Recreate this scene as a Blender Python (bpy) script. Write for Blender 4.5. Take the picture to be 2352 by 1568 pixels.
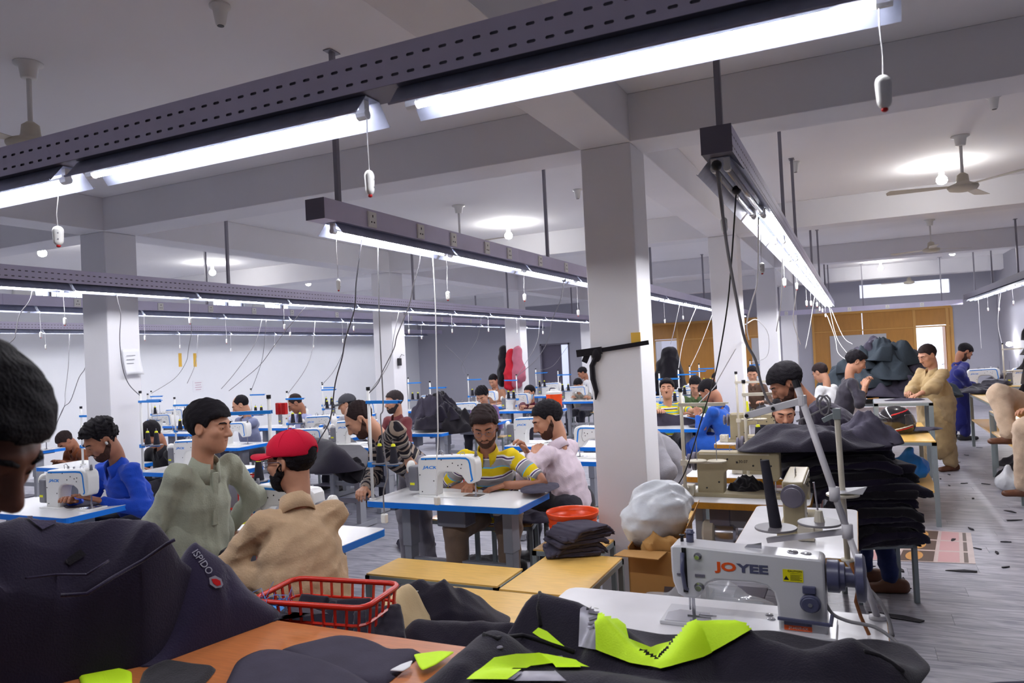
import bpy, math, random
import numpy as np
from mathutils import Vector, Matrix

for _o in list(bpy.data.objects):
    bpy.data.objects.remove(_o)
scene = bpy.context.scene
COL = scene.collection
PI = math.pi

# ------------------------------------------------------------------ camera
CAM_H = 1.75
FPX, CX, CY = 1698.0, 1176.0, 784.0
_yaw, _pit, _rol = (math.radians(a) for a in (24.92, 1.07, -2.75))
FWD = np.array([-math.sin(_yaw)*math.cos(_pit), math.cos(_yaw)*math.cos(_pit), math.sin(_pit)])
_r = np.array([math.cos(_yaw), math.sin(_yaw), 0.0])
_u = np.cross(_r, FWD)
RT = math.cos(_rol)*_r + math.sin(_rol)*_u
UP = math.cos(_rol)*_u - math.sin(_rol)*_r
EYE = np.array([0, 0, CAM_H])
cam_data = bpy.data.cameras.new('camera')
cam = bpy.data.objects.new('camera', cam_data)
COL.objects.link(cam)
cam_data.sensor_width = 36.0
cam_data.lens = FPX/2352*36
cam_data.clip_start = 0.05
cam_data.dof.use_dof = True
cam_data.dof.focus_distance = 4.8
cam_data.dof.aperture_fstop = 5.6
cam.matrix_world = Matrix(((RT[0], UP[0], -FWD[0], 0), (RT[1], UP[1], -FWD[1], 0), (RT[2], UP[2], -FWD[2], CAM_H), (0, 0, 0, 1)))
scene.camera = cam

# surveying helpers: a photo sight line met with a plane of the room gives a place in the room
def sight(x, y): return (x-CX)/FPX*RT - (y-CY)/FPX*UP + FWD
def at_z(x, y, z): d = sight(x, y); return EYE + d*(z-CAM_H)/d[2]
def at_y(x, y, Y): d = sight(x, y); return EYE + d*Y/d[1]
def at_x(x, y, X): d = sight(x, y); return EYE + d*X/d[0]
def at_d(x, y, D): return EYE + sight(x, y)*D

# ------------------------------------------------------------------ world and exposure
world = bpy.data.worlds.new('daylight'); scene.world = world
world.use_nodes = True
world.node_tree.nodes['Background'].inputs[0].default_value = (0.80, 0.88, 1.0, 1)
world.node_tree.nodes['Background'].inputs[1].default_value = 3.0
scene.view_settings.view_transform = 'Standard'
scene.view_settings.look = 'None'
scene.view_settings.exposure = 1.25
scene.view_settings.gamma = 1.0
scene.view_settings.use_curve_mapping = False
scene.cycles.diffuse_bounces = 6
TUBE_POWER = 42.0
BULB_POWER = 75.0

# ------------------------------------------------------------------ materials
MATS = {}
def mat(name, col, rough=0.6, metal=0.0, var=0.0, vscale=8.0, bump=0.0, bscale=200.0, emit=0.0, alpha=1.0, trans=0.0, coat=0.0, stretch=None, spec=0.5, sheen=0.0, rand=0.0):
    if name in MATS: return MATS[name]
    m = bpy.data.materials.new(name); m.use_nodes = True
    nt = m.node_tree; b = nt.nodes['Principled BSDF']
    c = (col[0], col[1], col[2], 1)
    b.inputs['Base Color'].default_value = c
    b.inputs['Roughness'].default_value = rough
    b.inputs['Metallic'].default_value = metal
    b.inputs['Specular IOR Level'].default_value = spec
    if coat: b.inputs['Coat Weight'].default_value = coat
    if sheen: b.inputs['Sheen Weight'].default_value = sheen
    if alpha < 1: b.inputs['Alpha'].default_value = alpha
    if trans: b.inputs['Transmission Weight'].default_value = trans
    if emit:
        b.inputs['Emission Color'].default_value = c; b.inputs['Emission Strength'].default_value = emit
    L = nt.links.new
    if var or bump:
        tc = nt.nodes.new('ShaderNodeTexCoord'); mp = nt.nodes.new('ShaderNodeMapping')
        L(tc.outputs['Object'], mp.inputs['Vector'])
        if stretch: mp.inputs['Scale'].default_value = stretch
    if var:
        n = nt.nodes.new('ShaderNodeTexNoise'); n.inputs['Scale'].default_value = vscale; n.inputs['Detail'].default_value = 6
        L(mp.outputs[0], n.inputs['Vector'])
        r = nt.nodes.new('ShaderNodeMapRange'); r.inputs[1].default_value = 0.25; r.inputs[2].default_value = 0.75
        r.inputs[3].default_value = 1-var; r.inputs[4].default_value = 1+var
        L(n.outputs['Fac'], r.inputs[0])
        mx = nt.nodes.new('ShaderNodeVectorMath'); mx.operation = 'SCALE'; mx.inputs[0].default_value = col
        L(r.outputs[0], mx.inputs['Scale'])
        last = mx.outputs[0]
        if rand:
            oi = nt.nodes.new('ShaderNodeObjectInfo'); rr = nt.nodes.new('ShaderNodeMapRange')
            rr.inputs[3].default_value = 1-rand; rr.inputs[4].default_value = 1+rand
            L(oi.outputs['Random'], rr.inputs[0])
            m2 = nt.nodes.new('ShaderNodeVectorMath'); m2.operation = 'SCALE'
            L(last, m2.inputs[0]); L(rr.outputs[0], m2.inputs['Scale']); last = m2.outputs[0]
        L(last, b.inputs['Base Color'])
    if bump:
        n2 = nt.nodes.new('ShaderNodeTexNoise'); n2.inputs['Scale'].default_value = bscale; n2.inputs['Detail'].default_value = 3
        L(mp.outputs[0], n2.inputs['Vector'])
        bp = nt.nodes.new('ShaderNodeBump'); bp.inputs['Strength'].default_value = bump; bp.inputs['Distance'].default_value = 0.01
        L(n2.outputs['Fac'], bp.inputs['Height']); L(bp.outputs[0], b.inputs['Normal'])
    MATS[name] = m
    return m
def lin(r, g, b):
    f = lambda v: (v/255/12.92) if v <= 10 else ((v/255+0.055)/1.055)**2.4
    return (f(r), f(g), f(b))
mat('plaster', (.78, .775, .80), .85, var=.03, vscale=1.5, bump=.05, bscale=60)
mat('ceiling_paint', (.84, .83, .845), .9, var=.02, vscale=1.0)
mat('wall_paint', (.80, .815, .84), .8, var=.03, vscale=.8, bump=.04, bscale=40)
mat('grey_wall', (.40, .40, .46), .8, var=.03, vscale=.8)
mat('steel_grey', lin(205, 200, 222), .5, .15, var=.05, vscale=5)
mat('steel_dark', lin(112, 108, 122), .45, .2)
mat('rod_steel', lin(140, 138, 148), .35, .3)
mat('slot_dark', lin(40, 36, 52), .7)
mat('galvanised', lin(150, 156, 178), .4, .4, var=.12, vscale=22)
mat('tube_glow', (.965, .96, 1.0), .4, emit=TUBE_POWER)
mat('tube_off', lin(170, 168, 172), .15, .3)
mat('bulb_glow', (1.0, .98, .95), .4, emit=BULB_POWER)
mat('white_plastic', lin(232, 232, 228), .35)
mat('grey_plastic', lin(120, 120, 128), .4)
mat('black_plastic', lin(28, 27, 32), .4)
mat('red_plastic', lin(205, 40, 22), .3, var=.05)
mat('red_button', lin(190, 20, 25), .3)
mat('orange_plastic', lin(240, 78, 20), .3)
mat('white_paint', lin(228, 228, 226), .35, var=.02)
mat('cream_paint', lin(205, 198, 180), .4, var=.04)
mat('beige_enamel', lin(158, 146, 116), .4, var=.06, vscale=12)
mat('blue_paint', lin(22, 130, 222), .35)
mat('blue_edge', lin(10, 120, 226), .35)
mat('table_white', lin(226, 227, 228), .22, var=.02, vscale=4)
mat('table_worn', lin(226, 225, 228), .35, var=.06, vscale=6)
mat('ply_edge', lin(176, 120, 24), .5, var=.15, vscale=30)
mat('frame_grey', lin(138, 148, 150), .45, .1, var=.04)
mat('leg_grey', lin(150, 152, 158), .45, .2)
mat('wood_yellow', lin(238, 192, 104), .3, var=.10, vscale=5, stretch=(2, 12, 2), coat=.15)
mat('wood_brown', lin(196, 118, 66), .3, var=.16, vscale=4, stretch=(2.5, 22, 2.5), coat=.5)
mat('wood_panel', lin(176, 122, 48), .4, var=.08, vscale=3, stretch=(6, 6, 1))
mat('wood_trim', lin(196, 146, 72), .4)
mat('board_grey', lin(178, 178, 182), .4)
mat('room_white', lin(225, 225, 232), .8)
mat('door_dark', lin(92, 86, 104), .5)
mat('steel_chrome', lin(190, 190, 196), .2, .9)
mat('cord_white', lin(215, 214, 214), .5)
mat('cord_grey', lin(128, 126, 130), .5)
mat('cord_dark', lin(70, 68, 74), .5)
mat('cord_black', lin(22, 22, 26), .5)
mat('thread_black', lin(34, 32, 44), .85, bump=.3, bscale=300)
mat('thread_yellow', lin(226, 226, 30), .5)
mat('glass_pane', (.9, .95, 1), .05, trans=1.0)
mat('paper', lin(228, 229, 232), .7)
mat('tape', lin(224, 178, 62), .5)
mat('ink', lin(60, 62, 78), .6)

# ------------------------------------------------------------------ mesh builder
class MB:
    def __init__(s): s.v = []; s.f = []
    def add(s, vs, fs):
        o = len(s.v); s.v += [tuple(map(float, p)) for p in vs]
        s.f += [tuple(i+o for i in f) for f in fs]; return s
    def box(s, c, d, rz=0.0):
        x, y, z = (k/2 for k in d); ca, sa = math.cos(rz), math.sin(rz)
        pts = []
        for (a, b, e) in ((-1,-1,-1),(1,-1,-1),(1,1,-1),(-1,1,-1),(-1,-1,1),(1,-1,1),(1,1,1),(-1,1,1)):
            px, py = a*x, b*y
            pts.append((c[0]+px*ca-py*sa, c[1]+px*sa+py*ca, c[2]+e*z))
        return s.add(pts, ((0,3,2,1),(4,5,6,7),(0,1,5,4),(1,2,6,5),(2,3,7,6),(3,0,4,7)))
    def span(s, a, b):
        return s.box([(a[i]+b[i])/2 for i in range(3)], [abs(b[i]-a[i]) for i in range(3)])
    def beam(s, p0, p1, w, h, up=(0, 0, 1)):
        p0, p1 = Vector(p0), Vector(p1); d = (p1-p0).normalized(); up = Vector(up)
        if abs(d.dot(up)) > .98: up = Vector((1, 0, 0))
        r = d.cross(up).normalized(); u = r.cross(d)
        pts = [p+r*a*w/2+u*b*h/2 for p in (p0, p1) for a, b in ((-1,-1),(1,-1),(1,1),(-1,1))]
        return s.add(pts, ((0,1,2,3),(7,6,5,4),(0,4,5,1),(1,5,6,2),(2,6,7,3),(3,7,4,0)))
    def tube(s, pts, r, n=6, caps=True, closed=False):
        pts = [Vector(p) for p in pts]; m = len(pts)
        rs = r if isinstance(r, (list, tuple)) else [r]*m
        vs = []; prev = None
        for i, p in enumerate(pts):
            a = pts[max(i-1, 0)]; b = pts[min(i+1, m-1)]
            if closed: a = pts[i-1]; b = pts[(i+1) % m]
            d = (b-a).normalized() if (b-a).length > 1e-9 else Vector((0, 0, 1))
            if prev is None:
                q = Vector((0, 0, 1)) if abs(d.z) < .9 else Vector((1, 0, 0)); rr = d.cross(q).normalized()
            else:
                rr = (prev-d*prev.dot(d)); rr = rr.normalized() if rr.length > 1e-6 else prev
            prev = rr; uu = d.cross(rr)
            for k in range(n):
                t = 2*PI*k/n; vs.append(p+(rr*math.cos(t)+uu*math.sin(t))*rs[i])
        fs = [(i*n+k, i*n+(k+1) % n, (i+1)*n+(k+1) % n, (i+1)*n+k) for i in range(m-1) for k in range(n)]
        if closed: fs += [((m-1)*n+k, (m-1)*n+(k+1) % n, (k+1) % n, k) for k in range(n)]
        elif caps: fs += [tuple(range(n-1, -1, -1)), tuple((m-1)*n+k for k in range(n))]
        return s.add(vs, fs)
    def cyl(s, p0, p1, r0, r1=None, n=12): return s.tube([p0, p1], [r0, r0 if r1 is None else r1], n)
    def lathe(s, prof, c=(0, 0, 0), n=16, axis='z', caps=True):
        vs = []
        for (r, h) in prof:
            for k in range(n):
                t = 2*PI*k/n; a, b = r*math.cos(t), r*math.sin(t)
                p = (a, b, h) if axis == 'z' else ((h, a, b) if axis == 'x' else (b, h, a))
                vs.append((c[0]+p[0], c[1]+p[1], c[2]+p[2]))
        m = len(prof)
        fs = [(i*n+k, i*n+(k+1) % n, (i+1)*n+(k+1) % n, (i+1)*n+k) for i in range(m-1) for k in range(n)]
        if caps: fs += [tuple(range(n-1, -1, -1)), tuple((m-1)*n+k for k in range(n))]
        return s.add(vs, fs)
    def prism(s, poly, a, b, plane='xz'):
        # polygon in a plane, extruded along the third axis from a to b
        n = len(poly)
        def P(p, t): return {'xz': (p[0], t, p[1]), 'xy': (p[0], p[1], t), 'yz': (t, p[0], p[1])}[plane]
        vs = [P(p, a) for p in poly]+[P(p, b) for p in poly]
        fs = [tuple(range(n)), tuple(range(2*n-1, n-1, -1))]+[(i, i+n, (i+1) % n+n, (i+1) % n) for i in range(n)]
        return s.add(vs, fs)
    def ell(s, c, r, n=10, m=7):
        vs = [(c[0], c[1], c[2]-r[2])]
        for i in range(1, m):
            ph = -PI/2+PI*i/m
            for k in range(n):
                t = 2*PI*k/n; vs.append((c[0]+r[0]*math.cos(ph)*math.cos(t), c[1]+r[1]*math.cos(ph)*math.sin(t), c[2]+r[2]*math.sin(ph)))
        vs.append((c[0], c[1], c[2]+r[2])); L = len(vs)-1
        fs = [(0, 1+(k+1) % n, 1+k) for k in range(n)]
        fs += [(1+i*n+k, 1+i*n+(k+1) % n, 1+(i+1)*n+(k+1) % n, 1+(i+1)*n+k) for i in range(m-2) for k in range(n)]
        fs += [(1+(m-2)*n+k, 1+(m-2)*n+(k+1) % n, L) for k in range(n)]
        return s.add(vs, fs)
    def mesh(s, name='mesh', smooth=None):
        me = bpy.data.meshes.new(name); me.from_pydata(s.v, [], s.f)
        fix_normals(me)
        if smooth: me.shade_smooth() if smooth is True else me.set_sharp_from_angle(angle=smooth)
        if smooth is True: pass
        return me
    def build(s, name, m, parent=None, smooth=None, loc=None, bevel=0, rot=None):
        me = bpy.data.meshes.new(name); me.from_pydata(s.v, [], s.f)
        fix_normals(me)
        if smooth:
            me.shade_smooth()
            if smooth is not True: me.set_sharp_from_angle(angle=smooth)
        return obj(name, me, m, parent, loc, bevel, rot)
import bmesh
def fix_normals(me):
    bm = bmesh.new(); bm.from_mesh(me)
    bmesh.ops.recalc_face_normals(bm, faces=bm.faces)
    bm.to_mesh(me); bm.free()
def obj(name, me, m, parent=None, loc=None, bevel=0, rot=None):
    o = bpy.data.objects.new(name, me); COL.objects.link(o)
    if m is not None and len(me.materials) == 0: me.materials.append(MATS[m] if isinstance(m, str) else m)
    if parent is not None: o.parent = parent
    if loc is not None: o.location = loc
    if rot is not None: o.rotation_euler = rot
    if bevel:
        b = o.modifiers.new('bevel', 'BEVEL'); b.width = bevel; b.segments = 2; b.limit_method = 'ANGLE'; b.angle_limit = .7
    return o
def tag(o, label, cat, group=None, kind=None):
    o['label'] = label; o['category'] = cat
    if group: o['group'] = group
    if kind: o['kind'] = kind
    return o
def thing(name, label, cat, loc=(0, 0, 0), rz=0.0, group=None):
    o = bpy.data.objects.new(name, None); COL.objects.link(o)
    o.empty_display_size = .1
    o.location = loc; o.rotation_euler = (0, 0, rz)
    return tag(o, label, cat, group)
def structure(o): o['kind'] = 'structure'; return o
def copy_tree(o, parent=None):
    c = o.copy(); COL.objects.link(c); c.parent = parent
    for ch in o.children: copy_tree(ch, c)
    return c
def dup(o, loc=None, rz=None, label=None, group=None, scale=None):
    c = copy_tree(o, o.parent)
    if loc is not None: c.location = loc
    if rz is not None: c.rotation_euler = (0, 0, rz)
    if scale is not None: c.scale = scale if hasattr(scale, '__len__') else (scale,)*3
    if label: c['label'] = label
    if group: c['group'] = group
    return c
TXT = {}
def text_mesh(body, size, depth=.0006, shear=0.0, bold=0.0):
    k = (body, size, depth, shear, bold)
    if k in TXT: return TXT[k]
    cu = bpy.data.curves.new('lettering', 'FONT'); cu.body = body; cu.size = size; cu.extrude = depth
    cu.align_x = 'CENTER'; cu.align_y = 'CENTER'; cu.shear = shear; cu.offset = bold; cu.resolution_u = 3
    o = bpy.data.objects.new('lettering', cu); COL.objects.link(o)
    dg = bpy.context.evaluated_depsgraph_get()
    me = bpy.data.meshes.new_from_object(o.evaluated_get(dg))
    bpy.data.objects.remove(o); TXT[k] = me
    return me
def lettering(body, size, m, parent, loc, rot, name='lettering', bold=0.0, shear=0.0):
    me = text_mesh(body, size, .0006, shear, bold).copy(); me.materials.clear()
    return obj(name, me, m, parent, loc, 0, rot)
RNG = random.Random(7)
# ================================================================== the hall
CEIL, BEAMZ = 3.50, 3.17
XL, XR, YF, YB = -13.2, 3.1, 21.0, -3.5
COLW = .36
COLX = (-6.86, -1.51)
COLY = (5.11, 10.05, 15.0, 19.95)
def sbox(name, a, b, m):
    return structure(MB().span(a, b).build(name, m))
# floor with planks in the aisle
def floor_mat(name, planks):
    m = bpy.data.materials.new(name); m.use_nodes = True; nt = m.node_tree; b = nt.nodes['Principled BSDF']; L = nt.links.new
    b.inputs['Roughness'].default_value = .38
    tc = nt.nodes.new('ShaderNodeTexCoord'); mp = nt.nodes.new('ShaderNodeMapping'); L(tc.outputs['Object'], mp.inputs[0])
    mp.inputs['Scale'].default_value = (1.1, 7, 1)
    n = nt.nodes.new('ShaderNodeTexNoise'); n.inputs['Scale'].default_value = 2.6; n.inputs['Detail'].default_value = 8; n.inputs['Distortion'].default_value = 1.6
    if planks:
        oi = nt.nodes.new('ShaderNodeObjectInfo'); cb = nt.nodes.new('ShaderNodeCombineXYZ'); k = nt.nodes.new('ShaderNodeMath'); k.operation = 'MULTIPLY'; k.inputs[1].default_value = 30
        L(oi.outputs['Random'], k.inputs[0]); L(k.outputs[0], cb.inputs[0]); L(k.outputs[0], cb.inputs[1])
        ad = nt.nodes.new('ShaderNodeVectorMath'); L(mp.outputs[0], ad.inputs[0]); L(cb.outputs[0], ad.inputs[1]); L(ad.outputs[0], n.inputs['Vector'])
    else: L(mp.outputs[0], n.inputs['Vector'])
    cr = nt.nodes.new('ShaderNodeValToRGB'); e = cr.color_ramp.elements
    e[0].position = .32; e[0].color = (*lin(128, 128, 140), 1); e[1].position = .68; e[1].color = (*lin(186, 185, 192), 1)
    L(n.outputs['Fac'], cr.inputs[0]); last = cr.outputs[0]
    if planks:
        r = nt.nodes.new('ShaderNodeMapRange'); r.inputs[3].default_value = .88; r.inputs[4].default_value = 1.08; L(oi.outputs['Random'], r.inputs[0])
        sc = nt.nodes.new('ShaderNodeVectorMath'); sc.operation = 'SCALE'; L(last, sc.inputs[0]); L(r.outputs[0], sc.inputs['Scale']); last = sc.outputs[0]
    L(last, b.inputs['Base Color'])
    MATS[name] = m
floor_mat('floor_grain', False); floor_mat('plank_grain', True)
floor = sbox('floor', (XL, YB, -.12), (XR, YF, -.008), 'floor_grain')
PLW, PLL = .196, 1.28
plank_me = MB().box((0, 0, -.004), (PLL-.0016, PLW-.0016, .008)).mesh('plank'); plank_me.materials.append(MATS['plank_grain'])
for j in range(44):
    y0 = 2.9+j*PLW
    for i in range(3):
        x0 = -.75+((j*.37) % 1)*PLL+i*PLL
        if x0+PLL/2 > XR-.02: continue
        obj('plank', plank_me, None, floor, (x0, y0, 0))
ceiling = sbox('ceiling', (XL, YB, CEIL), (XR, YF, CEIL+.15), 'ceiling_paint')
# left wall with a row of high windows
wl = MB()
wins = [(8.0, 9.35), (12.4, 13.35), (13.75, 15.6)]
wl.span((XL-.2, YB, -.1), (XL, YF, 3.08)).span((XL-.2, YB, 3.42), (XL, YF, CEIL))
ys = [YB]+[v for w in wins for v in w]+[YF]
for a, b in zip(ys[::2], ys[1::2]): wl.span((XL-.2, a, 3.08), (XL, b, 3.42))
structure(wl.build('wall_left', 'wall_paint'))
for k, (a, b) in enumerate(wins):
    w = structure(bpy.data.objects.new('window_%d' % (k+1), None)); COL.objects.link(w); w.location = (XL-.08, (a+b)/2, 3.25)
    h = (b-a)/2
    fr = MB().span((-.03, -h, -.17), (.03, h, -.14)).span((-.03, -h, .14), (.03, h, .17)).span((-.03, -h, -.14), (.03, -h+.03, .14)).span((-.03, h-.03, -.14), (.03, h, .14)).span((-.03, -.02, -.14), (.03, .02, .14))
    fr.build('window_frame', 'steel_dark', w)
    for sgn in (-1, 1): MB().span((-.004, sgn*.02, -.14), (.004, sgn*(h-.03), .14)).build('pane', 'glass_pane', w)
    nb = int((b-a)/.13)
    for i in range(1, nb): MB().span((.03, -h+i*.13-.004, -.15), (.038, -h+i*.13+.004, .15)).build('window_bar', 'steel_dark', w)
# far wall with two wood partitions, doors and panels
def fx(x, y=760): return float(at_y(x, y, YF)[0])
def fz(x, y): return float(at_y(x, y, YF)[2])
pA, pB = (fx(1478), fx(1750)), (fx(1868), fx(2187))
dA = (fx(1500), fx(1556)); dB = (fx(2101), fx(2177)); dC = (fx(1238), fx(1306))
PT = 2.42
wf = MB()
def wallspan(x0, x1, z0, z1): wf.span((x0, YF, z0), (x1, YF+.2, z1))
xs = [XL, dC[0], dC[1], pA[0], pA[1], pB[0], pB[1], XR+.2]
wallspan(xs[0], xs[1], -.1, PT); wallspan(xs[1], xs[2], 2.05, PT); wallspan(xs[2], xs[3], -.1, PT); wallspan(xs[4], xs[5], -.1, PT); wallspan(xs[6], xs[7], -.1, PT)
tz0, tz1, tx0, tx1 = 2.78, 3.12, fx(1975, 680), fx(2183, 680)
wf.span((XL, YF, PT), (tx0, YF+.2, CEIL)); wf.span((tx1, YF, PT), (XR+.2, YF+.2, CEIL)); wf.span((tx0, YF, PT), (tx1, YF+.2, tz0)); wf.span((tx0, YF, tz1), (tx1, YF+.2, CEIL))
structure(wf.build('wall_far', 'grey_wall'))
# rooms behind the openings
structure(MB().span((XL, YF+3.2, -.1), (XR+.2, YF+3.3, CEIL)).span((XL, YF+.2, -.1), (XR+.2, YF+3.3, -.02)).span((XL, YF+.2, CEIL), (XR+.2, YF+3.3, CEIL+.1)).build('wall_back_room', 'room_white'))
def partition(n, x0, x1, door, boards):
    w = structure(bpy.data.objects.new('trim_%d' % n, None)); COL.objects.link(w); w.location = (0, YF, 0)
    d0, d1 = door; dz = 2.0
    def pan(a, b, z0, z1, m='wood_panel', t=0.0): return MB().span((a, -.02-t, z0), (b, .06, z1)).build('panel', m, w, bevel=.006)
    cuts = sorted(set([x0, x1, d0, d1]))
    for a, b in zip(cuts, cuts[1:]):
        if abs(a-d0) < 1e-6: pan(a, b, dz, PT-.02); continue
        k = max(1, round((b-a)/1.2)); s = (b-a)/k
        for i in range(k): pan(a+i*s+.012, a+(i+1)*s-.012, 1.98, PT-.02); pan(a+i*s+.012, a+(i+1)*s-.012, .02, 1.95)
    MB().span((x0, -.03, PT-.02), (x1, .06, PT+.04)).span((x0, -.03, 1.95), (x1, .06, 1.98)).build('rail', 'wood_trim', w)
    for x in cuts: MB().span((x-.03, -.035, 0), (x+.03, .06, PT)).build('post', 'wood_trim', w)
    for (a, b, z0, z1) in boards:
        MB().span((a, -.045, z0), (b, -.02, z1)).build('glazed_board', 'board_grey', w)
    return w
partition(1, pA[0], pA[1], dA, [(fx(1725), fx(1752), 1.0, 1.9)])
partition(2, pB[0], pB[1], dB, [(fx(1905), fx(2035), 0.85, 1.85)])
# door leaves standing open
for k, (x, w_, m_) in enumerate(((dB[1]-.03, .7, 'wood_panel'), (dA[0]+.03, .7, 'board_grey'))):
    d = structure(bpy.data.objects.new('door_%d' % (k+1), None)); COL.objects.link(d); d.location = (x, YF+.05, 0)
    MB().box((0, w_/2, 1.0), (.04, w_, 1.94)).build('door_leaf', m_, d, bevel=.004)
    MB().cyl((-.03, w_-.08, 1.0), (-.08, w_-.08, 1.0), .01).cyl((-.08, w_-.08, 1.0), (-.08, w_-.2, 1.0), .01).build('door_handle', 'steel_chrome', d)
d = structure(bpy.data.objects.new('door_3', None)); COL.objects.link(d); d.location = ((dC[0]+dC[1])/2, YF+.12, 0)
wC = dC[1]-dC[0]
MB().box((-.15, 0, 1.0), (wC-.34, .05, 2.0)).build('door_leaf', 'door_dark', d, bevel=.004)
MB().span((-wC/2, -.13, 0), (-wC/2+.05, .05, 2.05)).span((wC/2-.05, -.13, 0), (wC/2, .05, 2.05)).span((-wC/2, -.13, 2.0), (wC/2, .05, 2.05)).build('door_frame', 'steel_dark', d)
MB().cyl((.1, -.04, 1.05), (.1, -.09, 1.05), .03).build('door_handle', 'steel_chrome', d)
# bright room behind partition doors: its own ceiling lamps
for x in ((dB[0]+dB[1])/2, (dA[0]+dA[1])/2, -8.5):
    bl = thing('ceiling_bulb', 'bulb lighting the white room behind the wooden partition', 'bulb', (x, YF+1.8, 3.4), group='bulbs in the back room')
    MB().ell((0, 0, -.06), (.05, .05, .06)).build('globe', 'bulb_glow', bl, True); MB().cyl((0, 0, 0), (0, 0, .1), .03).build('holder', 'white_plastic', bl)
sbox('wall_right', (XR, YB, -.1), (XR+.2, YF, CEIL), 'grey_wall')
sbox('wall_back', (XL, YB-.2, -.1), (XR+.2, YB, CEIL), 'wall_paint')
# columns and beams
for x in COLX:
    for y in COLY:
        structure(MB().box((x, y, BEAMZ/2), (COLW, COLW, BEAMZ)).build('column', 'plaster', bevel=.008))
for y in (.15,)+COLY:
    structure(MB().span((XL, y-COLW/2, BEAMZ), (XR, y+COLW/2, CEIL)).build('beam', 'plaster', bevel=.006))
for x in COLX:
    structure(MB().span((x-COLW/2, YB, BEAMZ), (x+COLW/2, YF, CEIL)).build('beam', 'plaster', bevel=.006))

# ------------------------------------------------------------------ light rails
PITCH = .052
def perforated(length, h, y):
    # steel side plate with two rows of punched slots, facing -y
    mb = MB(); n = int(length/PITCH); rows = [(.012, .04), (.058, .086)]
    mb.add([(0, y, 0), (length, y, 0), (length, y, rows[0][0]), (0, y, rows[0][0])], [(0, 1, 2, 3)])
    mb.add([(0, y, rows[0][1]), (length, y, rows[0][1]), (length, y, rows[1][0]), (0, y, rows[1][0])], [(0, 1, 2, 3)])
    mb.add([(0, y, rows[1][1]), (length, y, rows[1][1]), (length, y, h), (0, y, h)], [(0, 1, 2, 3)])
    for z0, z1 in rows:
        zc = (z0+z1)/2
        for i in range(n):
            a, b = i*PITCH, (i+1)*PITCH; xc = (a+b)/2; sl, sh = .0125, .0042
            inner = [(xc-sl+.003, zc-sh), (xc+sl-.003, zc-sh), (xc+sl, zc-sh*.3), (xc+sl, zc+sh*.3), (xc+sl-.003, zc+sh), (xc-sl+.003, zc+sh), (xc-sl, zc+sh*.3), (xc-sl, zc-sh*.3)]
            outer = [(a, z0), (b, z0), (b, z1), (a, z1)]
            vs = [(p[0], y, p[1]) for p in outer+inner]
            mb.add(vs, [(0, 1, 5, 4), (1, 6, 5), (1, 2, 7, 6), (2, 8, 7), (2, 3, 9, 8), (3, 10, 9), (3, 0, 11, 10), (0, 4, 11)])
        if n*PITCH < length-1e-4:
            mb.add([(n*PITCH, y, z0), (length, y, z0), (length, y, z1), (n*PITCH, y, z1)], [(0, 1, 2, 3)])
    return mb
RAILH = .112
SEG = 2.496
plate_me = perforated(SEG, RAILH, -.06).mesh('perforated_plate'); plate_me.materials.append(MATS['steel_grey'])
tray = MB().span((0, -.058, 0), (SEG, .06, .003)).span((0, .057, 0), (SEG, .06, RAILH)).span((0, -.0545, .004), (SEG, -.0535, RAILH-.01))
tray_me = tray.mesh('trunking'); tray_me.materials.append(MATS['steel_dark'])
plain_me = MB().span((0, -.062, 0), (SEG-.002, -.058, RAILH)).span((0, -.058, 0), (SEG-.002, .06, .003)).span((0, .057, 0), (SEG-.002, .06, RAILH)).mesh('trunking'); plain_me.materials.append(MATS['steel_grey'])
def reflector_mesh(L, w=1.0):
    mb = MB(); pr = [(-.088*w, -.062), (-.084*w, -.066), (-.034*w, -.004), (.034*w, -.004), (.084*w, -.066), (.088*w, -.062)]
    t = .0015
    out = [(p[0], p[1]) for p in pr]+[(p[0]*.985, p[1]+.0022) for p in reversed(pr)]
    return mb.prism([(a, b) for a, b in out], 0, L, 'yz')
refl_me = reflector_mesh(1.27).mesh('reflector'); refl_me.materials.append(MATS['galvanised'])
refl2_me = reflector_mesh(1.27, 1.1).mesh('reflector'); refl2_me.materials.append(MATS['galvanised'])
def tube_mesh(m):
    # an LED tube: the lens below glows, the aluminium back above does not
    me = MB().cyl((0, 0, 0), (1.18, 0, 0), .0135, n=16).mesh('led_tube', True); me.materials.append(MATS[m]); me.materials.append(MATS['white_paint'])
    for p in me.polygons: p.material_index = 0 if p.normal.z < -.15 else 1
    return me
tube_on, tube_offm = tube_mesh('tube_glow'), tube_mesh('tube_off')
cap_me = MB().cyl((-.03, 0, 0), (.004, 0, 0), .0155, n=10).span((-.028, -.012, -.004), (-.008, .012, .045)).mesh('lamp_holder'); cap_me.materials.append(MATS['white_plastic'])
sock_me = MB().span((-.04, -.004, -.045), (.04, .004, .045)).span((-.034, -.006, -.039), (.034, -.003, .039)).mesh('socket'); sock_me.materials.append(MATS['white_plastic'])
pin_me = MB().span((-.004, -.0075, .012), (.004, -.005, .026)).span((-.018, -.0075, -.02), (-.008, -.005, -.012)).span((.008, -.0075, -.02), (.018, -.005, -.012)).mesh('socket_hole'); pin_me.materials.append(MATS['black_plastic'])
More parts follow.
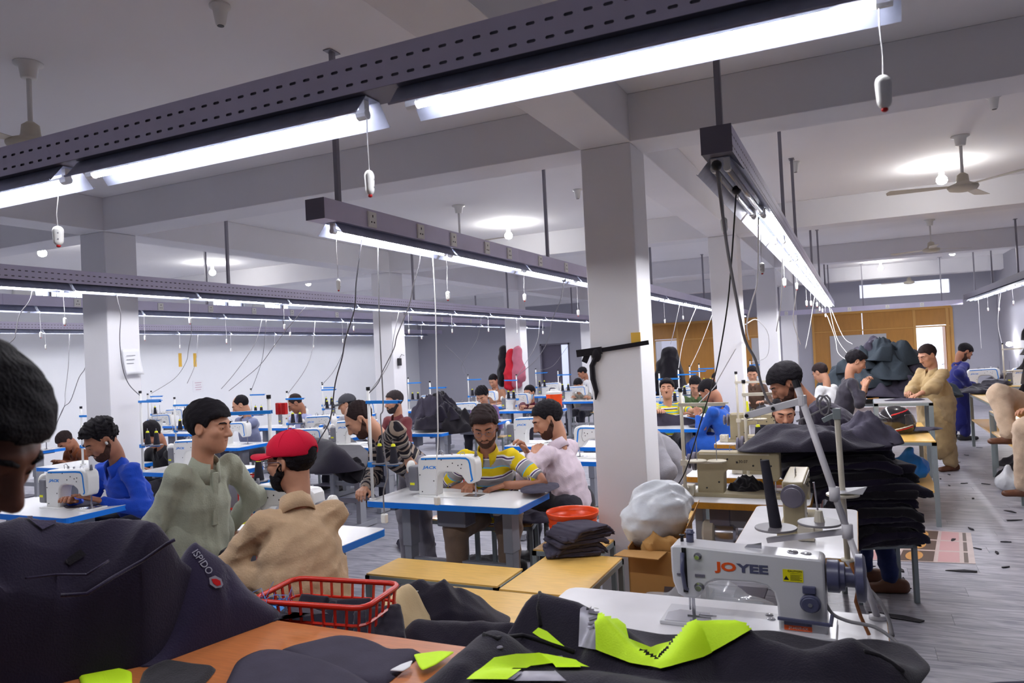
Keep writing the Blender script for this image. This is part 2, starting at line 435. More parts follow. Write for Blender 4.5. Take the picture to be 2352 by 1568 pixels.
def light_rail(label, loc, axis, length, perf=True, tubes=(), off=(), double=False, sockets=(), rods=(), z=2.525, group=None, endcap=True):
    r = thing('light_rail', label, 'light rail', (loc[0], loc[1], z), 0 if axis == 'X' else PI/2, group)
    k = 0.0
    while k < length-.01:
        L = min(SEG, length-k); sc = L/SEG
        if perf:
            a = obj('perforated_plate', plate_me, None, r, (k, 0, 0)); b = obj('trunking', tray_me, None, r, (k, 0, 0)); parts = (a, b)
        else: parts = (obj('trunking', plain_me, None, r, (k, 0, 0)),)
        for p in parts: p.scale = (sc, 1, 1)
        k += L
    for t in list(tubes)+list(off):
        obj('reflector', refl2_me if double else refl_me, None, r, (t-.04, 0, 0))
        for dy in ((-.026, .026) if double else (0,)):
            obj('led_tube', tube_on if t in tubes else tube_offm, None, r, (t, dy, -.044)); [obj('lamp_holder', cap_me, None, r, (t+e_, dy, -.044), 0, (0, 0, q_)) for e_, q_ in ((0, 0), (1.18, PI))]
    for s_ in sockets:
        s = obj('socket', sock_me, None, r, (s_, -.0665, .052)); obj('socket_hole', pin_me, None, s)
    for q in rods:
        h = CEIL-z-.02
        MB().box((q, 0, .02+h/2), (.026, .026, h)).box((q, 0, h+.016), (.09, .05, .006)).build('hanger_rod', 'rod_steel', r)
    if endcap:
        MB().span((-.004, -.062, 0), (0, .062, RAILH)).build('end_cap', 'steel_dark', r)
    return r
# the rail along X over the foreground: starts at X = -4.9
fr0 = -4.9
light_rail('perforated steel light rail with bright tubes crossing over the foreground tables', (fr0, 1.80), 'X', 7.4, True, tubes=[fr0*-1-3.83, fr0*-1-2.48, fr0*-1-1.10], rods=[.95, 7.2], z=2.525)
def ys_(a, step, n): return [a+i*step for i in range(n)]
railA = light_rail('socket rail with lit tubes over the striped-polo man and the pink-shirt man', (-2.58, 3.14), 'Y', 17.2, False, tubes=ys_(.16, 1.3, 13), sockets=[.42, .95, 1.38, 1.9, 2.3, 2.95, 3.6, 4.3, 5.1, 6.0], rods=[.2, 3.3, 7.2, 11.2, 15.2])
railR = light_rail('perforated rail with paired lit tubes over the beige machines and the aisle', (-.47, 3.06), 'Y', 15.6, True, tubes=ys_(1.42, 1.3, 10), off=[.1], double=True, rods=[.12, 3.2, 4.5, 7.4, 9.6, 12.0, 14.2])
railB = light_rail('perforated light rail over the blue-shirt man and the row behind him', (-5.95, 1.2), 'Y', 18.6, True, tubes=ys_(.3, 1.3, 14), rods=[1.2, 4.6, 8.2, 11.5, 15.0])
railC = light_rail('socket rail just behind the perforated rail, over the middle left row', (-8.0, 2.2), 'Y', 17.6, False, tubes=ys_(.3, 1.3, 13), sockets=[.9, 2.2, 3.3, 4.4, 5.2, 6.0, 6.8, 7.9, 9.0, 10.2, 11.4, 12.7], rods=[1.3, 5.2, 9.2, 13.1])
railD = light_rail('perforated light rail closest to the long white wall', (-11.8, 3.5), 'Y', 16.6, True, tubes=ys_(.2, 1.3, 12), rods=[1.4, 5.6, 9.6, 13.5])
railE = light_rail('light rail by the grey wall beyond the blue kameez man', (2.35, 12.6), 'Y', 7.2, True, tubes=ys_(.2, 1.3, 5), rods=[1.2, 3.6, 5.8])
light_rail('unlit socket rail crossing in front of the wooden partition', (-1.9, 19.2), 'X', 4.1, False, sockets=[.4, 1.1, 1.8, 2.6, 3.3], rods=[.6, 2.1, 3.7], z=2.40)

# bulbs, empty lamp holders, fans on the ceiling
bulb0 = thing('ceiling_bulb', 'glowing round bulb in a white holder on the white ceiling', 'bulb', (0, 0, CEIL), group='bulbs on the ceiling')
MB().lathe([(.045, 0), (.045, -.012), (.03, -.02), (.024, -.08), (.028, -.1)]).build('holder', 'white_plastic', bulb0, True)
MB().lathe([(.018, -.1), (.024, -.115), (.05, -.15), (.052, -.175), (.04, -.2), (.012, -.212)]).build('globe', 'bulb_glow', bulb0, True)
bl = [at_z(x, y, CEIL-.16) for x, y in ((2163, 412), (1168, 540), (488, 625), (97, 580), (708, 650))]+[(1.8, 16.8, 0), (0.6, 18.9, 0)]
for i, p in enumerate(bl):
    o = bulb0 if i == 0 else copy_tree(bulb0); o.location = (min(p[0], XR-.2), min(p[1], YF-.4), CEIL)
wb = thing('wall_bulb', 'glowing bulb sticking out of the grey side wall', 'bulb', (XR, float(at_x(2318, 790, XR-.12)[1]), float(at_x(2318, 790, XR-.12)[2])))
MB().cyl((0, 0, 0), (-.07, 0, 0), .03).build('holder', 'white_plastic', wb); MB().ell((-.12, 0, 0), (.06, .05, .05)).build('globe', 'bulb_glow', wb, True)
hold0 = thing('lamp_holder', 'empty white lamp holder screwed to the ceiling', 'lamp holder', (0, 0, CEIL), group='empty lamp holders on the ceiling')
MB().lathe([(.05, 0), (.05, -.012), (.036, -.02), (.024, -.09), (.02, -.1)]).build('shell', 'white_plastic', hold0, True)
MB().lathe([(.016, -.098), (.016, -.102)]).build('socket_hole', 'black_plastic', hold0)
for i, (x, y) in enumerate(((505, 12), (1826, 372), (2282, 220), (1326, 435))):
    p = at_z(x, y, CEIL); o = hold0 if i == 0 else copy_tree(hold0); o.location = (p[0], p[1], CEIL)
fan0 = thing('ceiling_fan', 'cream ceiling fan with three blades on a short white rod', 'fan', (0, 0, CEIL), group='ceiling fans')
MB().lathe([(.075, 0), (.075, -.01), (.05, -.02), (.04, -.085), (.03, -.09)]).build('canopy', 'white_plastic', fan0, True)
MB().cyl((0, 0, -.08), (0, 0, -.36), .013).build('rod', 'white_paint', fan0, True)
MB().lathe([(.02, -.33), (.045, -.35), (.05, -.40), (.055, -.415), (.12, -.44), (.125, -.455), (.11, -.48), (.05, -.495), (.0, -.497)]).build('motor', 'cream_paint', fan0, True)
for k in range(3):
    a = k*2*PI/3+.5; bl_ = MB()
    bl_.add([(.1, -.03, -.447), (.24, -.05, -.45), (.6, -.065, -.455), (.62, 0, -.447), (.6, .065, -.44), (.24, .05, -.44), (.1, .03, -.443)]+[(.1, -.03, -.450), (.24, -.05, -.453), (.6, -.065, -.458), (.62, 0, -.45), (.6, .065, -.443), (.24, .05, -.443), (.1, .03, -.446)],
        [tuple(range(7)), tuple(range(13, 6, -1))]+[(i, i+7, (i+1) % 7+7, (i+1) % 7) for i in range(7)])
    bl_.build('blade', 'cream_paint', fan0, rot=(0, 0, a))
for i, (x, y) in enumerate(((65, 145), (2205, 312), (1053, 472), (2135, 505), (2085, 606))):
    p = at_z(x, y, CEIL); o = fan0 if i == 0 else copy_tree(fan0); o.location = (p[0], min(p[1], YF-.8), CEIL); o.rotation_euler = (0, 0, i*.7)
# round exhaust fans in the left wall
for i, (x, y) in enumerate(((52, 660), (592, 697))):
    p = at_x(x, y, XL)
    e = thing('exhaust_fan', 'round white exhaust fan with red blades high in the white wall', 'fan', (XL, p[1], 3.23), group='exhaust fans in the left wall')
    MB().lathe([(.16, .0), (.19, .0), (.19, .06), (.16, .06)], axis='x', n=20).build('ring', 'white_plastic', e, True)
    MB().lathe([(.16, .004), (.03, .03), (.0, .03)], axis='x', n=20, caps=False).build('blades', 'red_plastic', e, True)
# ================================================================== sewing furniture
TZ = .762
def rounded_rect(w, d, r, n=3):
    pts = []
    for cx, cy, a0 in ((w/2-r, d/2-r, 0), (-w/2+r, d/2-r, 90), (-w/2+r, -d/2+r, 180), (w/2-r, -d/2+r, 270)):
        for k in range(n+1):
            a = math.radians(a0+90*k/n); pts.append((cx+r*math.cos(a), cy+r*math.sin(a)))
    return pts
def table_proto(L, D, top_m, edge_m, leg_m, r=.03):
    t = thing('sewing_table', '', 'table')
    MB().prism(rounded_rect(L-.006, D-.006, r), TZ-.03, TZ, 'xy').build('table_top', top_m, t)
    MB().prism(rounded_rect(L, D, r), TZ-.042, TZ-.003, 'xy').build('edge_band', edge_m, t)
    for sx in (-1, 1):
        MB().span((sx*L*.34-.028, -.05, .05), (sx*L*.34+.028, .05, .60)).span((sx*L*.34-.036, -.058, .40), (sx*L*.34+.036, .058, TZ-.04)).build('leg', leg_m, t, bevel=.003)
        MB().span((sx*L*.34-.03, -D*.42, 0), (sx*L*.34+.03, D*.42, .055)).build('foot', leg_m, t, bevel=.004)
        MB().span((sx*L*.34-.02, -D*.4, TZ-.07), (sx*L*.34+.02, D*.4, TZ-.042)).build('bracket', leg_m, t)
    MB().span((-L*.34, -.02, .26), (L*.34, .02, .31)).build('cross_bar', leg_m, t)
    MB().span((-.14, -.02, .09), (.14, .19, .105)).build('pedal', 'steel_dark', t, bevel=.004)
    MB().span((-.13, -.09, TZ-.2), (.1, .07, TZ-.043)).build('oil_pan', 'grey_plastic', t, bevel=.01)
    return t
JACK_PROF = [(-.235, 0), (-.235, .20), (-.228, .258), (-.205, .282), (.0, .29), (.17, .296), (.212, .29), (.236, .268), (.245, .23), (.243, .14), (.225, .102), (.175, .095), (.155, .115), (.13, .15), (.09, .172), (.0, .178), (-.045, .17), (-.07, .145), (-.08, .10), (-.084, 0)]
def offset_path(path, w):
    out = []
    for i, p in enumerate(path):
        a = path[max(i-1, 0)]; b = path[min(i+1, len(path)-1)]
        dx, dz = b[0]-a[0], b[1]-a[1]; l = math.hypot(dx, dz)
        out.append((p[0]+dz/l*w, p[1]-dx/l*w))
    return out
def jack_machine():
    m = thing('sewing_machine', '', 'sewing machine')
    MB().prism(JACK_PROF, -.052, .052).build('machine_body', 'white_paint', m, smooth=.6, bevel=.012)
    trim = [(-.2, .272), (-.05, .278), (.12, .284), (.172, .282), (.196, .268), (.206, .24), (.214, .17), (.222, .125), (.205, .11)]
    tin = offset_path(trim, .013)
    for s in (-1, 1):
        MB().prism(trim+tin[::-1], s*.0518, s*.0532).build('blue_trim', 'blue_paint', m)
        lg = lettering('JACK', .036, 'blue_paint', m, (-.13*1.0, s*.0525, .205), (PI/2, 0, 0 if s < 0 else PI), 'logo', shear=.25, bold=.0008); lg.scale = (1.35, .8, 1)
        for (x, z) in ((-.16, .262), (-.03, .262), (.06, .24), (.02, .215), (.105, .225), (.135, .232), (.128, .205), (-.215, .15), (-.10, .11), (-.2, .03)):
            MB().cyl((x, s*.0515, z), (x, s*.0535, z), .0045, n=8).build('screw', 'black_plastic', m)
    MB().span((-.26, -.088, -.004), (.27, .088, .006)).build('bed', 'white_paint', m, bevel=.002)
    MB().span((.13, -.05, .005), (.26, .05, .0075)).build('needle_plate', 'steel_chrome', m)
    MB().cyl((.212, 0, .012), (.212, 0, .1), .0042, n=8).cyl((.205, .01, .01), (.205, .01, .1), .0035, n=8).build('needle_bar', 'steel_chrome', m)
    MB().span((.195, -.012, .007), (.225, .02, .012)).span((.2, .004, .012), (.21, .014, .03)).build('presser_foot', 'steel_chrome', m)
    MB().span((-.315, -.055, .03), (-.236, .055, .21)).build('motor_box', 'grey_plastic', m, bevel=.012)
    MB().span((-.30, -.057, .075), (-.262, -.0545, .092)).build('yellow_tag', 'thread_yellow', m)
    MB().lathe([(.0, -.012), (.04, -.012), (.046, -.006), (.046, .012), (.03, .016)], (-.325, 0, .2), 18, 'x').build('hand_wheel', 'white_plastic', m, True)
    MB().tube([(-.08, 0, .285), (-.085, 0, .315), (-.06, 0, .325), (-.04, 0, .31), (-.04, 0, .287)], .0025, 5).cyl((-.06, .015, .285), (-.06, .015, .305), .008, n=8).build('thread_guide', 'steel_chrome', m)
    MB().tube([(.1, 0, .292), (.105, 0, .312), (.13, 0, .312), (.135, 0, .294)], .0025, 5).cyl((.03, 0, .288), (.03, 0, .306), .007, n=8).build('thread_guide', 'steel_chrome', m)
    MB().cyl((.225, 0, .285), (.225, 0, .325), .012, .008, n=10).build('oil_cap', 'grey_plastic', m, True)
    MB().tube([(.15, .056, .27), (.16, .066, .2), (.15, .064, .16), (.13, .06, .15)], .002, 5).build('thread_arm', 'steel_chrome', m)
    return m
def thread_stand(pole_h, arm_m, pole_m, tray_h=.27, tray=True, arm_len=.3):
    s = thing('thread_stand', '', 'thread stand')
    MB().cyl((0, 0, 0), (0, 0, pole_h), .0115, n=10).cyl((0, 0, 0), (0, 0, .012), .026, n=12).build('pole', pole_m, s, True)
    MB().cyl((0, 0, pole_h-.004), (0, 0, pole_h+.02), .0145, n=10).build('cap', 'black_plastic', s)
    MB().span((-.016, -.014, pole_h-.085), (arm_len, .014, pole_h-.078)).span((-.016, -.015, pole_h-.1), (arm_len-.02, -.012, pole_h-.078)).span((-.016, .012, pole_h-.1), (arm_len-.02, .015, pole_h-.078)).build('top_arm', arm_m, s)
    if tray:
        MB().span((-.016, -.016, tray_h-.02), (.24, .016, tray_h-.012)).span((-.02, -.018, tray_h-.035), (.02, .018, tray_h)).build('tray_arm', arm_m, s)
        for k, x in enumerate((.085, .21)):
            d = MB().lathe([(.0, tray_h-.008), (.06, tray_h-.008), (.062, tray_h-.004), (.06, tray_h), (.0, tray_h)], (x, 0, 0), 18); d.build('tray', 'grey_plastic' if arm_m != 'cream_paint' else 'cream_paint', s, smooth=.6)
            MB().cyl((x, 0, tray_h), (x, 0, tray_h+.16), .003, n=6).build('pin', 'steel_chrome', s)
    return s
cone0 = thing('thread_cone', '', 'thread cone')
MB().lathe([(.0, .0), (.03, .0), (.031, .004), (.019, .118), (.0, .118)], n=16).build('thread', 'thread_black', cone0, smooth=.7)
MB().lathe([(.0, .118), (.017, .118), (.013, .134), (.006, .136), (.0, .136)], n=12).build('cone_tip', 'thread_yellow', cone0, smooth=.7)
PROTO = {}
PROTO['table'] = table_proto(1.2, .56, 'table_white', 'blue_edge', 'leg_grey')
PROTO['old'] = table_proto(1.2, .56, 'table_worn', 'ply_edge', 'leg_grey', .05)
PROTO['machine'] = jack_machine()
PROTO['stand'] = thread_stand(.79, 'blue_paint', 'white_paint')
PROTO['stand_low'] = thread_stand(.63, 'blue_paint', 'white_paint', .22)
PROTO['stand_old'] = thread_stand(.70, 'cream_paint', 'cream_paint', .25)
USED = set()
def use(key, loc, rz, label, group=None, scale=None):
    p = PROTO[key]
    if key in USED: o = copy_tree(p)
    else: USED.add(key); o = p
    o.location = loc; o.rotation_euler = (0, 0, rz)
    if scale: o.scale = scale
    o['label'] = label
    if group: o['group'] = group
    if 'stand' in key: STANDS.append((loc[0], loc[1], loc[2]+{'stand': .79, 'stand_low': .63, 'stand_old': .70}[key]))
    return o
STANDS = []
CONE_N = [0]
def cone(loc, label, group='black thread cones', sc=1.0):
    o = cone0 if CONE_N[0] == 0 else copy_tree(cone0); CONE_N[0] += 1
    o.location = loc; o.scale = (sc, sc, sc); tag(o, label, 'thread cone', group); return o
def station(x0, y0, who, face='C', mdx=-.1, stand=None, stand_rz=0.0, key='stand_low', cones=2, L=1.2, machine=True, D=.56, pos=None):
    # x0 left end, y0 near edge; face C: worker on the far side, F: worker on the near side
    xc, yc = x0+L/2, y0+D/2
    use('table', (xc, yc, 0), 0 if face == 'C' else PI, 'white sewing table with blue edge '+who, scale=(L/1.2, D/.56, 1) if (L != 1.2 or D != .56) else None)
    if machine: use('machine', (xc+mdx, yc+(.02 if face == 'C' else -.02), TZ+.002), 0 if face == 'C' else PI, 'white blue-trimmed sewing machine on the table '+who)
    if stand is not None:
        sx, sy = x0+stand[0], y0+stand[1]
        o = use(key, (sx, sy, TZ), stand_rz, 'white thread stand with blue arms on the table '+who)
        th = {'stand': .27, 'stand_low': .22, 'stand_old': .25}[key]
        for k in range(cones):
            d = (.085, .21)[k]
            cone((sx+d*math.cos(stand_rz), sy+d*math.sin(stand_rz), TZ+th), 'black thread cone with yellow tip on the stand '+who, 'thread cones '+who)
# near stations
station(-3.23, 4.34, 'before the striped-polo man', 'C', mdx=-.075, stand=(.03, .05), stand_rz=-.10, key='stand')
station(-3.58, 3.10, 'before the red-capped man', 'F', mdx=.03, stand=(.16, .53), stand_rz=PI+.35, key='stand', cones=1, L=1.0)
station(-6.27, 3.36, 'before the blue-shirted man', 'C', mdx=.25)
station(-6.63, 5.14, 'before the man behind two cones', 'C', mdx=-.1, stand=(.05, .05), key='stand', L=1.17)
station(-5.85, 6.15, 'under the trailing black cloth', 'C', mdx=-.28)
station(-6.1, 7.05, 'behind the stooping striped man', 'C', mdx=-.1)
station(-8.25, 6.92, 'before the grey-blue shirted man', 'C', mdx=.25, stand=(.05, .06), stand_rz=.0)
station(-7.3, 7.78, 'before the grey-capped man', 'C', mdx=.0, stand=(.25, .05))
station(-9.2, 9.2, 'behind the grey-blue shirted man', 'C', mdx=.2, stand=(.1, .06))
station(-8.6, 10.3, 'behind the pale lilac-shirted man', 'C', mdx=.2, stand=(.08, .06))
station(-10.75, 8.4, 'with two bare pins', 'C', mdx=-.35, stand=(.2, .06), cones=0)
station(-8.32, 5.2, 'beside the left front column', 'C', mdx=.3, stand=(.45, .25))
station(-11.3, 6.2, 'under the brown-clad person', 'C', mdx=.35, stand=(.15, .2))
station(-12.3, 9.6, 'close to two yellow wall strips', 'C', mdx=.1, stand=(.3, .1), cones=1)
station(-9.6, 11.2, 'far back by the white wall', 'C', mdx=.1, stand=(.3, .1))
station(-8.3, 12.2, 'behind the second left column', 'C', mdx=.1, stand=(.3, .1))
station(-6.22, 8.45, 'carrying the black garment heap', 'C', machine=False)
station(-6.1, 9.85, 'before the purple-shirted man', 'C', mdx=-.05, stand=(.05, .06))
station(-5.95, 11.9, 'before the masked man', 'C', mdx=-.25, stand=(.45, -.4+.45), stand_rz=PI-.3)
station(-7.4, 13.0, 'beside the far column', 'C', mdx=.0, stand=(.3, .1))
station(-5.6, 14.0, 'before the grey-tee man', 'C', mdx=-.25, stand=(.05, .1))
station(-5.4, 16.3, 'before the white-shirted man', 'C', mdx=-.2, stand=(.3, .1))
station(-7.2, 16.0, 'under the hanging black bags', 'C', mdx=.0, stand=(.3, .1))
station(-3.15, 6.32, 'behind the pink-shirted man', 'F', mdx=.35)
station(-3.55, 7.28, 'with red garments on it', 'C', mdx=-.3, L=1.1)
station(-2.95, 8.98, 'before the grey-cloth holder', 'C', mdx=-.3, stand=(.2, .3))
station(-2.9, 10.5, 'before the olive-shirted man', 'C', mdx=-.25, stand=(.3, .08))
for k, (x, y, w) in enumerate(((-3.0, 12.0, 'first behind the olive-shirted man'), (-3.1, 13.4, 'second behind the olive-shirted man'), (-3.2, 14.8, 'third behind the olive-shirted man'), (-2.4, 16.2, 'before the wooden partition'))):
    station(x, y, w, 'C', mdx=-.2, stand=(.35, .08))
# worn tables with older machines on the right
def beige_machine():
    m = thing('sewing_machine', '', 'sewing machine')
    prof = [(-.26, 0), (-.26, .27), (-.25, .285), (.25, .285), (.262, .27), (.262, .13), (.24, .10), (.19, .10), (.17, .13), (.15, .165), (-.06, .17), (-.085, .15), (-.09, 0)]
    MB().prism(prof, -.055, .055).build('machine_body', 'beige_enamel', m, smooth=.5, bevel=.008)
    MB().span((-.24, -.058, .268), (.2, -.0548, .276)).build('face_line', 'cream_paint', m)
    MB().span((-.29, -.09, -.004), (.30, .09, .02)).build('bed', 'beige_enamel', m, bevel=.003)
    MB().lathe([(.0, -.03), (.035, -.03), (.05, -.026), (.05, -.012), (.034, -.006), (.034, .004), (.062, .008), (.062, .026), (.02, .03)], (-.30, 0, .215), 20, 'x').build('hand_wheel', 'steel_dark', m, smooth=.6)
    MB().cyl((.225, 0, .02), (.225, 0, .1), .005, n=8).span((.205, -.012, .02), (.245, .02, .026)).build('needle_bar', 'steel_chrome', m)
    for (x, z) in ((.10, .2), (.17, .21), (.19, .235), (.21, .2), (.15, .24), (-.2, .05), (-.12, .09), (-.06, .24), (.0, .22)):
        MB().cyl((x, -.054, z), (x, -.058, z), .006, n=8).build('screw', 'black_plastic', m)
    lettering('v.30.07', .026, 'black_plastic', m, (.03, -.0556, .225), (PI/2, 0, 0), 'lettering')
    MB().tube([(-.05, 0, .285), (-.05, 0, .32), (-.02, 0, .325), (.0, 0, .29)], .003, 5).build('thread_guide', 'steel_chrome', m)
    MB().span((-.36, -.1, .0), (-.28, -.02, .07)).cyl((-.32, -.1, .05), (-.32, -.14, .05), .018).build('bobbin_winder', 'cream_paint', m, bevel=.004)
    return m
PROTO['beige'] = beige_machine()
def motor_under(parent_xy, rz, who):
    o = thing('clutch_motor', 'cream and steel motor hanging under the worn table '+who, 'motor', (parent_xy[0], parent_xy[1], TZ-.045), rz)
    MB().lathe([(.0, -.10), (.07, -.10), (.085, -.085), (.085, -.03), (.07, -.02)], (0, 0, -.2), 20, 'x').build('pulley_guard', 'cream_paint', o, smooth=.6)
    MB().lathe([(.07, -.02), (.075, -.01), (.075, .1), (.06, .115), (.0, .12)], (0, 0, -.2), 20, 'x').build('motor_housing', 'steel_chrome', o, smooth=.6)
    MB().span((-.05, -.04, -.14), (.08, .04, 0)).build('bracket', 'steel_dark', o, bevel=.005)
    return o
use('old', (-.55, 2.66, 0), 0, 'worn white sewing table under the grey-white machine lettered in orange')
use('old', (-.32, 4.19, 0), PI/2, 'worn white sewing table seen end-on, with two discs hovering over it', scale=(.9, 1, 1))
use('old', (-.72, 5.04, 0), 0, 'worn white table edged in yellow under the nearer beige machine', scale=(.7, 1, 1))
use('old', (-.7, 5.95, 0), 0, 'worn white table before the rose-clad man', scale=(.9, 1, 1))
use('old', (-.75, 7.85, 0), 0, 'worn white table behind the rose-clad man by the slim column')
use('beige', (-.74, 5.02, TZ+.004), 0, 'beige sewing machine with a hand wheel, nearer of the two facing machines')
use('beige', (-.55, 5.93, TZ+.004), 0, 'beige sewing machine right in front of the rose-clad man')
use('beige', (-.95, 7.83, TZ+.004), 0, 'beige sewing machine half hidden behind the rose-clad man')
use('beige', (-.33, 4.27, TZ+.004), PI/2, 'beige sewing machine seen from its hand-wheel end', scale=(1.0, .95, .95))
motor_under((-.88, 4.98), 0, 'of the nearer beige machine')
use('stand_old', (-1.06, 4.86, TZ), .04, 'cream thread stand with empty discs left of the nearer beige machine')
use('stand_old', (-.78, 5.76, TZ), .08, 'cream thread stand holding two black cones by the rose-clad man')
cone((-.78+.085, 5.76+.01, TZ+.25), 'black thread cone on the cream stand by the rose-clad man', 'cones by the rose-clad man'); cone((-.78+.21, 5.77, TZ+.25), 'black thread cone on the cream stand by the rose-clad man', 'cones by the rose-clad man')
use('stand_old', (-1.1, 7.62, TZ), .05, 'cream thread stand against the slim column carrying a yellow cone')
yc = thing('thread_cone', 'tall yellow thread cone on a cream stand before the column', 'thread cone', (-1.015, 7.62, TZ+.25))
MB().lathe([(.0, 0), (.032, 0), (.016, .17), (.0, .175)], n=14).build('thread', 'thread_yellow', yc, smooth=.7)

# ------------------------------------------------------------------ the lettered machine in front
def front_machine():
    m = thing('sewing_machine', 'grey-white sewing machine lettered JOYEE with a yellow caution sticker', 'sewing machine')
    W, B = 'joyee_white', 'joyee_blue'
    mat('joyee_white', lin(206, 206, 210), .28, var=.02, coat=.2); mat('joyee_blue', lin(82, 84, 112), .35)
    prof = [(.235, 0), (.235, .262), (.225, .272), (.0, .282), (-.20, .292), (-.236, .29), (-.243, .28), (-.243, .19), (-.24, .15), (-.225, .105), (-.205, .092), (-.165, .092), (-.15, .108), (-.125, .155), (-.10, .17), (.02, .172), (.06, .164), (.082, .142), (.09, .10), (.092, 0)]
    MB().prism(prof, -.062, .055).build('machine_body', W, m, smooth=.5, bevel=.011)
    MB().span((-.285, -.095, -.006), (.26, .095, .008)).build('bed', W, m, bevel=.003)
    MB().prism([(-.27, -.085), (-.16, -.085), (-.12, -.05), (-.14, .03), (-.24, .035), (-.275, .0)], .008, .0095, 'xy').build('needle_plate', 'steel_chrome', m)
    MB().cyl((-.185, -.01, .01), (-.185, -.01, .098), .006, n=10).cyl((-.197, -.01, .03), (-.197, -.01, .098), .0035, n=8).build('needle_bar', 'steel_chrome', m)
    MB().span((-.205, -.022, .0095), (-.168, .012, .014)).span((-.19, -.014, .014), (-.179, -.004, .045)).span((-.168, -.014, .012), (-.11, -.008, .016)).build('presser_foot', 'steel_chrome', m)
    MB().span((-.205, -.066, .115), (-.190, -.0625, .285)).build('lever_slot', 'black_plastic', m)
    MB().tube([(-.200, -.066, .255), (-.200, -.078, .27), (-.203, -.080, .2), (-.197, -.078, .135), (-.192, -.066, .128)], .007, 6).build('thread_lever', B, m, True)
    MB().cyl((-.215, 0, .288), (-.215, 0, .318), .006, .005, n=8).cyl((-.215, 0, .314), (-.215, 0, .318), .01, n=8).build('thread_pin', 'black_plastic', m)
    MB().cyl((-.188, 0, .285), (-.188, 0, .34), .013, n=12).cyl((-.188, 0, .326), (-.188, 0, .331), .0165, n=12).build('oil_window', B, m, True)
    for (x, z, r) in ((-.152, .257, .013), (-.152, .14, .017)):
        MB().lathe([(.0, -.026), (r*.6, -.026), (r*.62, -.02), (r*.3, -.018), (r*.3, -.008), (r, -.006), (r, 0)], (x, -.062, z), 14, 'y').build('tension_knob', 'steel_chrome', m, smooth=.6)
    MB().span((-.225, -.0655, .178), (-.205, -.062, .186)).span((-.165, -.0655, .178), (-.132, -.062, .188)).build('slot_plate', 'steel_dark', m, bevel=.001)
    MB().add([(-.01, .0, .283), (.045, .0, .282), (.045, .0, .305), (.02, .0, .298), (.0, .0, .295), (-.01, .002, .283), (.045, .002, .282), (.045, .002, .305), (.02, .002, .298), (.0, .002, .295)], [(0,1,2,3,4), (9,8,7,6,5), (0,5,6,1), (1,6,7,2), (2,7,8,3), (3,8,9,4), (4,9,5,0)]).build('thread_guide', 'steel_chrome', m)
    MB().lathe([(.0, .0), (.018, .0), (.016, .005), (.0, .008)], (.14, 0, .276), 14).build('oil_plug', 'steel_chrome', m, True)
    MB().lathe([(.0, .0), (.018, .0), (.016, .003), (.0, .004)], (.18, 0, .274), 14).build('oil_plug', 'steel_chrome', m, True)
    MB().cyl((.19, -.062, .118), (.19, -.085, .118), .031, n=22).cyl((.19, -.085, .118), (.19, -.093, .118), .026, n=22).build('stitch_dial', B, m, smooth=.6, bevel=.002)
    MB().cyl((.19, -.093, .118), (.19, -.0945, .118), .007, n=10).build('dial_cap', 'grey_plastic', m)
    MB().span((.168, -.075, .15), (.208, -.062, .178)).build('dial_stop', B, m, bevel=.004)
    MB().lathe([(.04, .0), (.058, .002), (.058, .035), (.05, .04), (.05, .052), (.035, .055), (.035, .08), (.082, .085), (.084, .105), (.074, .112), (.03, .115), (.0, .115)], (.238, 0, .20), 26, 'x').build('hand_wheel', B, m, smooth=.6)
    MB().tube([(.31, -.018, .255), (.33, -.03, .19), (.318, -.018, .12), (.33, 0, .06), (.35, .0, .0)], .006, 6).build('drive_belt', 'rust_belt', m) if 'rust_belt' in MATS else None
    MB().beam((.09, -.075, .055), (.245, -.075, .048), .009, .013).beam((.245, -.08, .048), (.25, -.05, .075), .009, .02).build('feed_lever', B, m, bevel=.003)
    MB().span((.108, -.0645, .012), (.19, -.0625, .03)).build('plate_orange', mat('sticker_orange', lin(226, 88, 30), .4), m)
    MB().span((.108, -.0643, .03), (.19, -.0625, .046)).build('plate_blue', B, m)
    lettering('JY-H339-CX', .011, 'white_plastic', m, (.15, -.0648, .021), (PI/2, 0, 0))
    lettering('JO', .052, mat('logo_orange', lin(224, 84, 24), .4), m, (-.062, -.0627, .222), (PI/2, 0, 0), 'logo', bold=.0022).scale = (1.12, .82, 1)
    lettering('YEE', .052, B, m, (.021, -.0627, .221), (PI/2, 0, 0), 'logo', bold=.0022).scale = (1.12, .82, 1)
    st = MB().span((.112, -.0632, .187), (.172, -.0622, .231)).build('caution_sticker', mat('sticker_yellow', lin(232, 222, 20), .4), m)
    lettering('CAUTION', .0095, 'black_plastic', st, (.148, -.0636, .2255), (PI/2, 0, 0))
    for k in range(5): MB().span((.134, -.0636, .2105-k*.0045), (.168-.006*(k % 2), -.0632, .2122-k*.0045)).build('print_line', 'black_plastic', st)
    MB().add([(.114, -.0636, .193), (.130, -.0636, .193), (.122, -.0636, .208), (.114, -.0632, .193), (.130, -.0632, .193), (.122, -.0632, .208)], [(0,1,2), (5,4,3), (0,3,4,1), (1,4,5,2), (2,5,3,0)]).build('warning_sign', 'black_plastic', st)
    MB().span((.134, -.0636, .217), (.168, -.0632, .218)).build('print_line', 'black_plastic', st)
    for k, (x, y) in enumerate(((.06, .03), (.05, .07))): MB().lathe([(.0, .0), (.014, .0), (.012, .004), (.0, .006)], (x, y, .008), 12).build('hinge_screw', 'steel_chrome', m, True)
    return m
mat('rust_belt', lin(150, 92, 48), .7)
fm = front_machine(); fm.location = (-.385, 2.72, TZ+.006); fm.scale = (1.07, 1, .93)
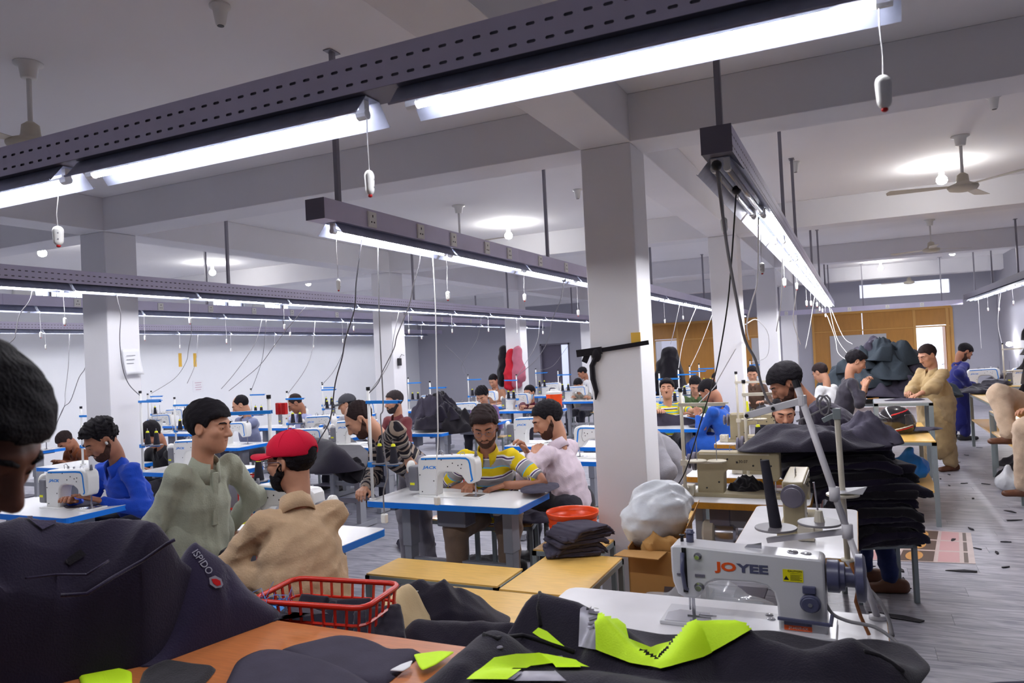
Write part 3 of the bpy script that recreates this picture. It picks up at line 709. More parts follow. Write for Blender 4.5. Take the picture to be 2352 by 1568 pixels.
# its leaning thread stand
b0 = Vector((.02, 2.90, TZ)); top = Vector(at_y(1832, 890, 3.02)); mid = b0.lerp(top, .36)
ls = thing('thread_stand', 'leaning light grey pole stand with two dark discs over the worn tables', 'thread stand', b0)
def rel(p): return tuple(Vector(p)-b0)
MB().cyl((0, 0, 0), rel(mid), .0115, n=12).cyl(rel(mid-(top-b0).normalized()*.02), rel(top), .0125, n=12).cyl((0, 0, 0), (0, 0, .01), .03, n=14).build('pole', 'pole_white', ls, True) if mat('pole_white', lin(208, 206, 210), .35) else None
MB().cyl(rel(top), rel(top+(top-b0).normalized()*.03), .0145, n=10).build('cap', 'black_plastic', ls)
aj = b0.lerp(top, .94); ae = Vector(at_y(1712, 955, 2.98))
MB().beam(rel(aj), rel(ae), .018, .026).cyl(rel(aj-Vector((0, .0, .02))), rel(aj+Vector((0, 0, .02))), .017).build('top_arm', 'pole_white', ls, bevel=.002)
for t in (.97, .5): 
    q = aj.lerp(ae, t); MB().cyl(rel(q+Vector((0, -.012, 0))), rel(q+Vector((0, -.018, 0))), .0075, n=12).build('grommet', 'black_plastic', ls)
for t in (.36, .52): q = b0.lerp(top, t); MB().cyl(rel(q-Vector((0, 0, .025))), rel(q+Vector((0, 0, .025))), .019, n=12).build('clamp', 'pole_white', ls, True)
j1 = b0.lerp(top, .36); e1 = Vector(at_y(1762, 1240, 2.98))
MB().beam(rel(j1), rel(e1), .02, .02).build('tray_arm', 'pole_white', ls, bevel=.002)
mat('disc_grey', lin(120, 116, 120), .5)
for k, (x, y) in enumerate(((1782, 1212), (1882, 1200))):
    p = Vector(at_y(x, y, 2.98)); MB().lathe([(.0, -.004), (.076, -.004), (.078, 0), (.076, .004), (.0, .004)], rel(p), 26).build('disc', 'disc_grey', ls, smooth=.6)
    if k == 1:
        MB().lathe([(.019, .004), (.012, .045), (.0, .048)], rel(p), 10).build('cone_holder', 'cream_paint', ls, smooth=.6); MB().cyl(rel(p), rel(p+Vector((-.012, 0, .15))), .0035, n=6).build('pin', 'steel_chrome', ls)
    else:
        tc_ = thing('thread_cone', 'tall dark thread tube standing on the disc of the leaning stand', 'thread cone', p+Vector((0, 0, .004)))
        MB().lathe([(.0, 0), (.023, 0), (.017, .255), (.0, .257)], n=16).build('thread', 'thread_black', tc_, smooth=.7); tc_.rotation_euler = (0, -.11, 0)
# second pole with a coiled cable
p0 = Vector(at_y(1940, 1160, 3.62)); p1 = Vector(at_y(1922, 950, 3.62)); p0.z = TZ; 
ps = thing('cable_pole', 'cream pole with a grey coiled cable at its head beside the leaning stand', 'pole', p0)
MB().cyl((0, 0, 0), tuple(p1-p0), .0125, n=12).cyl((0, 0, 0), (0, 0, .01), .028).build('pole', 'cream_paint', ps, True)
MB().box(tuple(p1-p0), (.034, .034, .05)).beam(tuple(p1-p0), tuple(p1-p0+Vector((-.06, -.01, -.03))), .012, .022).build('pole_head', 'frame_grey', ps, bevel=.003)
q = p1-p0+Vector((0, 0, .02)); lp = [q]
for t in range(15): a = t/14*2*PI*1.5; lp.append(q+Vector((-.05-.012*math.sin(a*.7), -.02, .02+.045*math.sin(a)))+Vector((-.03*math.cos(a), 0, 0)))
lp += [q+Vector((-.1, -.02, -.02)), q+Vector((-.17, -.03, -.05))]
MB().tube(lp, .005, 6).build('coiled_cable', 'cord_grey', ps, True)
dp = p0.lerp(p1, .45)
MB().lathe([(.0, -.004), (.07, -.004), (.07, .004), (.0, .004)], tuple(dp-p0), 20).build('disc', 'cream_paint', ps, smooth=.6)
sc_ = thing('cloth_scrap', 'white cloth scrap lying on the disc of the cream pole', 'scrap', dp+Vector((.01, 0, .005)))
MB().add([(-.06, -.03, 0), (.0, -.05, .012), (.07, -.02, .004), (.09, .02, .03), (.0, .04, .008), (-.05, .03, .016)]+[(-.06, -.03, -.002), (.0, -.05, .009), (.07, -.02, .001), (.09, .02, .027), (.0, .04, .005), (-.05, .03, .013)], [(0,1,2,3,4,5), (11,10,9,8,7,6)]+[(i, i+6, (i+1) % 6+6, (i+1) % 6) for i in range(6)]).build('cloth', 'paper', sc_)
# ================================================================== smooth surfaces from blended rounded cones
F32 = np.float32
def surface_nets(D, lo, h):
    s = D < 0
    n = np.array(D.shape)-1
    cnt = np.zeros(n, np.int8); sl = [slice(0, -1), slice(1, None)]
    for a in (0, 1):
        for b in (0, 1):
            for c in (0, 1): cnt += s[sl[a], sl[b], sl[c]]
    mixed = (cnt > 0) & (cnt < 8)
    ijk = np.argwhere(mixed); idx = np.full(n, -1, np.int64); idx[mixed] = np.arange(len(ijk))
    acc = np.zeros((len(ijk), 3)); w = np.zeros(len(ijk))
    cor = [(a, b, c) for a in (0, 1) for b in (0, 1) for c in (0, 1)]
    val = {q: D[ijk[:, 0]+q[0], ijk[:, 1]+q[1], ijk[:, 2]+q[2]] for q in cor}
    for p in cor:
        for ax in range(3):
            if p[ax] == 0:
                q = tuple(1 if i == ax else p[i] for i in range(3)); fa, fb = val[p], val[q]
                cr = (fa < 0) != (fb < 0); t = np.where(cr, fa/np.where(fa == fb, 1, fa-fb), 0)
                pos = np.repeat(np.array(p, float)[None], len(ijk), 0); pos[:, ax] += t
                acc[cr] += pos[cr]; w[cr] += 1
    V = lo+(ijk+acc/w[:, None])*h
    Q = []
    for ax in range(3):
        a = [slice(None)]*3; b = [slice(None)]*3; a[ax] = slice(0, -1); b[ax] = slice(1, None)
        sa, sb = s[tuple(a)], s[tuple(b)]; ch = np.argwhere(sa != sb)
        o1, o2 = [(1, 2), (2, 0), (0, 1)][ax]
        ok = (ch[:, o1] > 0) & (ch[:, o2] > 0) & (ch[:, o1] < n[o1]) & (ch[:, o2] < n[o2]); ch = ch[ok]
        flip = sa[ch[:, 0], ch[:, 1], ch[:, 2]]
        def ci(d1, d2):
            q = ch.copy(); q[:, o1] -= d1; q[:, o2] -= d2; return idx[q[:, 0], q[:, 1], q[:, 2]]
        quad = np.stack([ci(1, 1), ci(0, 1), ci(0, 0), ci(1, 0)], 1)
        quad[~flip] = quad[~flip][:, ::-1]; Q.append(quad)
    return V, np.concatenate(Q)
def smin(a, b, k):
    if k <= 0: return np.minimum(a, b)
    t = np.clip(.5+.5*(b-a)/k, 0, 1); return b+(a-b)*t-k*t*(1-t)
def cone_d(X, p0, p1, r0, r1, sq=None):
    p0 = np.asarray(p0, float); p1 = np.asarray(p1, float); v = p1-p0; L2 = max(float(v@v), 1e-9)
    d = X-p0; t = np.clip((d@v)/L2, 0, 1); q = d-t[..., None]*v
    if sq is not None:
        for ax, k in sq: ax = np.asarray(ax, float); q = q+(q@ax)[..., None]*ax*(k-1)
    return np.sqrt((q*q).sum(-1))-(r0+(r1-r0)*t)
def ell_d(X, c, r):
    r = np.asarray(r, float); q = (X-np.asarray(c, float))/r; return (np.sqrt((q*q).sum(-1))-1)*r.min()
def grid(lo, hi, h):
    ax = [np.arange(lo[i], hi[i]+h, h) for i in range(3)]
    return np.stack(np.meshgrid(*ax, indexing='ij'), -1)
def blend(prims, h, k=.03, wr=0.0, seed=0, wl=.09, pad=.03):
    P = np.array([q for p in prims for q in (p[0], p[1])], float); R = max(max(p[2], p[3]) for p in prims)
    lo = P.min(0)-R-pad; hi = P.max(0)+R+pad; X = grid(lo, hi, h); D = np.full(X.shape[:3], 9.0)
    for p in prims:
        r = max(p[2], p[3])+k+3*h; a = np.minimum(p[0], p[1])-r; b = np.maximum(p[0], p[1])+r
        i0 = np.maximum(((a-lo)/h).astype(int), 0); i1 = np.minimum(((b-lo)/h).astype(int)+2, X.shape[:3])
        s = tuple(slice(i0[i], i1[i]) for i in range(3))
        D[s] = smin(D[s], cone_d(X[s], p[0], p[1], p[2], p[3], p[4] if len(p) > 4 else None), k)
    if wr:
        rg = np.random.default_rng(seed); near = np.abs(D) < .06; pts = X[near]; acc = np.zeros(len(pts))
        for j in range(5):
            d1 = rg.normal(size=3); d1[2] *= .7; d1 /= np.linalg.norm(d1); d2 = rg.normal(size=3); d2 /= np.linalg.norm(d2)
            f = 2*PI/(wl*(.6+.9*rg.random()))
            ph = f*(pts@d1)+2.2*np.sin(.45*f*(pts@d2)+rg.random()*6)+rg.random()*6
            acc += (np.abs(np.sin(ph*.5))**.7-.66)
        D[near] += wr*acc/2
    return surface_nets(D, lo, h)
def np_mesh(name, V, Fq, m, smooth=True):
    me = bpy.data.meshes.new(name); nv, nf = len(V), len(Fq)
    me.vertices.add(nv); me.vertices.foreach_set('co', np.asarray(V, F32).ravel())
    k = Fq.shape[1]; me.loops.add(nf*k); me.loops.foreach_set('vertex_index', Fq.astype(np.int32).ravel())
    me.polygons.add(nf); me.polygons.foreach_set('loop_start', np.arange(0, nf*k, k, dtype=np.int32)); me.polygons.foreach_set('loop_total', np.full(nf, k, np.int32))
    me.update(calc_edges=True); me.validate()
    if smooth: me.shade_smooth()
    if m is not None: me.materials.append(MATS[m] if isinstance(m, str) else m)
    return me

# ------------------------------------------------------------------ templates: head, hair, hands, shoes
def wob(X, amp, f, seed):
    rg = np.random.default_rng(seed); o = np.zeros(X.shape[:-1])
    for j in range(4):
        d = rg.normal(size=3); d /= np.linalg.norm(d); o += np.sin(f*(.7+.8*rg.random())*(X@d)+rg.random()*6+1.5*np.sin(.4*f*(X@rg.normal(size=3))))
    return amp*o/4
def head_field(X):
    D = ell_d(X, (0, -.014, .034), (.074, .094, .084))
    D = smin(D, ell_d(X, (0, .028, -.022), (.064, .066, .085)), .03)
    D = smin(D, ell_d(X, (0, .018, -.066), (.056, .062, .045)), .03)
    D = smin(D, ell_d(X, (0, .062, -.096), (.026, .024, .022)), .03)
    for s in (-1, 1):
        D = smin(D, ell_d(X, (s*.042, .062, -.018), (.022, .022, .022)), .02)
        D = smin(D, cone_d(X, (s*.012, .086, .028), (s*.046, .07, .026), .011, .009), .014)
    for s in (-1, 1):
        e = ell_d(X, (s*.031, .101, .004), (.019, .018, .0125)); D = -smin(-D, e, .012)
        D = smin(D, ell_d(X, (s*.031, .080, .004), (.016, .012, .012)), .004)
        D = smin(D, cone_d(X, (s*.018, .0905, .013), (s*.045, .082, .010), .004, .003), .006)
    D = smin(D, cone_d(X, (0, .088, .018), (0, .112, -.028), .0075, .0125), .012)
    for s in (-1, 1): D = smin(D, ell_d(X, (s*.011, .1, -.032), (.0085, .011, .008)), .008)
    D = smin(D, cone_d(X, (-.019, .085, -.058), (.019, .085, -.058), .0055, .0055), .007)
    D = smin(D, cone_d(X, (-.015, .084, -.07), (.015, .084, -.07), .0065, .0065), .006)
    D = -smin(-D, cone_d(X, (-.02, .096, -.0638), (.02, .096, -.0638), .003, .003), .004)
    for s in (-1, 1):
        e = ell_d(X, (s*.076, -.006, -.004), (.010, .021, .033)); e2 = ell_d(X, (s*.084, -.002, -.002), (.007, .012, .02))
        D = smin(D, -smin(-e, e2, .006), .008)
    D = smin(D, cone_d(X, (0, -.022, -.05), (0, -.035, -.21), .049, .052), .03)
    return D
def hairline(X, front=.072, side=.006, back=-.07):
    y = X[..., 1]; z = np.interp(y, [-.1, -.045, -.012, .03, .05, .085], [back, back+.02, side, side+.012, front-.015, front])
    return z-X[..., 2]
def hair_field(X, style):
    skull = ell_d(X, (0, -.014, .034), (.074, .094, .084))
    thick = {'short': .011, 'boy': .016, 'quiff': .010, 'thick': .017, 'bald': .007, 'curly': .019}[style]
    if style == 'quiff': thick = np.where(X[..., 2] > .07, .024, .007)
    if style == 'boy': thick = np.interp(X[..., 2], [-.06, .02, .08], [.010, .016, .02])
    D = skull-thick
    amp, f = {'short': (.004, 240), 'boy': (.003, 170), 'quiff': (.010, 190), 'thick': (.005, 170), 'bald': (.003, 240), 'curly': (.012, 230)}[style]
    D = D+wob(X, amp, f, 5)
    line = hairline(X, front={'bald': .098, 'boy': .058, 'quiff': .078, 'thick': .066}.get(style, .072), side=-.005 if style == 'boy' else .006, back=-.082 if style == 'boy' else -.07)
    if style == 'boy':
        fr = ell_d(X, (.02, .062, .062), (.06, .034, .032)); D = smin(D, fr+wob(X, .004, 170, 9), .01)
        line = np.minimum(line, .05+.2*np.abs(X[..., 0]+.03)-X[..., 2])
    if style == 'thick':
        fr = ell_d(X, (0, .06, .085), (.055, .036, .026)); D = smin(D, fr, .015)
    ear = np.minimum(ell_d(X, (.078, -.004, -.004), (.018, .026, .034)), ell_d(X, (-.078, -.004, -.004), (.018, .026, .034)))
    D = np.maximum(D, line+wob(X, .004, 150, 3)); D = np.maximum(D, -ear)
    if style == 'bald': D = np.maximum(D, -ell_d(X, (0, .045, .115), (.045, .06, .05)))
    return D
def beard_field(X, style):
    if style == 'moustache':
        D = cone_d(X, (-.03, .078, -.056), (0, .092, -.047), .005, .007); D = smin(D, cone_d(X, (.03, .078, -.056), (0, .092, -.047), .005, .007), .004)
        return D+wob(X, .0012, 500, 2)
    H = head_field(X)-(.006 if style == 'beard' else .0025)
    line = np.interp(X[..., 1], [-.01, .01, .05, .075, .1], [.0, -.02, -.055, -.045, -.042])
    D = np.maximum(H+wob(X, .002, 320, 4), X[..., 2]-line); D = np.maximum(D, np.interp(X[..., 2], [-.13, -.085, -.05, .0], [.035, .02, -.008, -.012])-X[..., 1]); D = np.maximum(D, -.128-X[..., 2])
    mouth = ell_d(X, (0, .092, -.063), (.026, .02, .0095)); D = np.maximum(D, -mouth)
    ck = np.minimum(ell_d(X, (.04, .085, -.035), (.024, .03, .026)), ell_d(X, (-.04, .085, -.035), (.024, .03, .026))); D = np.maximum(D, -ck)
    return D
def template(field, lo, hi, h):
    X = grid(lo, hi, h); return surface_nets(field(X), np.array(lo, float), h)
HEAD = {2: template(head_field, (-.1, -.13, -.235), (.1, .14, .14), .0042), 0: template(head_field, (-.1, -.13, -.235), (.1, .14, .14), .0085)}
skin_cols = {'a': (180, 128, 100), 'b': (166, 112, 86), 'c': (194, 142, 114), 'd': (112, 70, 54)}
for k, c in skin_cols.items(): mat('skin_'+k, lin(*c), .5, var=.06, vscale=25, spec=.4)
mat('stubble', lin(74, 50, 42), .7, spec=.2); mat('hair_black', lin(22, 18, 24), .75, spec=.2, bump=.6, bscale=260, stretch=(1, .35, 1)); mat('hair_brown', lin(44, 32, 32), .75, spec=.2, bump=.6, bscale=260); mat('hair_grey', lin(60, 52, 54), .75, spec=.2, bump=.6, bscale=260)
mat('eye_white', lin(225, 220, 215), .2); mat('eye_dark', lin(30, 20, 18), .15); mat('lip', lin(140, 78, 70), .5)
HAIR = {}
def hair_mesh(style, m, hi):
    k = (style, m, hi)
    if k not in HAIR:
        V, Q = template(lambda X: hair_field(X, style), (-.12, -.14, -.12), (.12, .14, .16), .0048 if hi else .0085); HAIR[k] = np_mesh('hair', V, Q, m)
    return HAIR[k]
def beard_mesh(style, m, hi):
    k = ('b'+style, m, hi)
    if k not in HAIR:
        V, Q = template(lambda X: beard_field(X, style), (-.09, -.03, -.15), (.09, .13, .02), .0036 if hi else .006); HAIR[k] = np_mesh('beard', V, Q, m)
    return HAIR[k]
def hand_prims(pose):
    c = {'flat': 8, 'rest': 24, 'curl': 42, 'grip': 68}[pose]; P = []
    kn = [(-.031, .079, .002, .056), (-.011, .089, .004, .072), (.010, .093, .004, .078), (.030, .086, .002, .070)]
    for i, (x, y, z, L) in enumerate(kn):
        P.append(((x*.45, .0, 0), (x, y, z), .0155, .0115, [((0, 0, 1), 1.15)]))
        a = -math.radians(c*.6); p = np.array((x, y, z)); r = .0098 if i else .0085
        for j, f in enumerate((.45, .32, .23)):
            q = p+np.array((x*.15*f, math.cos(a), math.sin(a)))*L*f; P.append((tuple(p), tuple(q), r, r-.001)); p = q; r -= .001; a -= math.radians(c*(1.1-.15*j))
    t0 = np.array((.022, .02, -.004)); t1 = t0+np.array((.027, .03, -.010)); t2 = t1+np.array((.010, .026, -.004-.0001*c)); t3 = t2+np.array((-.002-.0001*c, .022, -.004-.0001*c))
    P += [(tuple(t0), tuple(t1), .0145, .0115), (tuple(t1), tuple(t2), .0108, .0098), (tuple(t2), tuple(t3), .0095, .0078), ((0, -.05, 0), (0, .01, 0), .024, .022, [((0, 0, 1), 1.25)])]
    return P
HANDS = {}
def hand_tpl(pose, right, hi):
    k = (pose, right, hi)
    if k not in HANDS:
        V, Q = blend(hand_prims(pose), .0038 if hi else .0065, k=.006)
        if right: V = V*np.array((-1, 1, 1)); Q = Q[:, ::-1]
        HANDS[k] = (V, Q)
    return HANDS[k]
_sv, _sq = blend([((0, -.07, .045), (0, .02, .045), .043, .045), ((0, .02, .035), (.004, .15, .03), .043, .036, [((0, 0, 1), 1.35)]), ((0, -.07, .02), (0, .14, .018), .04, .038, [((0, 0, 1), 2.0)])], .009, k=.02)
mat('shoe_brown', lin(98, 58, 36), .5); mat('shoe_dark', lin(40, 36, 38), .5)
SHOE = {k: np_mesh('shoe', _sv, _sq, k) for k in ('shoe_brown', 'shoe_dark')}
def unit(v): v = np.asarray(v, float); return v/max(np.linalg.norm(v), 1e-9)
def ik(a, w, l1, l2, hint):
    a = np.asarray(a, float); w = np.asarray(w, float); v = w-a; d = np.linalg.norm(v); d2 = min(d, (l1+l2)*.985); v = unit(v); w = a+v*d2
    c = (l1*l1+d2*d2-l2*l2)/(2*l1*d2); c = max(-1, min(1, c)); h = np.asarray(hint, float); h = unit(h-v*(h@v))
    return a+v*l1*c+h*l1*math.sqrt(1-c*c), w
def limb(pts, rs, n=10, sub=5):
    # tapering tube through joints with rounded bends
    P = [np.asarray(p, float) for p in pts]; out, rr = [], []
    for i in range(len(P)-1):
        p0 = P[max(i-1, 0)]; p1 = P[i]; p2 = P[i+1]; p3 = P[min(i+2, len(P)-1)]
        for k in range(sub):
            t = k/sub; m1 = (p2-p0)*.35; m2 = (p3-p1)*.35; h00 = 2*t**3-3*t**2+1; h10 = t**3-2*t**2+t; h01 = -2*t**3+3*t**2; h11 = t**3-t**2
            out.append(h00*p1+h10*m1+h01*p2+h11*m2); rr.append(rs[i]+(rs[i+1]-rs[i])*t)
    out.append(P[-1]); rr.append(rs[-1])
    mb = MB().tube([tuple(p) for p in out], rr, n); return np.array(mb.v), mb.f
def cloth_mat(name, rgb, rough=.85, bump=.25, var=.10, bscale=120, vscale=14): return mat(name, lin(*rgb), rough, var=var, vscale=vscale, bump=bump, bscale=bscale, spec=.25, sheen=.15)
def stripe_mat(name, period, bands):
    m = bpy.data.materials.new(name); m.use_nodes = True; nt = m.node_tree; b = nt.nodes['Principled BSDF']; L = nt.links.new
    b.inputs['Roughness'].default_value = .85; b.inputs['Specular IOR Level'].default_value = .25
    at = nt.nodes.new('ShaderNodeAttribute'); at.attribute_name = 'along'
    dv = nt.nodes.new('ShaderNodeMath'); dv.operation = 'DIVIDE'; dv.inputs[1].default_value = period; fr = nt.nodes.new('ShaderNodeMath'); fr.operation = 'FRACT'
    cr = nt.nodes.new('ShaderNodeValToRGB'); cr.color_ramp.interpolation = 'CONSTANT'; e = cr.color_ramp.elements
    for i, (p, c) in enumerate(bands):
        el = e[i] if i < 2 else e.new(p); el.position = p; el.color = (*lin(*c), 1)
    L(at.outputs['Fac'], dv.inputs[0]); L(dv.outputs[0], fr.inputs[0]); L(fr.outputs[0], cr.inputs[0]); L(cr.outputs[0], b.inputs['Base Color'])
    MATS[name] = m; return m
eye_me = MB().ell((0, 0, 0), (.0125, .0118, .0072), 12, 8).mesh('eye', True); eye_me.materials.append(MATS['eye_white'])
iris_me = MB().ell((0, .0080, -.001), (.0055, .0050, .0052), 10, 6).mesh('iris', True); iris_me.materials.append(MATS['eye_dark'])
def brow_mesh(m):
    k = ('brow', m)
    if k not in HAIR:
        s = 1; mb = MB().tube([(s*.013, .0985, .0235), (s*.028, .096, .029), (s*.044, .083, .027), (s*.05, .076, .022)], [.003, .0042, .0036, .002], 6)
        HAIR[k] = mb.mesh('eyebrow', True); HAIR[k].materials.append(MATS[m])
    return HAIR[k]
glass_me = None
def glasses_mesh():
    global glass_me
    if glass_me is None:
        mb = MB()
        for s in (-1, 1):
            ring = [(s*.033+.022*math.cos(a), .108-.004*abs(math.cos(a)), .0+.0165*math.sin(a)) for a in [2*PI*i/16 for i in range(16)]]; mb.tube(ring, .0013, 5, closed=True)
            mb.tube([(s*.055, .104, .003), (s*.075, .06, .006), (s*.082, .0, .006), (s*.08, -.012, -.006)], .0014, 5)
        mb.tube([(-.012, .109, .003), (0, .113, .005), (.012, .109, .003)], .0014, 5)
        glass_me = mb.mesh('spectacles', True); glass_me.materials.append(MATS['steel_dark'])
    return glass_me
PEOPLE = {}
def person(label, head, D, face, lean=12, head_yaw=None, pitch=20, roll=0, hands=None, poses=('rest', 'rest'), sit=True, scale=1.07, skin='b', shirt=('shirt_x', (120, 120, 120)), sleeve='long', pants=('pants_dark', (44, 42, 52)), hair='short', hair_m='hair_black', beard=None, detail=1, kameez=False, side=0, twist=0, collar=True, pelvis_z=None, legs=None, shoes='shoe_dark', baggy=1.0, belly=0.0, elbows=(None, None), specs=False, loc=None, seat=.47, wr=.012, group=None, hand_dirs=(None, None), foot_fwd=.0, spread=0.0, loose=.008):
    s = scale; H = np.asarray(loc if loc is not None else at_d(head[0], head[1], D), float); fa = math.radians(face); fw = np.array((math.cos(fa), math.sin(fa), 0)); rt = np.array((math.sin(fa), -math.cos(fa), 0)); up = np.array((0, 0, 1.0))
    hy = math.radians(head_yaw if head_yaw is not None else face); la = math.radians(lean); sa = math.radians(side)
    T = unit(up*math.cos(la)+fw*math.sin(la)+rt*math.sin(sa)); TN = unit(np.cross(rt, T)) ; TN = TN if TN@fw > 0 else -TN; TR = np.cross(TN, T)
    if TR@rt < 0: TR = -TR
    if twist: tw = math.radians(twist); TN, TR = TN*math.cos(tw)+TR*math.sin(tw), TR*math.cos(tw)-TN*math.sin(tw)
    hf = np.array((math.cos(hy), math.sin(hy), 0)); nd = unit(T*.75+up*.6+hf*math.sin(math.radians(pitch))*.55); N = H-nd*.158*s
    pz = pelvis_z if pelvis_z is not None else ((seat+.085) if sit else .92*s)
    Lt = (N[2]-pz)/max(T[2], .2); Lt = max(.40*s, min(.62*s, Lt)); P = N-T*Lt; P[2] = max(P[2], .25)
    u = Lt/.52
    root = thing('person', label, 'person', (P[0], P[1], 0), 0, group); O = np.array((P[0], P[1], 0))
    Csh = N-T*.092*u
    sh = [Csh+TR*q*.160*s for q in (-1, 1)]                       # left, right shoulder
    hip = [P+rt*q*.092*s-up*.01 for q in (-1, 1)]
    kn, an = [], []
    for i, q in enumerate((-1, 1)):
        if legs and legs[i] is not None: k_, a_ = (np.asarray(x, float) for x in legs[i])
        elif sit:
            k_ = hip[i]+fw*.41*s+rt*q*(.05+spread)*s; k_[2] = max(min(hip[i][2]-.02, .50*s), .42); a_ = k_+fw*(.03+foot_fwd)*s; a_[2] = .085
        else:
            k_ = hip[i]+fw*(.03+.03*q)*s; k_[2] = .50*s; a_ = hip[i]+fw*(.0+.05*q)*s+rt*q*.02; a_[2] = .085
        kn.append(k_); an.append(a_)
    el, wrs = [], []
    hands = hands or (None, None)
    for i, q in enumerate((-1, 1)):
        tg = hands[i]
        if tg is None: tg = (P+fw*.36*s+rt*q*.16+up*.16) if sit else (sh[i]-up*.52*s+fw*.06+rt*q*.08)
        hint = elbows[i] if elbows[i] is not None else (rt*q*.6-up*.8-fw*.25)
        tg = np.asarray(tg, float); dr = hand_dirs[i]
        e, w_ = ik(sh[i], tg, .285*s, .255*s, hint); el.append(e); wrs.append(w_)
    hi = detail >= 2
    # ---- body: head, neck, arms, hands, trunk and legs in one mesh
    HR = unit(np.cross(hf, up)); pr = math.radians(pitch); hfp = unit(hf*math.cos(pr)-up*math.sin(pr)); hu = np.cross(HR, hfp)
    rr_ = math.radians(roll); HR, hu = HR*math.cos(rr_)+hu*math.sin(rr_), hu*math.cos(rr_)-HR*math.sin(rr_)
    hs = s*1.06; Mh = np.stack([HR, hfp, hu], 1)*hs
    V, Q = HEAD[2 if detail else 0]
    W = V.copy(); tt = np.clip((-.07-W[:, 2])/.14, 0, 1)[:, None]
    Wd = W@Mh.T+H
    nb = N-T*.085                                                     # bend the neck down onto the trunk
    low = W.copy(); axis_pt = np.stack([0*low[:, 0], -.028+0*low[:, 0], low[:, 2]], 1)
    dxy = low-axis_pt; offT = (dxy[:, :1]*np.cross(hf, up)+dxy[:, 1:2]*unit(TN*.5+hf*.5))*hs; off = dxy@Mh.T; tz = np.clip((-.05-low[:, 2])/.16, 0, 1)[:, None]
    line0 = (np.array((0, -.03, -.05))@Mh.T+H); bent = line0*(1-tz)+nb*tz+off*(1-tz)+offT*tz
    msk = (low[:, 2] < -.05)[:, None] & (low[:, 1] < .05)[:, None]; Wd = np.where(msk, bent*tt+Wd*(1-tt), Wd)
    vs = [Wd-O]; fs = [tuple(q) for q in Q]; nv = len(Wd)
    def addp(v, f):
        nonlocal nv
        vs.append(np.asarray(v)-O); fs.extend(tuple(i+nv for i in q) for q in f); nv += len(v)
    for i, q in enumerate((-1, 1)):
        addp(*limb([sh[i], el[i], wrs[i]], [.044*s, .038*s, .0265*s] if sleeve == 'short' else [.038*s, .033*s, .0255*s], 10))
        fdir = unit(hand_dirs[i]) if hand_dirs[i] is not None else unit(wrs[i]-el[i]); zb = up-fdir*(fdir@up); zb = unit(zb) if np.linalg.norm(zb) > .2 else unit(fw-fdir*(fdir@fw)); xb = np.cross(fdir, zb)
        hv, hq = hand_tpl(poses[i], i == 1, detail >= 1); addp((hv*s)@np.stack([xb, fdir, zb], 1).T+wrs[i]+fdir*.012, [tuple(z) for z in hq])
        addp(*limb([hip[i], kn[i], an[i]], [.055*s, .036*s, .028*s], 8, 3))
    addp(*limb([P, P+T*Lt*.5, N-T*.08], [.085*s, .085*s, .05*s], 10, 4))
    me = bpy.data.meshes.new('body'); me.from_pydata(np.concatenate(vs).tolist(), [], fs); me.shade_smooth(); me.materials.append(MATS['skin_'+skin]); obj('body', me, None, root)
    # ---- clothing
    h = {2: .0115, 1: .017, 0: .024}[detail]; fl = [(TN, 1/.70)]
    SP = [(P+T*.02-O, P+T*Lt*.35-O, (.156+loose)*s+belly, (.150+loose)*s+belly, fl), (P+T*Lt*.35-O, N-T*.235*s-O, (.150+loose)*s+belly*.8, (.160+loose*.6)*s, fl), (N-T*.235*s-O, N-T*.175*s-O, (.160+loose*.6)*s, .118*s, fl), (N-T*.15-O, N-T*.105-O, .075*s, .055*s)]
    for i, q in enumerate((-1, 1)):
        SP += [(N-T*.125+TR*q*.04-O, sh[i]-T*.005-O, .05*s, .056*s), (N-T*.082+TR*q*.052-TN*.012-O, sh[i]-O, .020*s, .046*s)]
        e_, w_ = el[i], wrs[i]
        if sleeve == 'short': SP.append((sh[i]-O, sh[i]+(e_-sh[i])*.72-O, .061*s, .058*s))
        else: SP += [(sh[i]-O, e_-O, .056*s, .050*s*baggy), (e_-O, w_-(w_-e_)*(.06 if sleeve == 'long' else .4)-O, .052*s*baggy, .037*s*baggy)]
    if kameez:
        for i in (0, 1):
            if sit: SP.append((hip[i]-O, hip[i]+(kn[i]-hip[i])*.8+up*.03-O, .125*s, .115*s))
            elif i == 0: SP.append((P+T*.06-O, P-up*.50*s+fw*.02-O, (.158+loose)*s+belly, (.185+loose)*s+belly*.6, [(fw, 1/.78)]))
    V, Q = blend(SP, h, k=.04, wr=wr*(1.25 if detail > 1 else 1.1), seed=len(PEOPLE)+3, wl=.10 if detail > 1 else .13)
    if shirt[0] not in MATS: cloth_mat(shirt[0], shirt[1])
    sm = np_mesh('shirt', V, Q, shirt[0])
    if shirt[0].startswith('stripe'):
        X = V; dT = np.minimum.reduce([cone_d(X, *p) for p in SP[:4]]); best = dT; al = (X-(P-O))@T
        for i in (0, 1):
            d1 = cone_d(X, sh[i]-O, el[i]-O, .06, .05); a1 = (X-(sh[i]-O))@unit(el[i]-sh[i]); m_ = (d1 < best-.012) & (a1 > .05); al = np.where(m_, -a1+.6, al); best = np.where(m_, d1, best)
            d2 = cone_d(X, el[i]-O, wrs[i]-O, .05, .04); a2 = (X-(el[i]-O))@unit(wrs[i]-el[i]); m_ = d2 < best-.004; al = np.where(m_, -a2+.315, al); best = np.where(m_, d2, best)
        at = sm.attributes.new('along', 'FLOAT', 'POINT'); at.data.foreach_set('value', (al+2.0).astype(F32))
    obj('shirt', sm, None, root)
    PP = [(hip[0]-O, hip[1]-O, .115*s, .115*s, [(fw, 1.1)])]
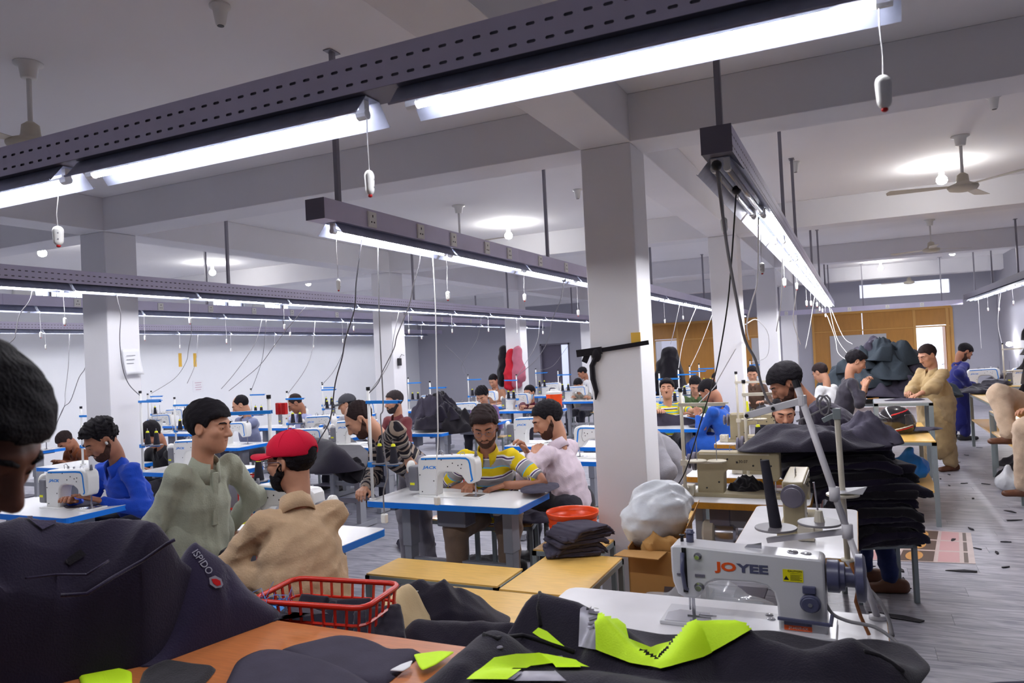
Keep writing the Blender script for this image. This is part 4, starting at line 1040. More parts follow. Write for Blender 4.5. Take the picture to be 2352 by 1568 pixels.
    for i in (0, 1): PP += [(hip[i]-O, kn[i]-O, .092*s*baggy, .072*s*baggy), (kn[i]-O, an[i]+up*.03-O, .068*s*baggy, .052*s*baggy)]
    V, Q = blend(PP, h*1.15, k=.03, wr=wr*.9, seed=len(PEOPLE)+40, wl=.12)
    if pants[0] not in MATS: cloth_mat(pants[0], pants[1])
    obj('trousers', np_mesh('trousers', V, Q, pants[0]), None, root)
    for i in (0, 1):
        so = obj('shoe', SHOE[shoes], None, root, tuple(an[i]-O-up*.085)); so.rotation_euler = (0, 0, fa-PI/2); so.scale = (s, s, s)
    # ---- head dressing, in the head's own frame
    Mx = Matrix([[*Mh[r], (H-O)[r]] for r in range(3)]+[[0, 0, 0, 1]])
    def onhead(name, me): o = obj(name, me, None, root); o.matrix_local = Mx; return o
    if hair: onhead('hair', hair_mesh(hair, hair_m, hi))
    if beard: 
        for b in beard.split('+'): onhead('beard' if b != 'moustache' else 'moustache', beard_mesh(b, 'stubble' if b == 'stubble' else hair_m, hi))
    for q in (-1, 1): onhead('eyebrow', brow_mesh(hair_m)).matrix_local = Mx @ Matrix.Diagonal((q, 1, 1, 1))
    if detail:
        for q in (-1, 1):
            e = onhead('eye', eye_me); e.matrix_local = Mx @ Matrix.Translation((q*.031, .0805, .0035)); obj('iris', iris_me, None, e)
        onhead('lips', LIPS)
    if specs: onhead('spectacles', glasses_mesh())
    if collar:
        cw = MB(); n = 22; ring = []
        for i in range(n+1):
            a = math.radians(-162+324*i/n); fr_ = (1+math.cos(a+PI))/2; rad = .068*s+.006
            dirv = TN*-math.cos(a)*.95+TR*math.sin(a)*.92; drop = .035*fr_*s
            base = N-T*(.05+drop)-O+dirv*rad; topv = N+T*(.012*s-drop*.9)-O+dirv*(rad-.008); fold = base+dirv*.02-T*(.012+.03*fr_)
            ring.append((base, topv, topv+dirv*.006, fold))
        vv = [tuple(p) for r in ring for p in r]; ff = []
        for i in range(n):
            for k in range(3): ff.append((i*4+k, i*4+k+1, (i+1)*4+k+1, (i+1)*4+k))
        cw.add(vv, ff); co = cw.build('collar', collar if isinstance(collar, str) else shirt[0], root, True); sd = co.modifiers.new('thick', 'SOLIDIFY'); sd.thickness = .004
        if shirt[0].startswith('stripe') and not isinstance(collar, str): co.data.attributes.new('along', 'FLOAT', 'POINT')
    PEOPLE[label] = dict(root=root, H=H, N=N, P=P, T=T, TN=TN, TR=TR, sh=sh, el=el, wr=wrs, kn=kn, an=an, Mx=Mx, O=O, fw=fw, rt=rt)
    return root
LIPS = MB().tube([(-.021, .0835, -.062), (-.01, .0905, -.0585), (0, .0915, -.0595), (.01, .0905, -.0585), (.021, .0835, -.062)], [.001, .0032, .0032, .0032, .001], 6).tube([(-.019, .084, -.0645), (0, .0905, -.0705), (.019, .084, -.0645)], [.001, .0042, .001], 6).mesh('lips', True); LIPS.materials.append(MATS['lip'])
# ================================================================== the people
stripe_mat('stripe_polo', .132, [(0, (218, 190, 24)), (.34, (92, 176, 214)), (.40, (150, 148, 150)), (.74, (226, 226, 226)), (.80, (74, 50, 104)), (.87, (226, 224, 220)), (.94, (218, 190, 24))])
stripe_mat('stripe_sweater', .105, [(0, (34, 30, 38)), (.30, (150, 134, 122)), (.52, (34, 30, 38)), (.74, (128, 122, 122)), (.90, (176, 166, 150))])
stripe_mat('stripe_wild', .09, [(0, (232, 214, 40)), (.3, (60, 40, 90)), (.45, (235, 235, 235)), (.6, (232, 214, 40)), (.85, (80, 170, 210))])
cloth_mat('polo_yellow', (214, 184, 20))
mat('cap_red', lin(206, 22, 56), .8, bump=.2, bscale=300, spec=.2); mat('cap_grey', lin(70, 70, 76), .8, spec=.2); mat('mask_blue', lin(150, 196, 226), .7)
bench_proto = thing('wooden_bench', '', 'bench')
def bench_parts(t, w, d, z, top_m='wood_yellow', fr_m='frame_grey', shelf=None, leg=.028):
    MB().span((-w/2+.006, -d/2+.006, z-.012), (w/2-.006, d/2-.006, z)).build('bench_top', top_m, t)
    MB().span((-w/2, -d/2, z-.04), (w/2, -d/2+leg, z-.010)).span((-w/2, d/2-leg, z-.04), (w/2, d/2, z-.010)).span((-w/2, -d/2, z-.04), (-w/2+leg, d/2, z-.010)).span((w/2-leg, -d/2, z-.04), (w/2, d/2, z-.010)).build('frame', fr_m, t)
    for a in (-1, 1):
        for b in (-1, 1): MB().box((a*(w/2-leg/2), b*(d/2-leg/2), (z-.04)/2), (leg, leg, z-.04)).build('leg', fr_m, t)
    if shelf is not None: MB().span((-w/2+.01, -d/2+.01, shelf-.02), (w/2-.01, d/2-.01, shelf)).build('shelf', top_m, t)
    return t
bench_parts(bench_proto, .60, .28, .46)
BN = [0]
def seat_for(label, what, dx=0.0):
    q = PEOPLE[label]; o = bench_proto if BN[0] == 0 else copy_tree(bench_proto); BN[0] += 1
    a = math.atan2(q['fw'][1], q['fw'][0]); o.location = (q['P'][0]-q['fw'][0]*.03+dx, q['P'][1]-q['fw'][1]*.03, 0); o.rotation_euler = (0, 0, a-PI/2)
    o['label'] = 'yellow wooden seat with grey metal legs under '+what
    return o
A, Z = at_d, at_z
# --- nearest, beside the camera
L = 'dark-haired man with moustache bending over the navy jackets beside the camera'
person(L, (-104, 1012), 1.10, 20, lean=66, head_yaw=22, pitch=34, sit=False, skin='d', shirt=('shirt_plum', (58, 40, 62)), hair='boy', beard='moustache', detail=2, hands=(A(-800, 1450, 1.5), A(-1100, 1500, 1.2)), side=-6)
# --- left part of the hall
L = 'bearded young man in bright blue shirt working with both hands on the table'
person(L, (233, 1010), 5.8, 262, lean=24, head_yaw=252, pitch=32, roll=4, scale=1.17, skin='b', shirt=('shirt_blue', (28, 74, 190)), hair='quiff', beard='stubble+moustache', detail=2, hands=(Z(235, 1150, .80), Z(165, 1152, .80)), poses=('flat', 'rest'))
seat_for(L, 'the blue-shirted man')
ear = obj('earphone', MB().ell((0, 0, 0), (.008, .008, .012)).mesh('earphone', True), 'white_plastic', PEOPLE[L]['root']); ear.matrix_local = PEOPLE[L]['Mx'] @ Matrix.Translation((-.086, .008, -.008))
L = 'boy in pale grey-green kameez standing and leaning on the table, looking aside'
person(L, (480, 980), 3.95, 356, lean=14, head_yaw=16, pitch=6, sit=False, scale=1.04, loose=.0, skin='c', shirt=('shirt_sage', (160, 164, 146)), hair='boy', detail=2, hands=(Z(520, 1222, .80), A(322, 1340, 3.9)), poses=('flat', 'rest'), hand_dirs=((.9, .3, -.15), None), pants=('pants_sage', (150, 154, 138)), baggy=1.15, kameez=True, wr=.010)
q = PEOPLE[L]
pk = MB()
for (a, b) in ((-.36, .03), ):
    v0 = q['N']-q['T']*.06+q['TN']*.085-q['O']; v1 = q['P']+q['T']*.08+q['TN']*.135-q['O']; pk.beam(tuple(v0), tuple(v1), .034, .012, up=tuple(q['TN']))
pk.build('placket', 'shirt_sage', q['root'], bevel=.004)
L = 'seated man in a red baseball cap and beige kameez, seen from behind'
person(L, (668, 1058), 3.5, 146, lean=17, head_yaw=186, pitch=4, scale=1.04, skin='c', shirt=('shirt_beige', (196, 166, 132)), hair='short', beard='beard', detail=2, hands=(A(628, 1335, 3.3), Z(640, 1205, .80)), pants=('pants_beige', (176, 148, 118)), baggy=1.2, kameez=True, specs=True, wr=.012, loose=.025, elbows=(np.array((-.5, -.2, -.8)), None), belly=.01)
seat_for(L, 'the red-capped man')
def cap_parts(L, m, brim_up=.0):
    q = PEOPLE[L]; root = q['root']
    def fld(X):
        D = ell_d(X, (0, -.012, .045), (.094, .114, .088)); D = np.maximum(D, (.028+.05*np.clip(X[..., 1], -.2, .2))-X[..., 2])
        D = np.maximum(D, -ell_d(X, (0, -.118, .032), (.035, .03, .022)))
        return D+.0016*np.cos(8*np.arctan2(X[..., 0], X[..., 1]+.012))*0
    V, Q = template(fld, (-.13, -.15, -.02), (.13, .14, .16), .005); o = obj('cap_crown', np_mesh('cap_crown', V, Q, m), None, root); o.matrix_local = q['Mx']
    br = MB(); n = 14; top = []; 
    for i in range(n+1):
        a = math.radians(-78+156*i/n); x = .088*math.sin(a); yi = .094*math.cos(a); yo = .05+.135*math.cos(a)**.7 if math.cos(a) > 0 else yi
        top += [(x, yi-.012, .036), (x*.98, max(yo, yi), .03-.02*(abs(math.sin(a))**2)+brim_up)]
    vs = top+[(p[0], p[1], p[2]-.005) for p in top]; k = len(top); f = []
    for i in range(n): f += [(2*i, 2*i+1, 2*i+3, 2*i+2), (k+2*i+2, k+2*i+3, k+2*i+1, k+2*i), (2*i+1, k+2*i+1, k+2*i+3, 2*i+3)]
    o = br.add(vs, f).build('cap_brim', m, root, True); o.matrix_local = q['Mx']
    o = MB().lathe([(.0, .136), (.008, .136), (.008, .140), (.0, .142)], (0, -.012, 0), 10).build('cap_button', m, root, True); o.matrix_local = q['Mx']
    for k in range(6):
        a = k*PI/3+PI/6; pts = [(math.sin(a)*.095*math.sin(t), -.012+math.cos(a)*.115*math.sin(t), .046+.0885*math.cos(t)) for t in (.1, .4, .7, 1.0, 1.3)]
        o = MB().tube(pts, .0012, 4).build('cap_seam', m, root); o.matrix_local = q['Mx']
cap_parts(L, 'cap_red', .012)
L = 'man with black hair bent low behind two thread cones'
person(L, (348, 998), 8.2, 268, lean=25, pitch=48, skin='b', shirt=('shirt_black', (34, 32, 38)), hair='boy', detail=1, hands=None); seat_for(L, 'the man bent behind the cones')
L = 'person in rust-brown cloth crouching at a far table by the white wall'
person(L, (150, 1012), 10.6, 265, lean=35, pitch=55, skin='b', shirt=('shirt_rust', (122, 66, 36)), hair='short', hair_m='hair_brown', detail=0, pants=('pants_rust', (60, 26, 18)), kameez=True); seat_for(L, 'the rust-brown clad person')
L = 'man with receding hair in grey-blue shirt looking down to his side'
person(L, (553, 930), 10.5, 255, lean=12, head_yaw=222, pitch=28, skin='c', shirt=('shirt_greyblue', (122, 128, 158)), sleeve='mid', hair='bald', detail=1, hands=(Z(590, 962, .82), Z(560, 972, .82))); seat_for(L, 'the grey-blue shirted man')
L = 'bespectacled man in pale lilac-blue shirt bending over his machine'
person(L, (678, 926), 11.0, 258, lean=20, head_yaw=228, pitch=38, skin='b', shirt=('shirt_lilac', (170, 176, 214)), hair='bald', hair_m='hair_brown', specs=True, detail=1, hands=(Z(655, 948, .86), Z(640, 955, .84))); seat_for(L, 'the pale blue-shirted man')
L = 'man in a dark grey cap and pale grey shirt'
person(L, (797, 928), 10.6, 262, lean=14, head_yaw=208, pitch=12, skin='c', shirt=('shirt_palegrey', (166, 172, 184)), hair='short', detail=1, hands=(Z(775, 985, .82), Z(765, 990, .82))); seat_for(L, 'the grey-capped man'); cap_parts(L, 'cap_grey')
L = 'man in black and tan striped sweater stooping over a table'
person(L, (826, 962), 5.75, 228, lean=48, head_yaw=222, pitch=40, sit=False, skin='c', shirt=('stripe_sweater', (0, 0, 0)), hair='bald', hair_m='hair_brown', beard='stubble', detail=2, hands=(A(935, 1048, 5.55), A(838, 1120, 5.6)), poses=('rest', 'curl'), pants=('pants_grey', (128, 124, 132)), kameez=False, collar=False, baggy=1.1, elbows=(np.array((.6, -.5, .3)), None))
L = 'bearded man in maroon shirt behind the stooping striped man'
person(L, (905, 922), 9.5, 255, lean=8, head_yaw=240, pitch=10, skin='c', shirt=('shirt_maroon', (118, 58, 62)), hair='short', hair_m='hair_grey', beard='beard', detail=1); seat_for(L, 'the bearded man in maroon')
# --- centre
L = 'man in yellow and grey striped polo shirt with glasses sewing at the table'
person(L, (1113, 978), 5.5, 284, lean=21, head_yaw=292, pitch=24, roll=-3, skin='b', shirt=('stripe_polo', (0, 0, 0)), sleeve='short', hair='thick', hair_m='hair_brown', beard='stubble+moustache', detail=2, hands=(Z(1158, 1114, .80), Z(1080, 1112, .80)), scale=1.12, poses=('rest', 'curl'), specs=True, collar='polo_yellow', pants=('pants_khaki', (128, 106, 88)), baggy=1.2, belly=.012, spread=.03, elbows=(np.array((.9, -.1, -.4)), np.array((-.8, .2, -.5))), hand_dirs=((-.75, -.6, -.2), (.25, -.9, -.2)))
seat_for(L, 'the striped-polo man')
L = 'bearded man in pale pink shirt holding small scissors, turned sideways'
person(L, (1258, 962), 6.0, 172, lean=16, head_yaw=212, pitch=26, skin='c', shirt=('shirt_pink', (214, 198, 208)), hair='short', hair_m='hair_black', beard='stubble+moustache', detail=2, scale=1.14, hands=(A(1226, 1046, 5.85), A(1212, 1040, 6.05)), poses=('curl', 'curl'), pants=('pants_dark', (44, 42, 52)), elbows=(np.array((.3, -.8, -.5)), None))
seat_for(L, 'the pink-shirted man')
L = 'curly-haired man in purple shirt looking down at his table'
person(L, (1107, 908), 11.8, 275, lean=16, pitch=34, skin='c', shirt=('shirt_purple', (122, 96, 140)), hair='curly', beard='moustache', detail=1, hands=(Z(1118, 952, .84), Z(1095, 952, .84))); seat_for(L, 'the purple-shirted man')
L = 'man in maroon tee wearing a light blue face mask'
person(L, (1216, 902), 13.5, 265, lean=10, head_yaw=255, pitch=10, skin='c', shirt=('shirt_wine', (104, 28, 52)), sleeve='short', hair='short', beard='stubble', detail=1, hands=(Z(1225, 934, .84), Z(1200, 934, .84))); seat_for(L, 'the masked man')
q = PEOPLE[L]; V, Q = template(lambda X: np.maximum(head_field(X)-.008, np.maximum(np.abs(X[..., 2]+.06)-.042, .012-X[..., 1])), (-.1, -.02, -.13), (.1, .15, .0), .006); o = obj('face_mask', np_mesh('face_mask', V, Q, 'mask_blue'), None, q['root']); o.matrix_local = q['Mx']
L = 'small far worker in orange-brown top under the hanging black bags'
person(L, (1133, 874), 16.2, 268, lean=15, pitch=30, skin='c', shirt=('shirt_tan', (176, 130, 104)), hair='short', detail=0); seat_for(L, 'the far worker in orange-brown')
L = 'man in grey tee-shirt bending over a far table'
person(L, (1328, 884), 15.7, 268, lean=18, pitch=36, skin='c', shirt=('shirt_ash', (150, 146, 136)), sleeve='short', hair='short', detail=1, hands=(Z(1345, 922, .84), Z(1312, 918, .84))); seat_for(L, 'the grey-tee man')
L = 'man in white shirt at the rearmost table, face turned away'
person(L, (1338, 856), 18.0, 235, lean=12, head_yaw=205, pitch=30, skin='b', shirt=('shirt_white', (214, 214, 216)), hair='short', detail=0); seat_for(L, 'the white-shirted man')
# --- behind and right of the big column
L = 'man in grey kameez seated beside the big column, head hidden behind it'
person(L, (1462, 948), 6.5, 196, lean=36, pitch=20, skin='c', shirt=('shirt_steel', (142, 140, 146)), hair='short', detail=1, kameez=True, pants=('pants_steel', (134, 132, 138)), baggy=1.25, collar=False, wr=.014); seat_for(L, 'the man in grey kameez')
L = 'young man with moustache in a gaudy yellow striped shirt holding up grey cloth'
person(L, (1532, 893), 10.0, 288, lean=2, head_yaw=278, pitch=-6, skin='c', shirt=('stripe_wild', (0, 0, 0)), sleeve='short', hair='thick', beard='moustache', detail=1, hands=(Z(1600, 940, .95), Z(1515, 945, .95)), collar=False); seat_for(L, 'the man holding grey cloth')
L = 'man in olive green shirt bending over his work'
person(L, (1597, 884), 11.5, 285, lean=16, pitch=34, skin='c', shirt=('shirt_olive', (82, 102, 64)), hair='short', detail=1, hands=(Z(1610, 922, .84), Z(1585, 922, .84))); seat_for(L, 'the olive-shirted man')
L = 'man in royal blue shirt seated with his back turned'
person(L, (1628, 898), 9.0, 168, lean=20, head_yaw=172, pitch=44, skin='b', shirt=('shirt_royal', (30, 82, 172)), hair='short', detail=1, hands=(A(1602, 955, 9.1), A(1600, 958, 9.3)), pants=('pants_royal', (26, 66, 150)), kameez=True); seat_for(L, 'the royal-blue shirted man')
L = 'dark-haired worker half hidden behind the royal-blue shirted man'
person(L, (1650, 872), 13.0, 200, lean=12, pitch=20, skin='b', shirt=('shirt_brown', (90, 68, 56)), hair='short', detail=0); seat_for(L, 'the half-hidden dark-haired worker')
L = 'man in rose-brown kameez sitting behind a beige machine'
person(L, (1800, 945), 6.4, 282, lean=14, pitch=22, skin='c', shirt=('shirt_rose', (150, 102, 96)), hair='short', beard='stubble', detail=1, hands=(Z(1830, 1062, .84), Z(1762, 1062, .84)), kameez=True, pants=('pants_rose', (140, 96, 92)), baggy=1.15); seat_for(L, 'the rose-clad man')
L = 'young man in dark tee-shirt and jeans leaning far over the beige machine'
person(L, (1806, 880), 5.35, 192, lean=50, head_yaw=196, pitch=34, sit=False, skin='b', shirt=('shirt_ink', (50, 44, 58)), sleeve='short', hair='boy', beard='stubble', detail=2, hands=(A(1862, 1108, 5.25), A(1795, 1075, 5.7)), pants=('pants_jeans', (30, 42, 88)), shoes='shoe_brown', pelvis_z=.96, elbows=(np.array((.5, -.6, -.2)), None), collar=False)
L = 'smiling young man in charcoal top and blue jeans sitting by the garment heap'
person(L, (1966, 830), 9.6, 12, lean=16, head_yaw=14, pitch=26, skin='c', shirt=('shirt_charcoal', (48, 44, 54)), sleeve='mid', hair='thick', detail=1, hands=(A(1990, 884, 9.6), A(1985, 888, 9.4)), poses=('curl', 'curl'), pants=('pants_denim', (70, 96, 156)), collar=False); seat_for(L, 'the smiling young man')
L = 'person in white tee sitting behind the smiling young man'
person(L, (1884, 855), 11.2, 150, lean=18, pitch=30, skin='c', shirt=('shirt_white', (214, 214, 216)), sleeve='short', hair='short', hair_m='hair_brown', detail=0, collar=False); seat_for(L, 'the person in white tee')
L = 'worker in brown seen between the two slim columns'
person(L, (1728, 858), 13.4, 275, lean=10, pitch=20, skin='c', shirt=('shirt_brown', (90, 68, 56)), hair='short', detail=0); seat_for(L, 'the worker in brown')
L = 'smiling heavyset man in tan shalwar kameez standing at a grey work table'
person(L, (2130, 816), 9.6, 222, lean=8, head_yaw=216, pitch=24, sit=False, skin='c', shirt=('shirt_khaki', (186, 160, 116)), sleeve='mid', hair='short', hair_m='hair_brown', beard='moustache', detail=1, hands=(A(2108, 908, 9.15), A(2088, 902, 9.45)), poses=('flat', 'curl'), kameez=True, pants=('pants_khaki2', (178, 154, 116)), baggy=1.6, belly=.045, shoes='shoe_brown', wr=.014)
L = 'man in navy kameez standing bent at a table by the far wall'
person(L, (2216, 808), 12.3, 15, lean=14, head_yaw=18, pitch=45, sit=False, skin='b', shirt=('shirt_navy', (34, 38, 112)), hair='short', beard='stubble', detail=1, hands=(A(2238, 884, 12.2), A(2225, 884, 12.0)), kameez=True, pants=('pants_navy', (30, 32, 96)), baggy=1.4)
L = 'man in pinkish beige kameez perched with one knee drawn up on a bench'
pe = A(2408, 955, 7.8)
person(L, None, 0, 190, lean=4, pitch=20, loc=pe+np.array((-.05, 0, .70)), skin='c', shirt=('shirt_sand', (196, 172, 150)), hair='short', detail=1, kameez=False, pants=('pants_sand', (196, 172, 148)), baggy=1.5, pelvis_z=float(pe[2]), wr=.016, hands=(A(2372, 935, 7.5), A(2372, 935, 7.9)),
       legs=((A(2356, 985, 7.3), A(2352, 1120, 7.35)), (A(2296, 905, 7.75), A(2318, 1000, 7.6))), shoes='shoe_brown')
# ================================================================== cloth
mat('cloth_navy', lin(26, 17, 42), .8, var=.12, vscale=10, bump=.25, bscale=160, spec=.25, sheen=.2)
mat('cloth_navy2', lin(34, 25, 54), .8, var=.12, vscale=10, bump=.25, bscale=160, spec=.25, sheen=.2)
mat('cloth_black', lin(24, 20, 28), .85, var=.15, vscale=12, bump=.3, bscale=180, spec=.2, sheen=.2)
mat('cloth_ink', lin(30, 25, 40), .85, var=.15, vscale=12, bump=.3, bscale=180, spec=.2, sheen=.2)
mat('cloth_slate', lin(64, 60, 74), .85, var=.12, vscale=12, bump=.2, bscale=200, spec=.2)
mat('cloth_teal', lin(52, 60, 68), .85, var=.15, vscale=10, bump=.25, bscale=150, spec=.2)
mat('cloth_neon', lin(206, 250, 20), .7, var=.04, bump=.15, bscale=220)
mat('cloth_reflect', lin(158, 156, 168), .4, .2)
mat('cloth_pink', lin(176, 98, 116), .85); mat('cloth_red', lin(190, 20, 44), .85); mat('cloth_beige', lin(206, 182, 140), .85, var=.06, bump=.2)
mat('cloth_white', lin(214, 212, 214), .7); mat('cardboard', lin(186, 138, 76), .8, var=.06, vscale=6); mat('cardboard_dark', lin(150, 108, 60), .8)
mat('bag_white', lin(218, 222, 228), .35, bump=.5, bscale=18, alpha=.96); mat('clear_plastic', lin(205, 210, 216), .12, alpha=.35, bump=.6, bscale=14)
mat('thread_blue', lin(70, 150, 226), .8); mat('helmet_black', lin(34, 32, 36), .12, coat=.6); mat('visor', lin(58, 54, 54), .05, coat=.8); mat('helmet_red', lin(196, 40, 50), .2)
def ridged(x, y, seed, wl):
    rg = np.random.default_rng(seed); acc = np.zeros_like(x)
    for j in range(5):
        a, b = rg.random()*6.28, rg.random()*6.28; f = 2*PI/(wl*(.6+rg.random()))
        ph = f*(x*math.cos(a)+y*math.sin(a))+2.0*np.sin(.5*f*(x*math.cos(b)+y*math.sin(b))+rg.random()*6)+rg.random()*6
        acc += 1-np.abs(np.sin(ph*.5))**.8
    return acc/5
class Drape:
    def __init__(s, ridges, base, seed=1, fold=.02, wl=.16): s.r = ridges; s.b = base; s.seed = seed; s.fold = fold; s.wl = wl
    def z(s, x, y):
        acc = np.zeros_like(x)
        for pts, w in s.r:
            best = np.full_like(x, 1e9); zz = np.zeros_like(x)
            for (a, b) in zip(pts[:-1], pts[1:]):
                vx, vy = b[0]-a[0], b[1]-a[1]; L = max(vx*vx+vy*vy, 1e-9); t = np.clip(((x-a[0])*vx+(y-a[1])*vy)/L, 0, 1)
                d = np.hypot(x-a[0]-t*vx, y-a[1]-t*vy); zc = a[2]+(b[2]-a[2])*t; m = d < best; best = np.where(m, d, best); zz = np.where(m, zc, zz)
            acc += (np.maximum(zz-s.b, 0)*np.exp(-(best/w)**2))**7
        h = acc**(1/7)
        return s.b+h+s.fold*(ridged(x, y, s.seed, s.wl)-.35)*np.clip(h/.08, .25, 1)
    def hit(s, px, py):
        d = sight(px, py); ts = np.linspace(1.5, 4.6, 420); P = EYE[None]+ts[:, None]*d[None]
        under = P[:, 2] < s.z(P[:, 0], P[:, 1]); i = np.argmax(under) if under.any() else -1
        lo, hi = P[i-1], P[i]
        for _ in range(9):
            m = (lo+hi)/2
            if m[2] < s.z(m[:1], m[1:2])[0]: hi = m
            else: lo = m
        return hi
    def normal(s, x, y):
        e = .012; X = np.array([x+e, x-e, x, x]); Y = np.array([y, y, y+e, y-e]); z = s.z(X, Y); return unit((-(z[0]-z[1])/(2*e), -(z[2]-z[3])/(2*e), 1))
    def mesh(s, name, outline, m, rings=26, seg=110, power=.10):
        s.out = [tuple(map(float, p)) for p in outline]; o = np.array(outline, float); c = o.mean(0); per = np.concatenate([[0], np.cumsum(np.linalg.norm(np.roll(o, -1, 0)-o, axis=1))]); oo = np.vstack([o, o[:1]])
        u = np.linspace(0, per[-1], seg, endpoint=False); ox = np.interp(u, per, oo[:, 0]); oy = np.interp(u, per, oo[:, 1])
        for _ in range(2): ox = (np.roll(ox, 1)+2*ox+np.roll(ox, -1))/4; oy = (np.roll(oy, 1)+2*oy+np.roll(oy, -1))/4
        t = np.linspace(0, 1, rings+1)[1:]**.85; X = c[0]+t[:, None]*(ox-c[0]); Y = c[1]+t[:, None]*(oy-c[1]); Zt = s.z(X, Y)
        ed = np.clip((1-t)/power, 0, 1)**.5; Zt = s.b+.0015+np.maximum(Zt-s.b, 0)*ed[:, None]
        V = [(c[0], c[1], float(s.z(np.array([c[0]]), np.array([c[1]]))[0]))]+[(X[i, k], Y[i, k], Zt[i, k]) for i in range(rings) for k in range(seg)]
        Fc = [(0, 1+k, 1+(k+1) % seg) for k in range(seg)]+[(1+i*seg+k, 1+(i+1)*seg+k, 1+(i+1)*seg+(k+1) % seg, 1+i*seg+(k+1) % seg) for i in range(rings-1) for k in range(seg)]
        n0 = len(V); V += [(X[-1, k], Y[-1, k], s.b) for k in range(seg)]; b0 = 1+(rings-1)*seg
        Fc += [(b0+k, n0+k, n0+(k+1) % seg, b0+(k+1) % seg) for k in range(seg)]+[tuple(range(n0+seg-1, n0-1, -1))]
        return MB().add(V, Fc)
    def patch(s, poly, step=8, lift=.006, outline=None):
        # a panel sewn onto the cloth: found on the cloth surface, cut to its outline and lifted a little
        q = [tuple(map(float, p)) for p in poly]; xs_ = [p[0] for p in q]; ys2 = [p[1] for p in q]; idx = {}; V = []; Fc = []; ok = {}
        def clip(P, ax, lim, keep_less):
            out = []
            for a, b in zip(P, P[1:]+P[:1]):
                ia, ib = (a[ax] <= lim) == keep_less or a[ax] == lim, (b[ax] <= lim) == keep_less or b[ax] == lim
                if ia: out.append(a)
                if ia != ib: t = (lim-a[ax])/(b[ax]-a[ax]); out.append((a[0]+(b[0]-a[0])*t, a[1]+(b[1]-a[1])*t))
            return out
        def inside(p):
            c = False
            for a, b in zip(s.out, s.out[1:]+s.out[:1]):
                if (a[1] > p[1]) != (b[1] > p[1]) and p[0] < (b[0]-a[0])*(p[1]-a[1])/(b[1]-a[1])+a[0]: c = not c
            return c
        def vert(p):
            k = (round(p[0], 1), round(p[1], 1))
            if k not in idx:
                h = s.hit(*p); idx[k] = len(V); ok[idx[k]] = inside(h); V.append(tuple(h+s.normal(h[0], h[1])*lift))
            return idx[k]
        x = min(xs_)
        while x < max(xs_):
            y = min(ys2)
            while y < max(ys2):
                P = q
                for ax, lim, kl in ((0, x, False), (0, x+step, True), (1, y, False), (1, y+step, True)):
                    P = clip(P, ax, lim, kl) if P else P
                if len(P) >= 3:
                    f = []
                    for p in P:
                        v = vert(p)
                        if v not in f: f.append(v)
                    if len(f) >= 3 and all(ok[v] for v in f):
                        ds = [np.linalg.norm(np.array(V[v])-EYE) for v in f]
                        if max(ds)-min(ds) < .12: Fc.append(tuple(f))
                y += step
            x += step
        par = list(range(len(V)))
        def root_(i):
            while par[i] != i: par[i] = par[par[i]]; i = par[i]
            return i
        for f in Fc:
            for v in f[1:]: par[root_(v)] = root_(f[0])
        if Fc:
            cnt = {}
            for f in Fc: cnt[root_(f[0])] = cnt.get(root_(f[0]), 0)+1
            big = max(cnt, key=cnt.get); Fc = [f for f in Fc if root_(f[0]) == big]
            used = sorted({v for f in Fc for v in f}); rm = {v: i for i, v in enumerate(used)}; V = [V[v] for v in used]; Fc = [tuple(rm[v] for v in f) for f in Fc]
        return MB().add(V, Fc)
def zr(pts): return [tuple(at_z(x, y, z)) for x, y, z in pts]
# --- the brown cutting table under the foreground cloth
BT = .80
bt = thing('cutting_table', 'brown wooden cutting table in the foreground under the jackets', 'table', (-1.6, 1.62, 0))
MB().box((0, 0, BT-.012), (3.2, 1.04, .024)).build('table_top', 'wood_brown', bt, bevel=.002)
MB().span((-1.6, -.52, BT-.06), (1.6, -.49, BT-.024)).span((-1.6, .49, BT-.06), (1.6, .52, BT-.024)).span((-1.6, -.49, BT-.06), (-1.57, .49, BT-.024)).span((1.57, -.49, BT-.06), (1.6, .49, BT-.024)).build('frame', 'frame_grey', bt)
for a in (-1.58, 1.58):
    for b in (-.5, .5): MB().box((a, b, (BT-.06)/2), (.035, .035, BT-.06)).build('leg', 'frame_grey', bt)
# --- navy jackets heaped on the left
nd1 = Drape([(zr([(-80, 1330, 1.16), (80, 1322, 1.17), (210, 1322, 1.15), (270, 1285, 1.17)]), .06), (zr([(60, 1500, .98), (170, 1440, 1.02), (300, 1420, 1.0)]), .07), (zr([(330, 1500, .9), (390, 1420, 1.0), (420, 1330, 1.08)]), .06), (zr([(-150, 1215, 1.28), (0, 1205, 1.29), (150, 1200, 1.26), (300, 1200, 1.24)]), .22), (zr([(340, 1215, 1.22), (420, 1235, 1.20), (450, 1265, 1.13)]), .13), (zr([(200, 1380, 1.05), (330, 1320, 1.12), (430, 1230, 1.2)]), .10), (zr([(-100, 1450, 1.05), (100, 1480, 1.0), (330, 1430, .98), (430, 1400, .98)]), .20)], BT, 3, .10, .30)
j = thing('navy_jacket', 'heaped navy work jacket filling the table beside the camera', 'jacket', (0, 0, 0), group=None)
out1 = [tuple(at_z(x, y, BT)[:2]) for x, y in ((-330, 1560), (-100, 1640), (170, 1560), (330, 1530), (440, 1480), (560, 1432), (585, 1400))]+[(-1.85, 2.25), (-2.2, 2.35), (-2.7, 2.3), (-3.0, 1.9), (-2.9, 1.4)]
nd1.mesh('cloth', out1, None, 44, 170, .08).build('cloth', 'cloth_navy', j, True)
flap = Drape([(zr([(150, 1395, 1.10), (270, 1335, 1.16), (400, 1245, 1.23)]), .07), (zr([(330, 1310, 1.12), (420, 1270, 1.16)]), .08)], .9, 8, .01, .3)
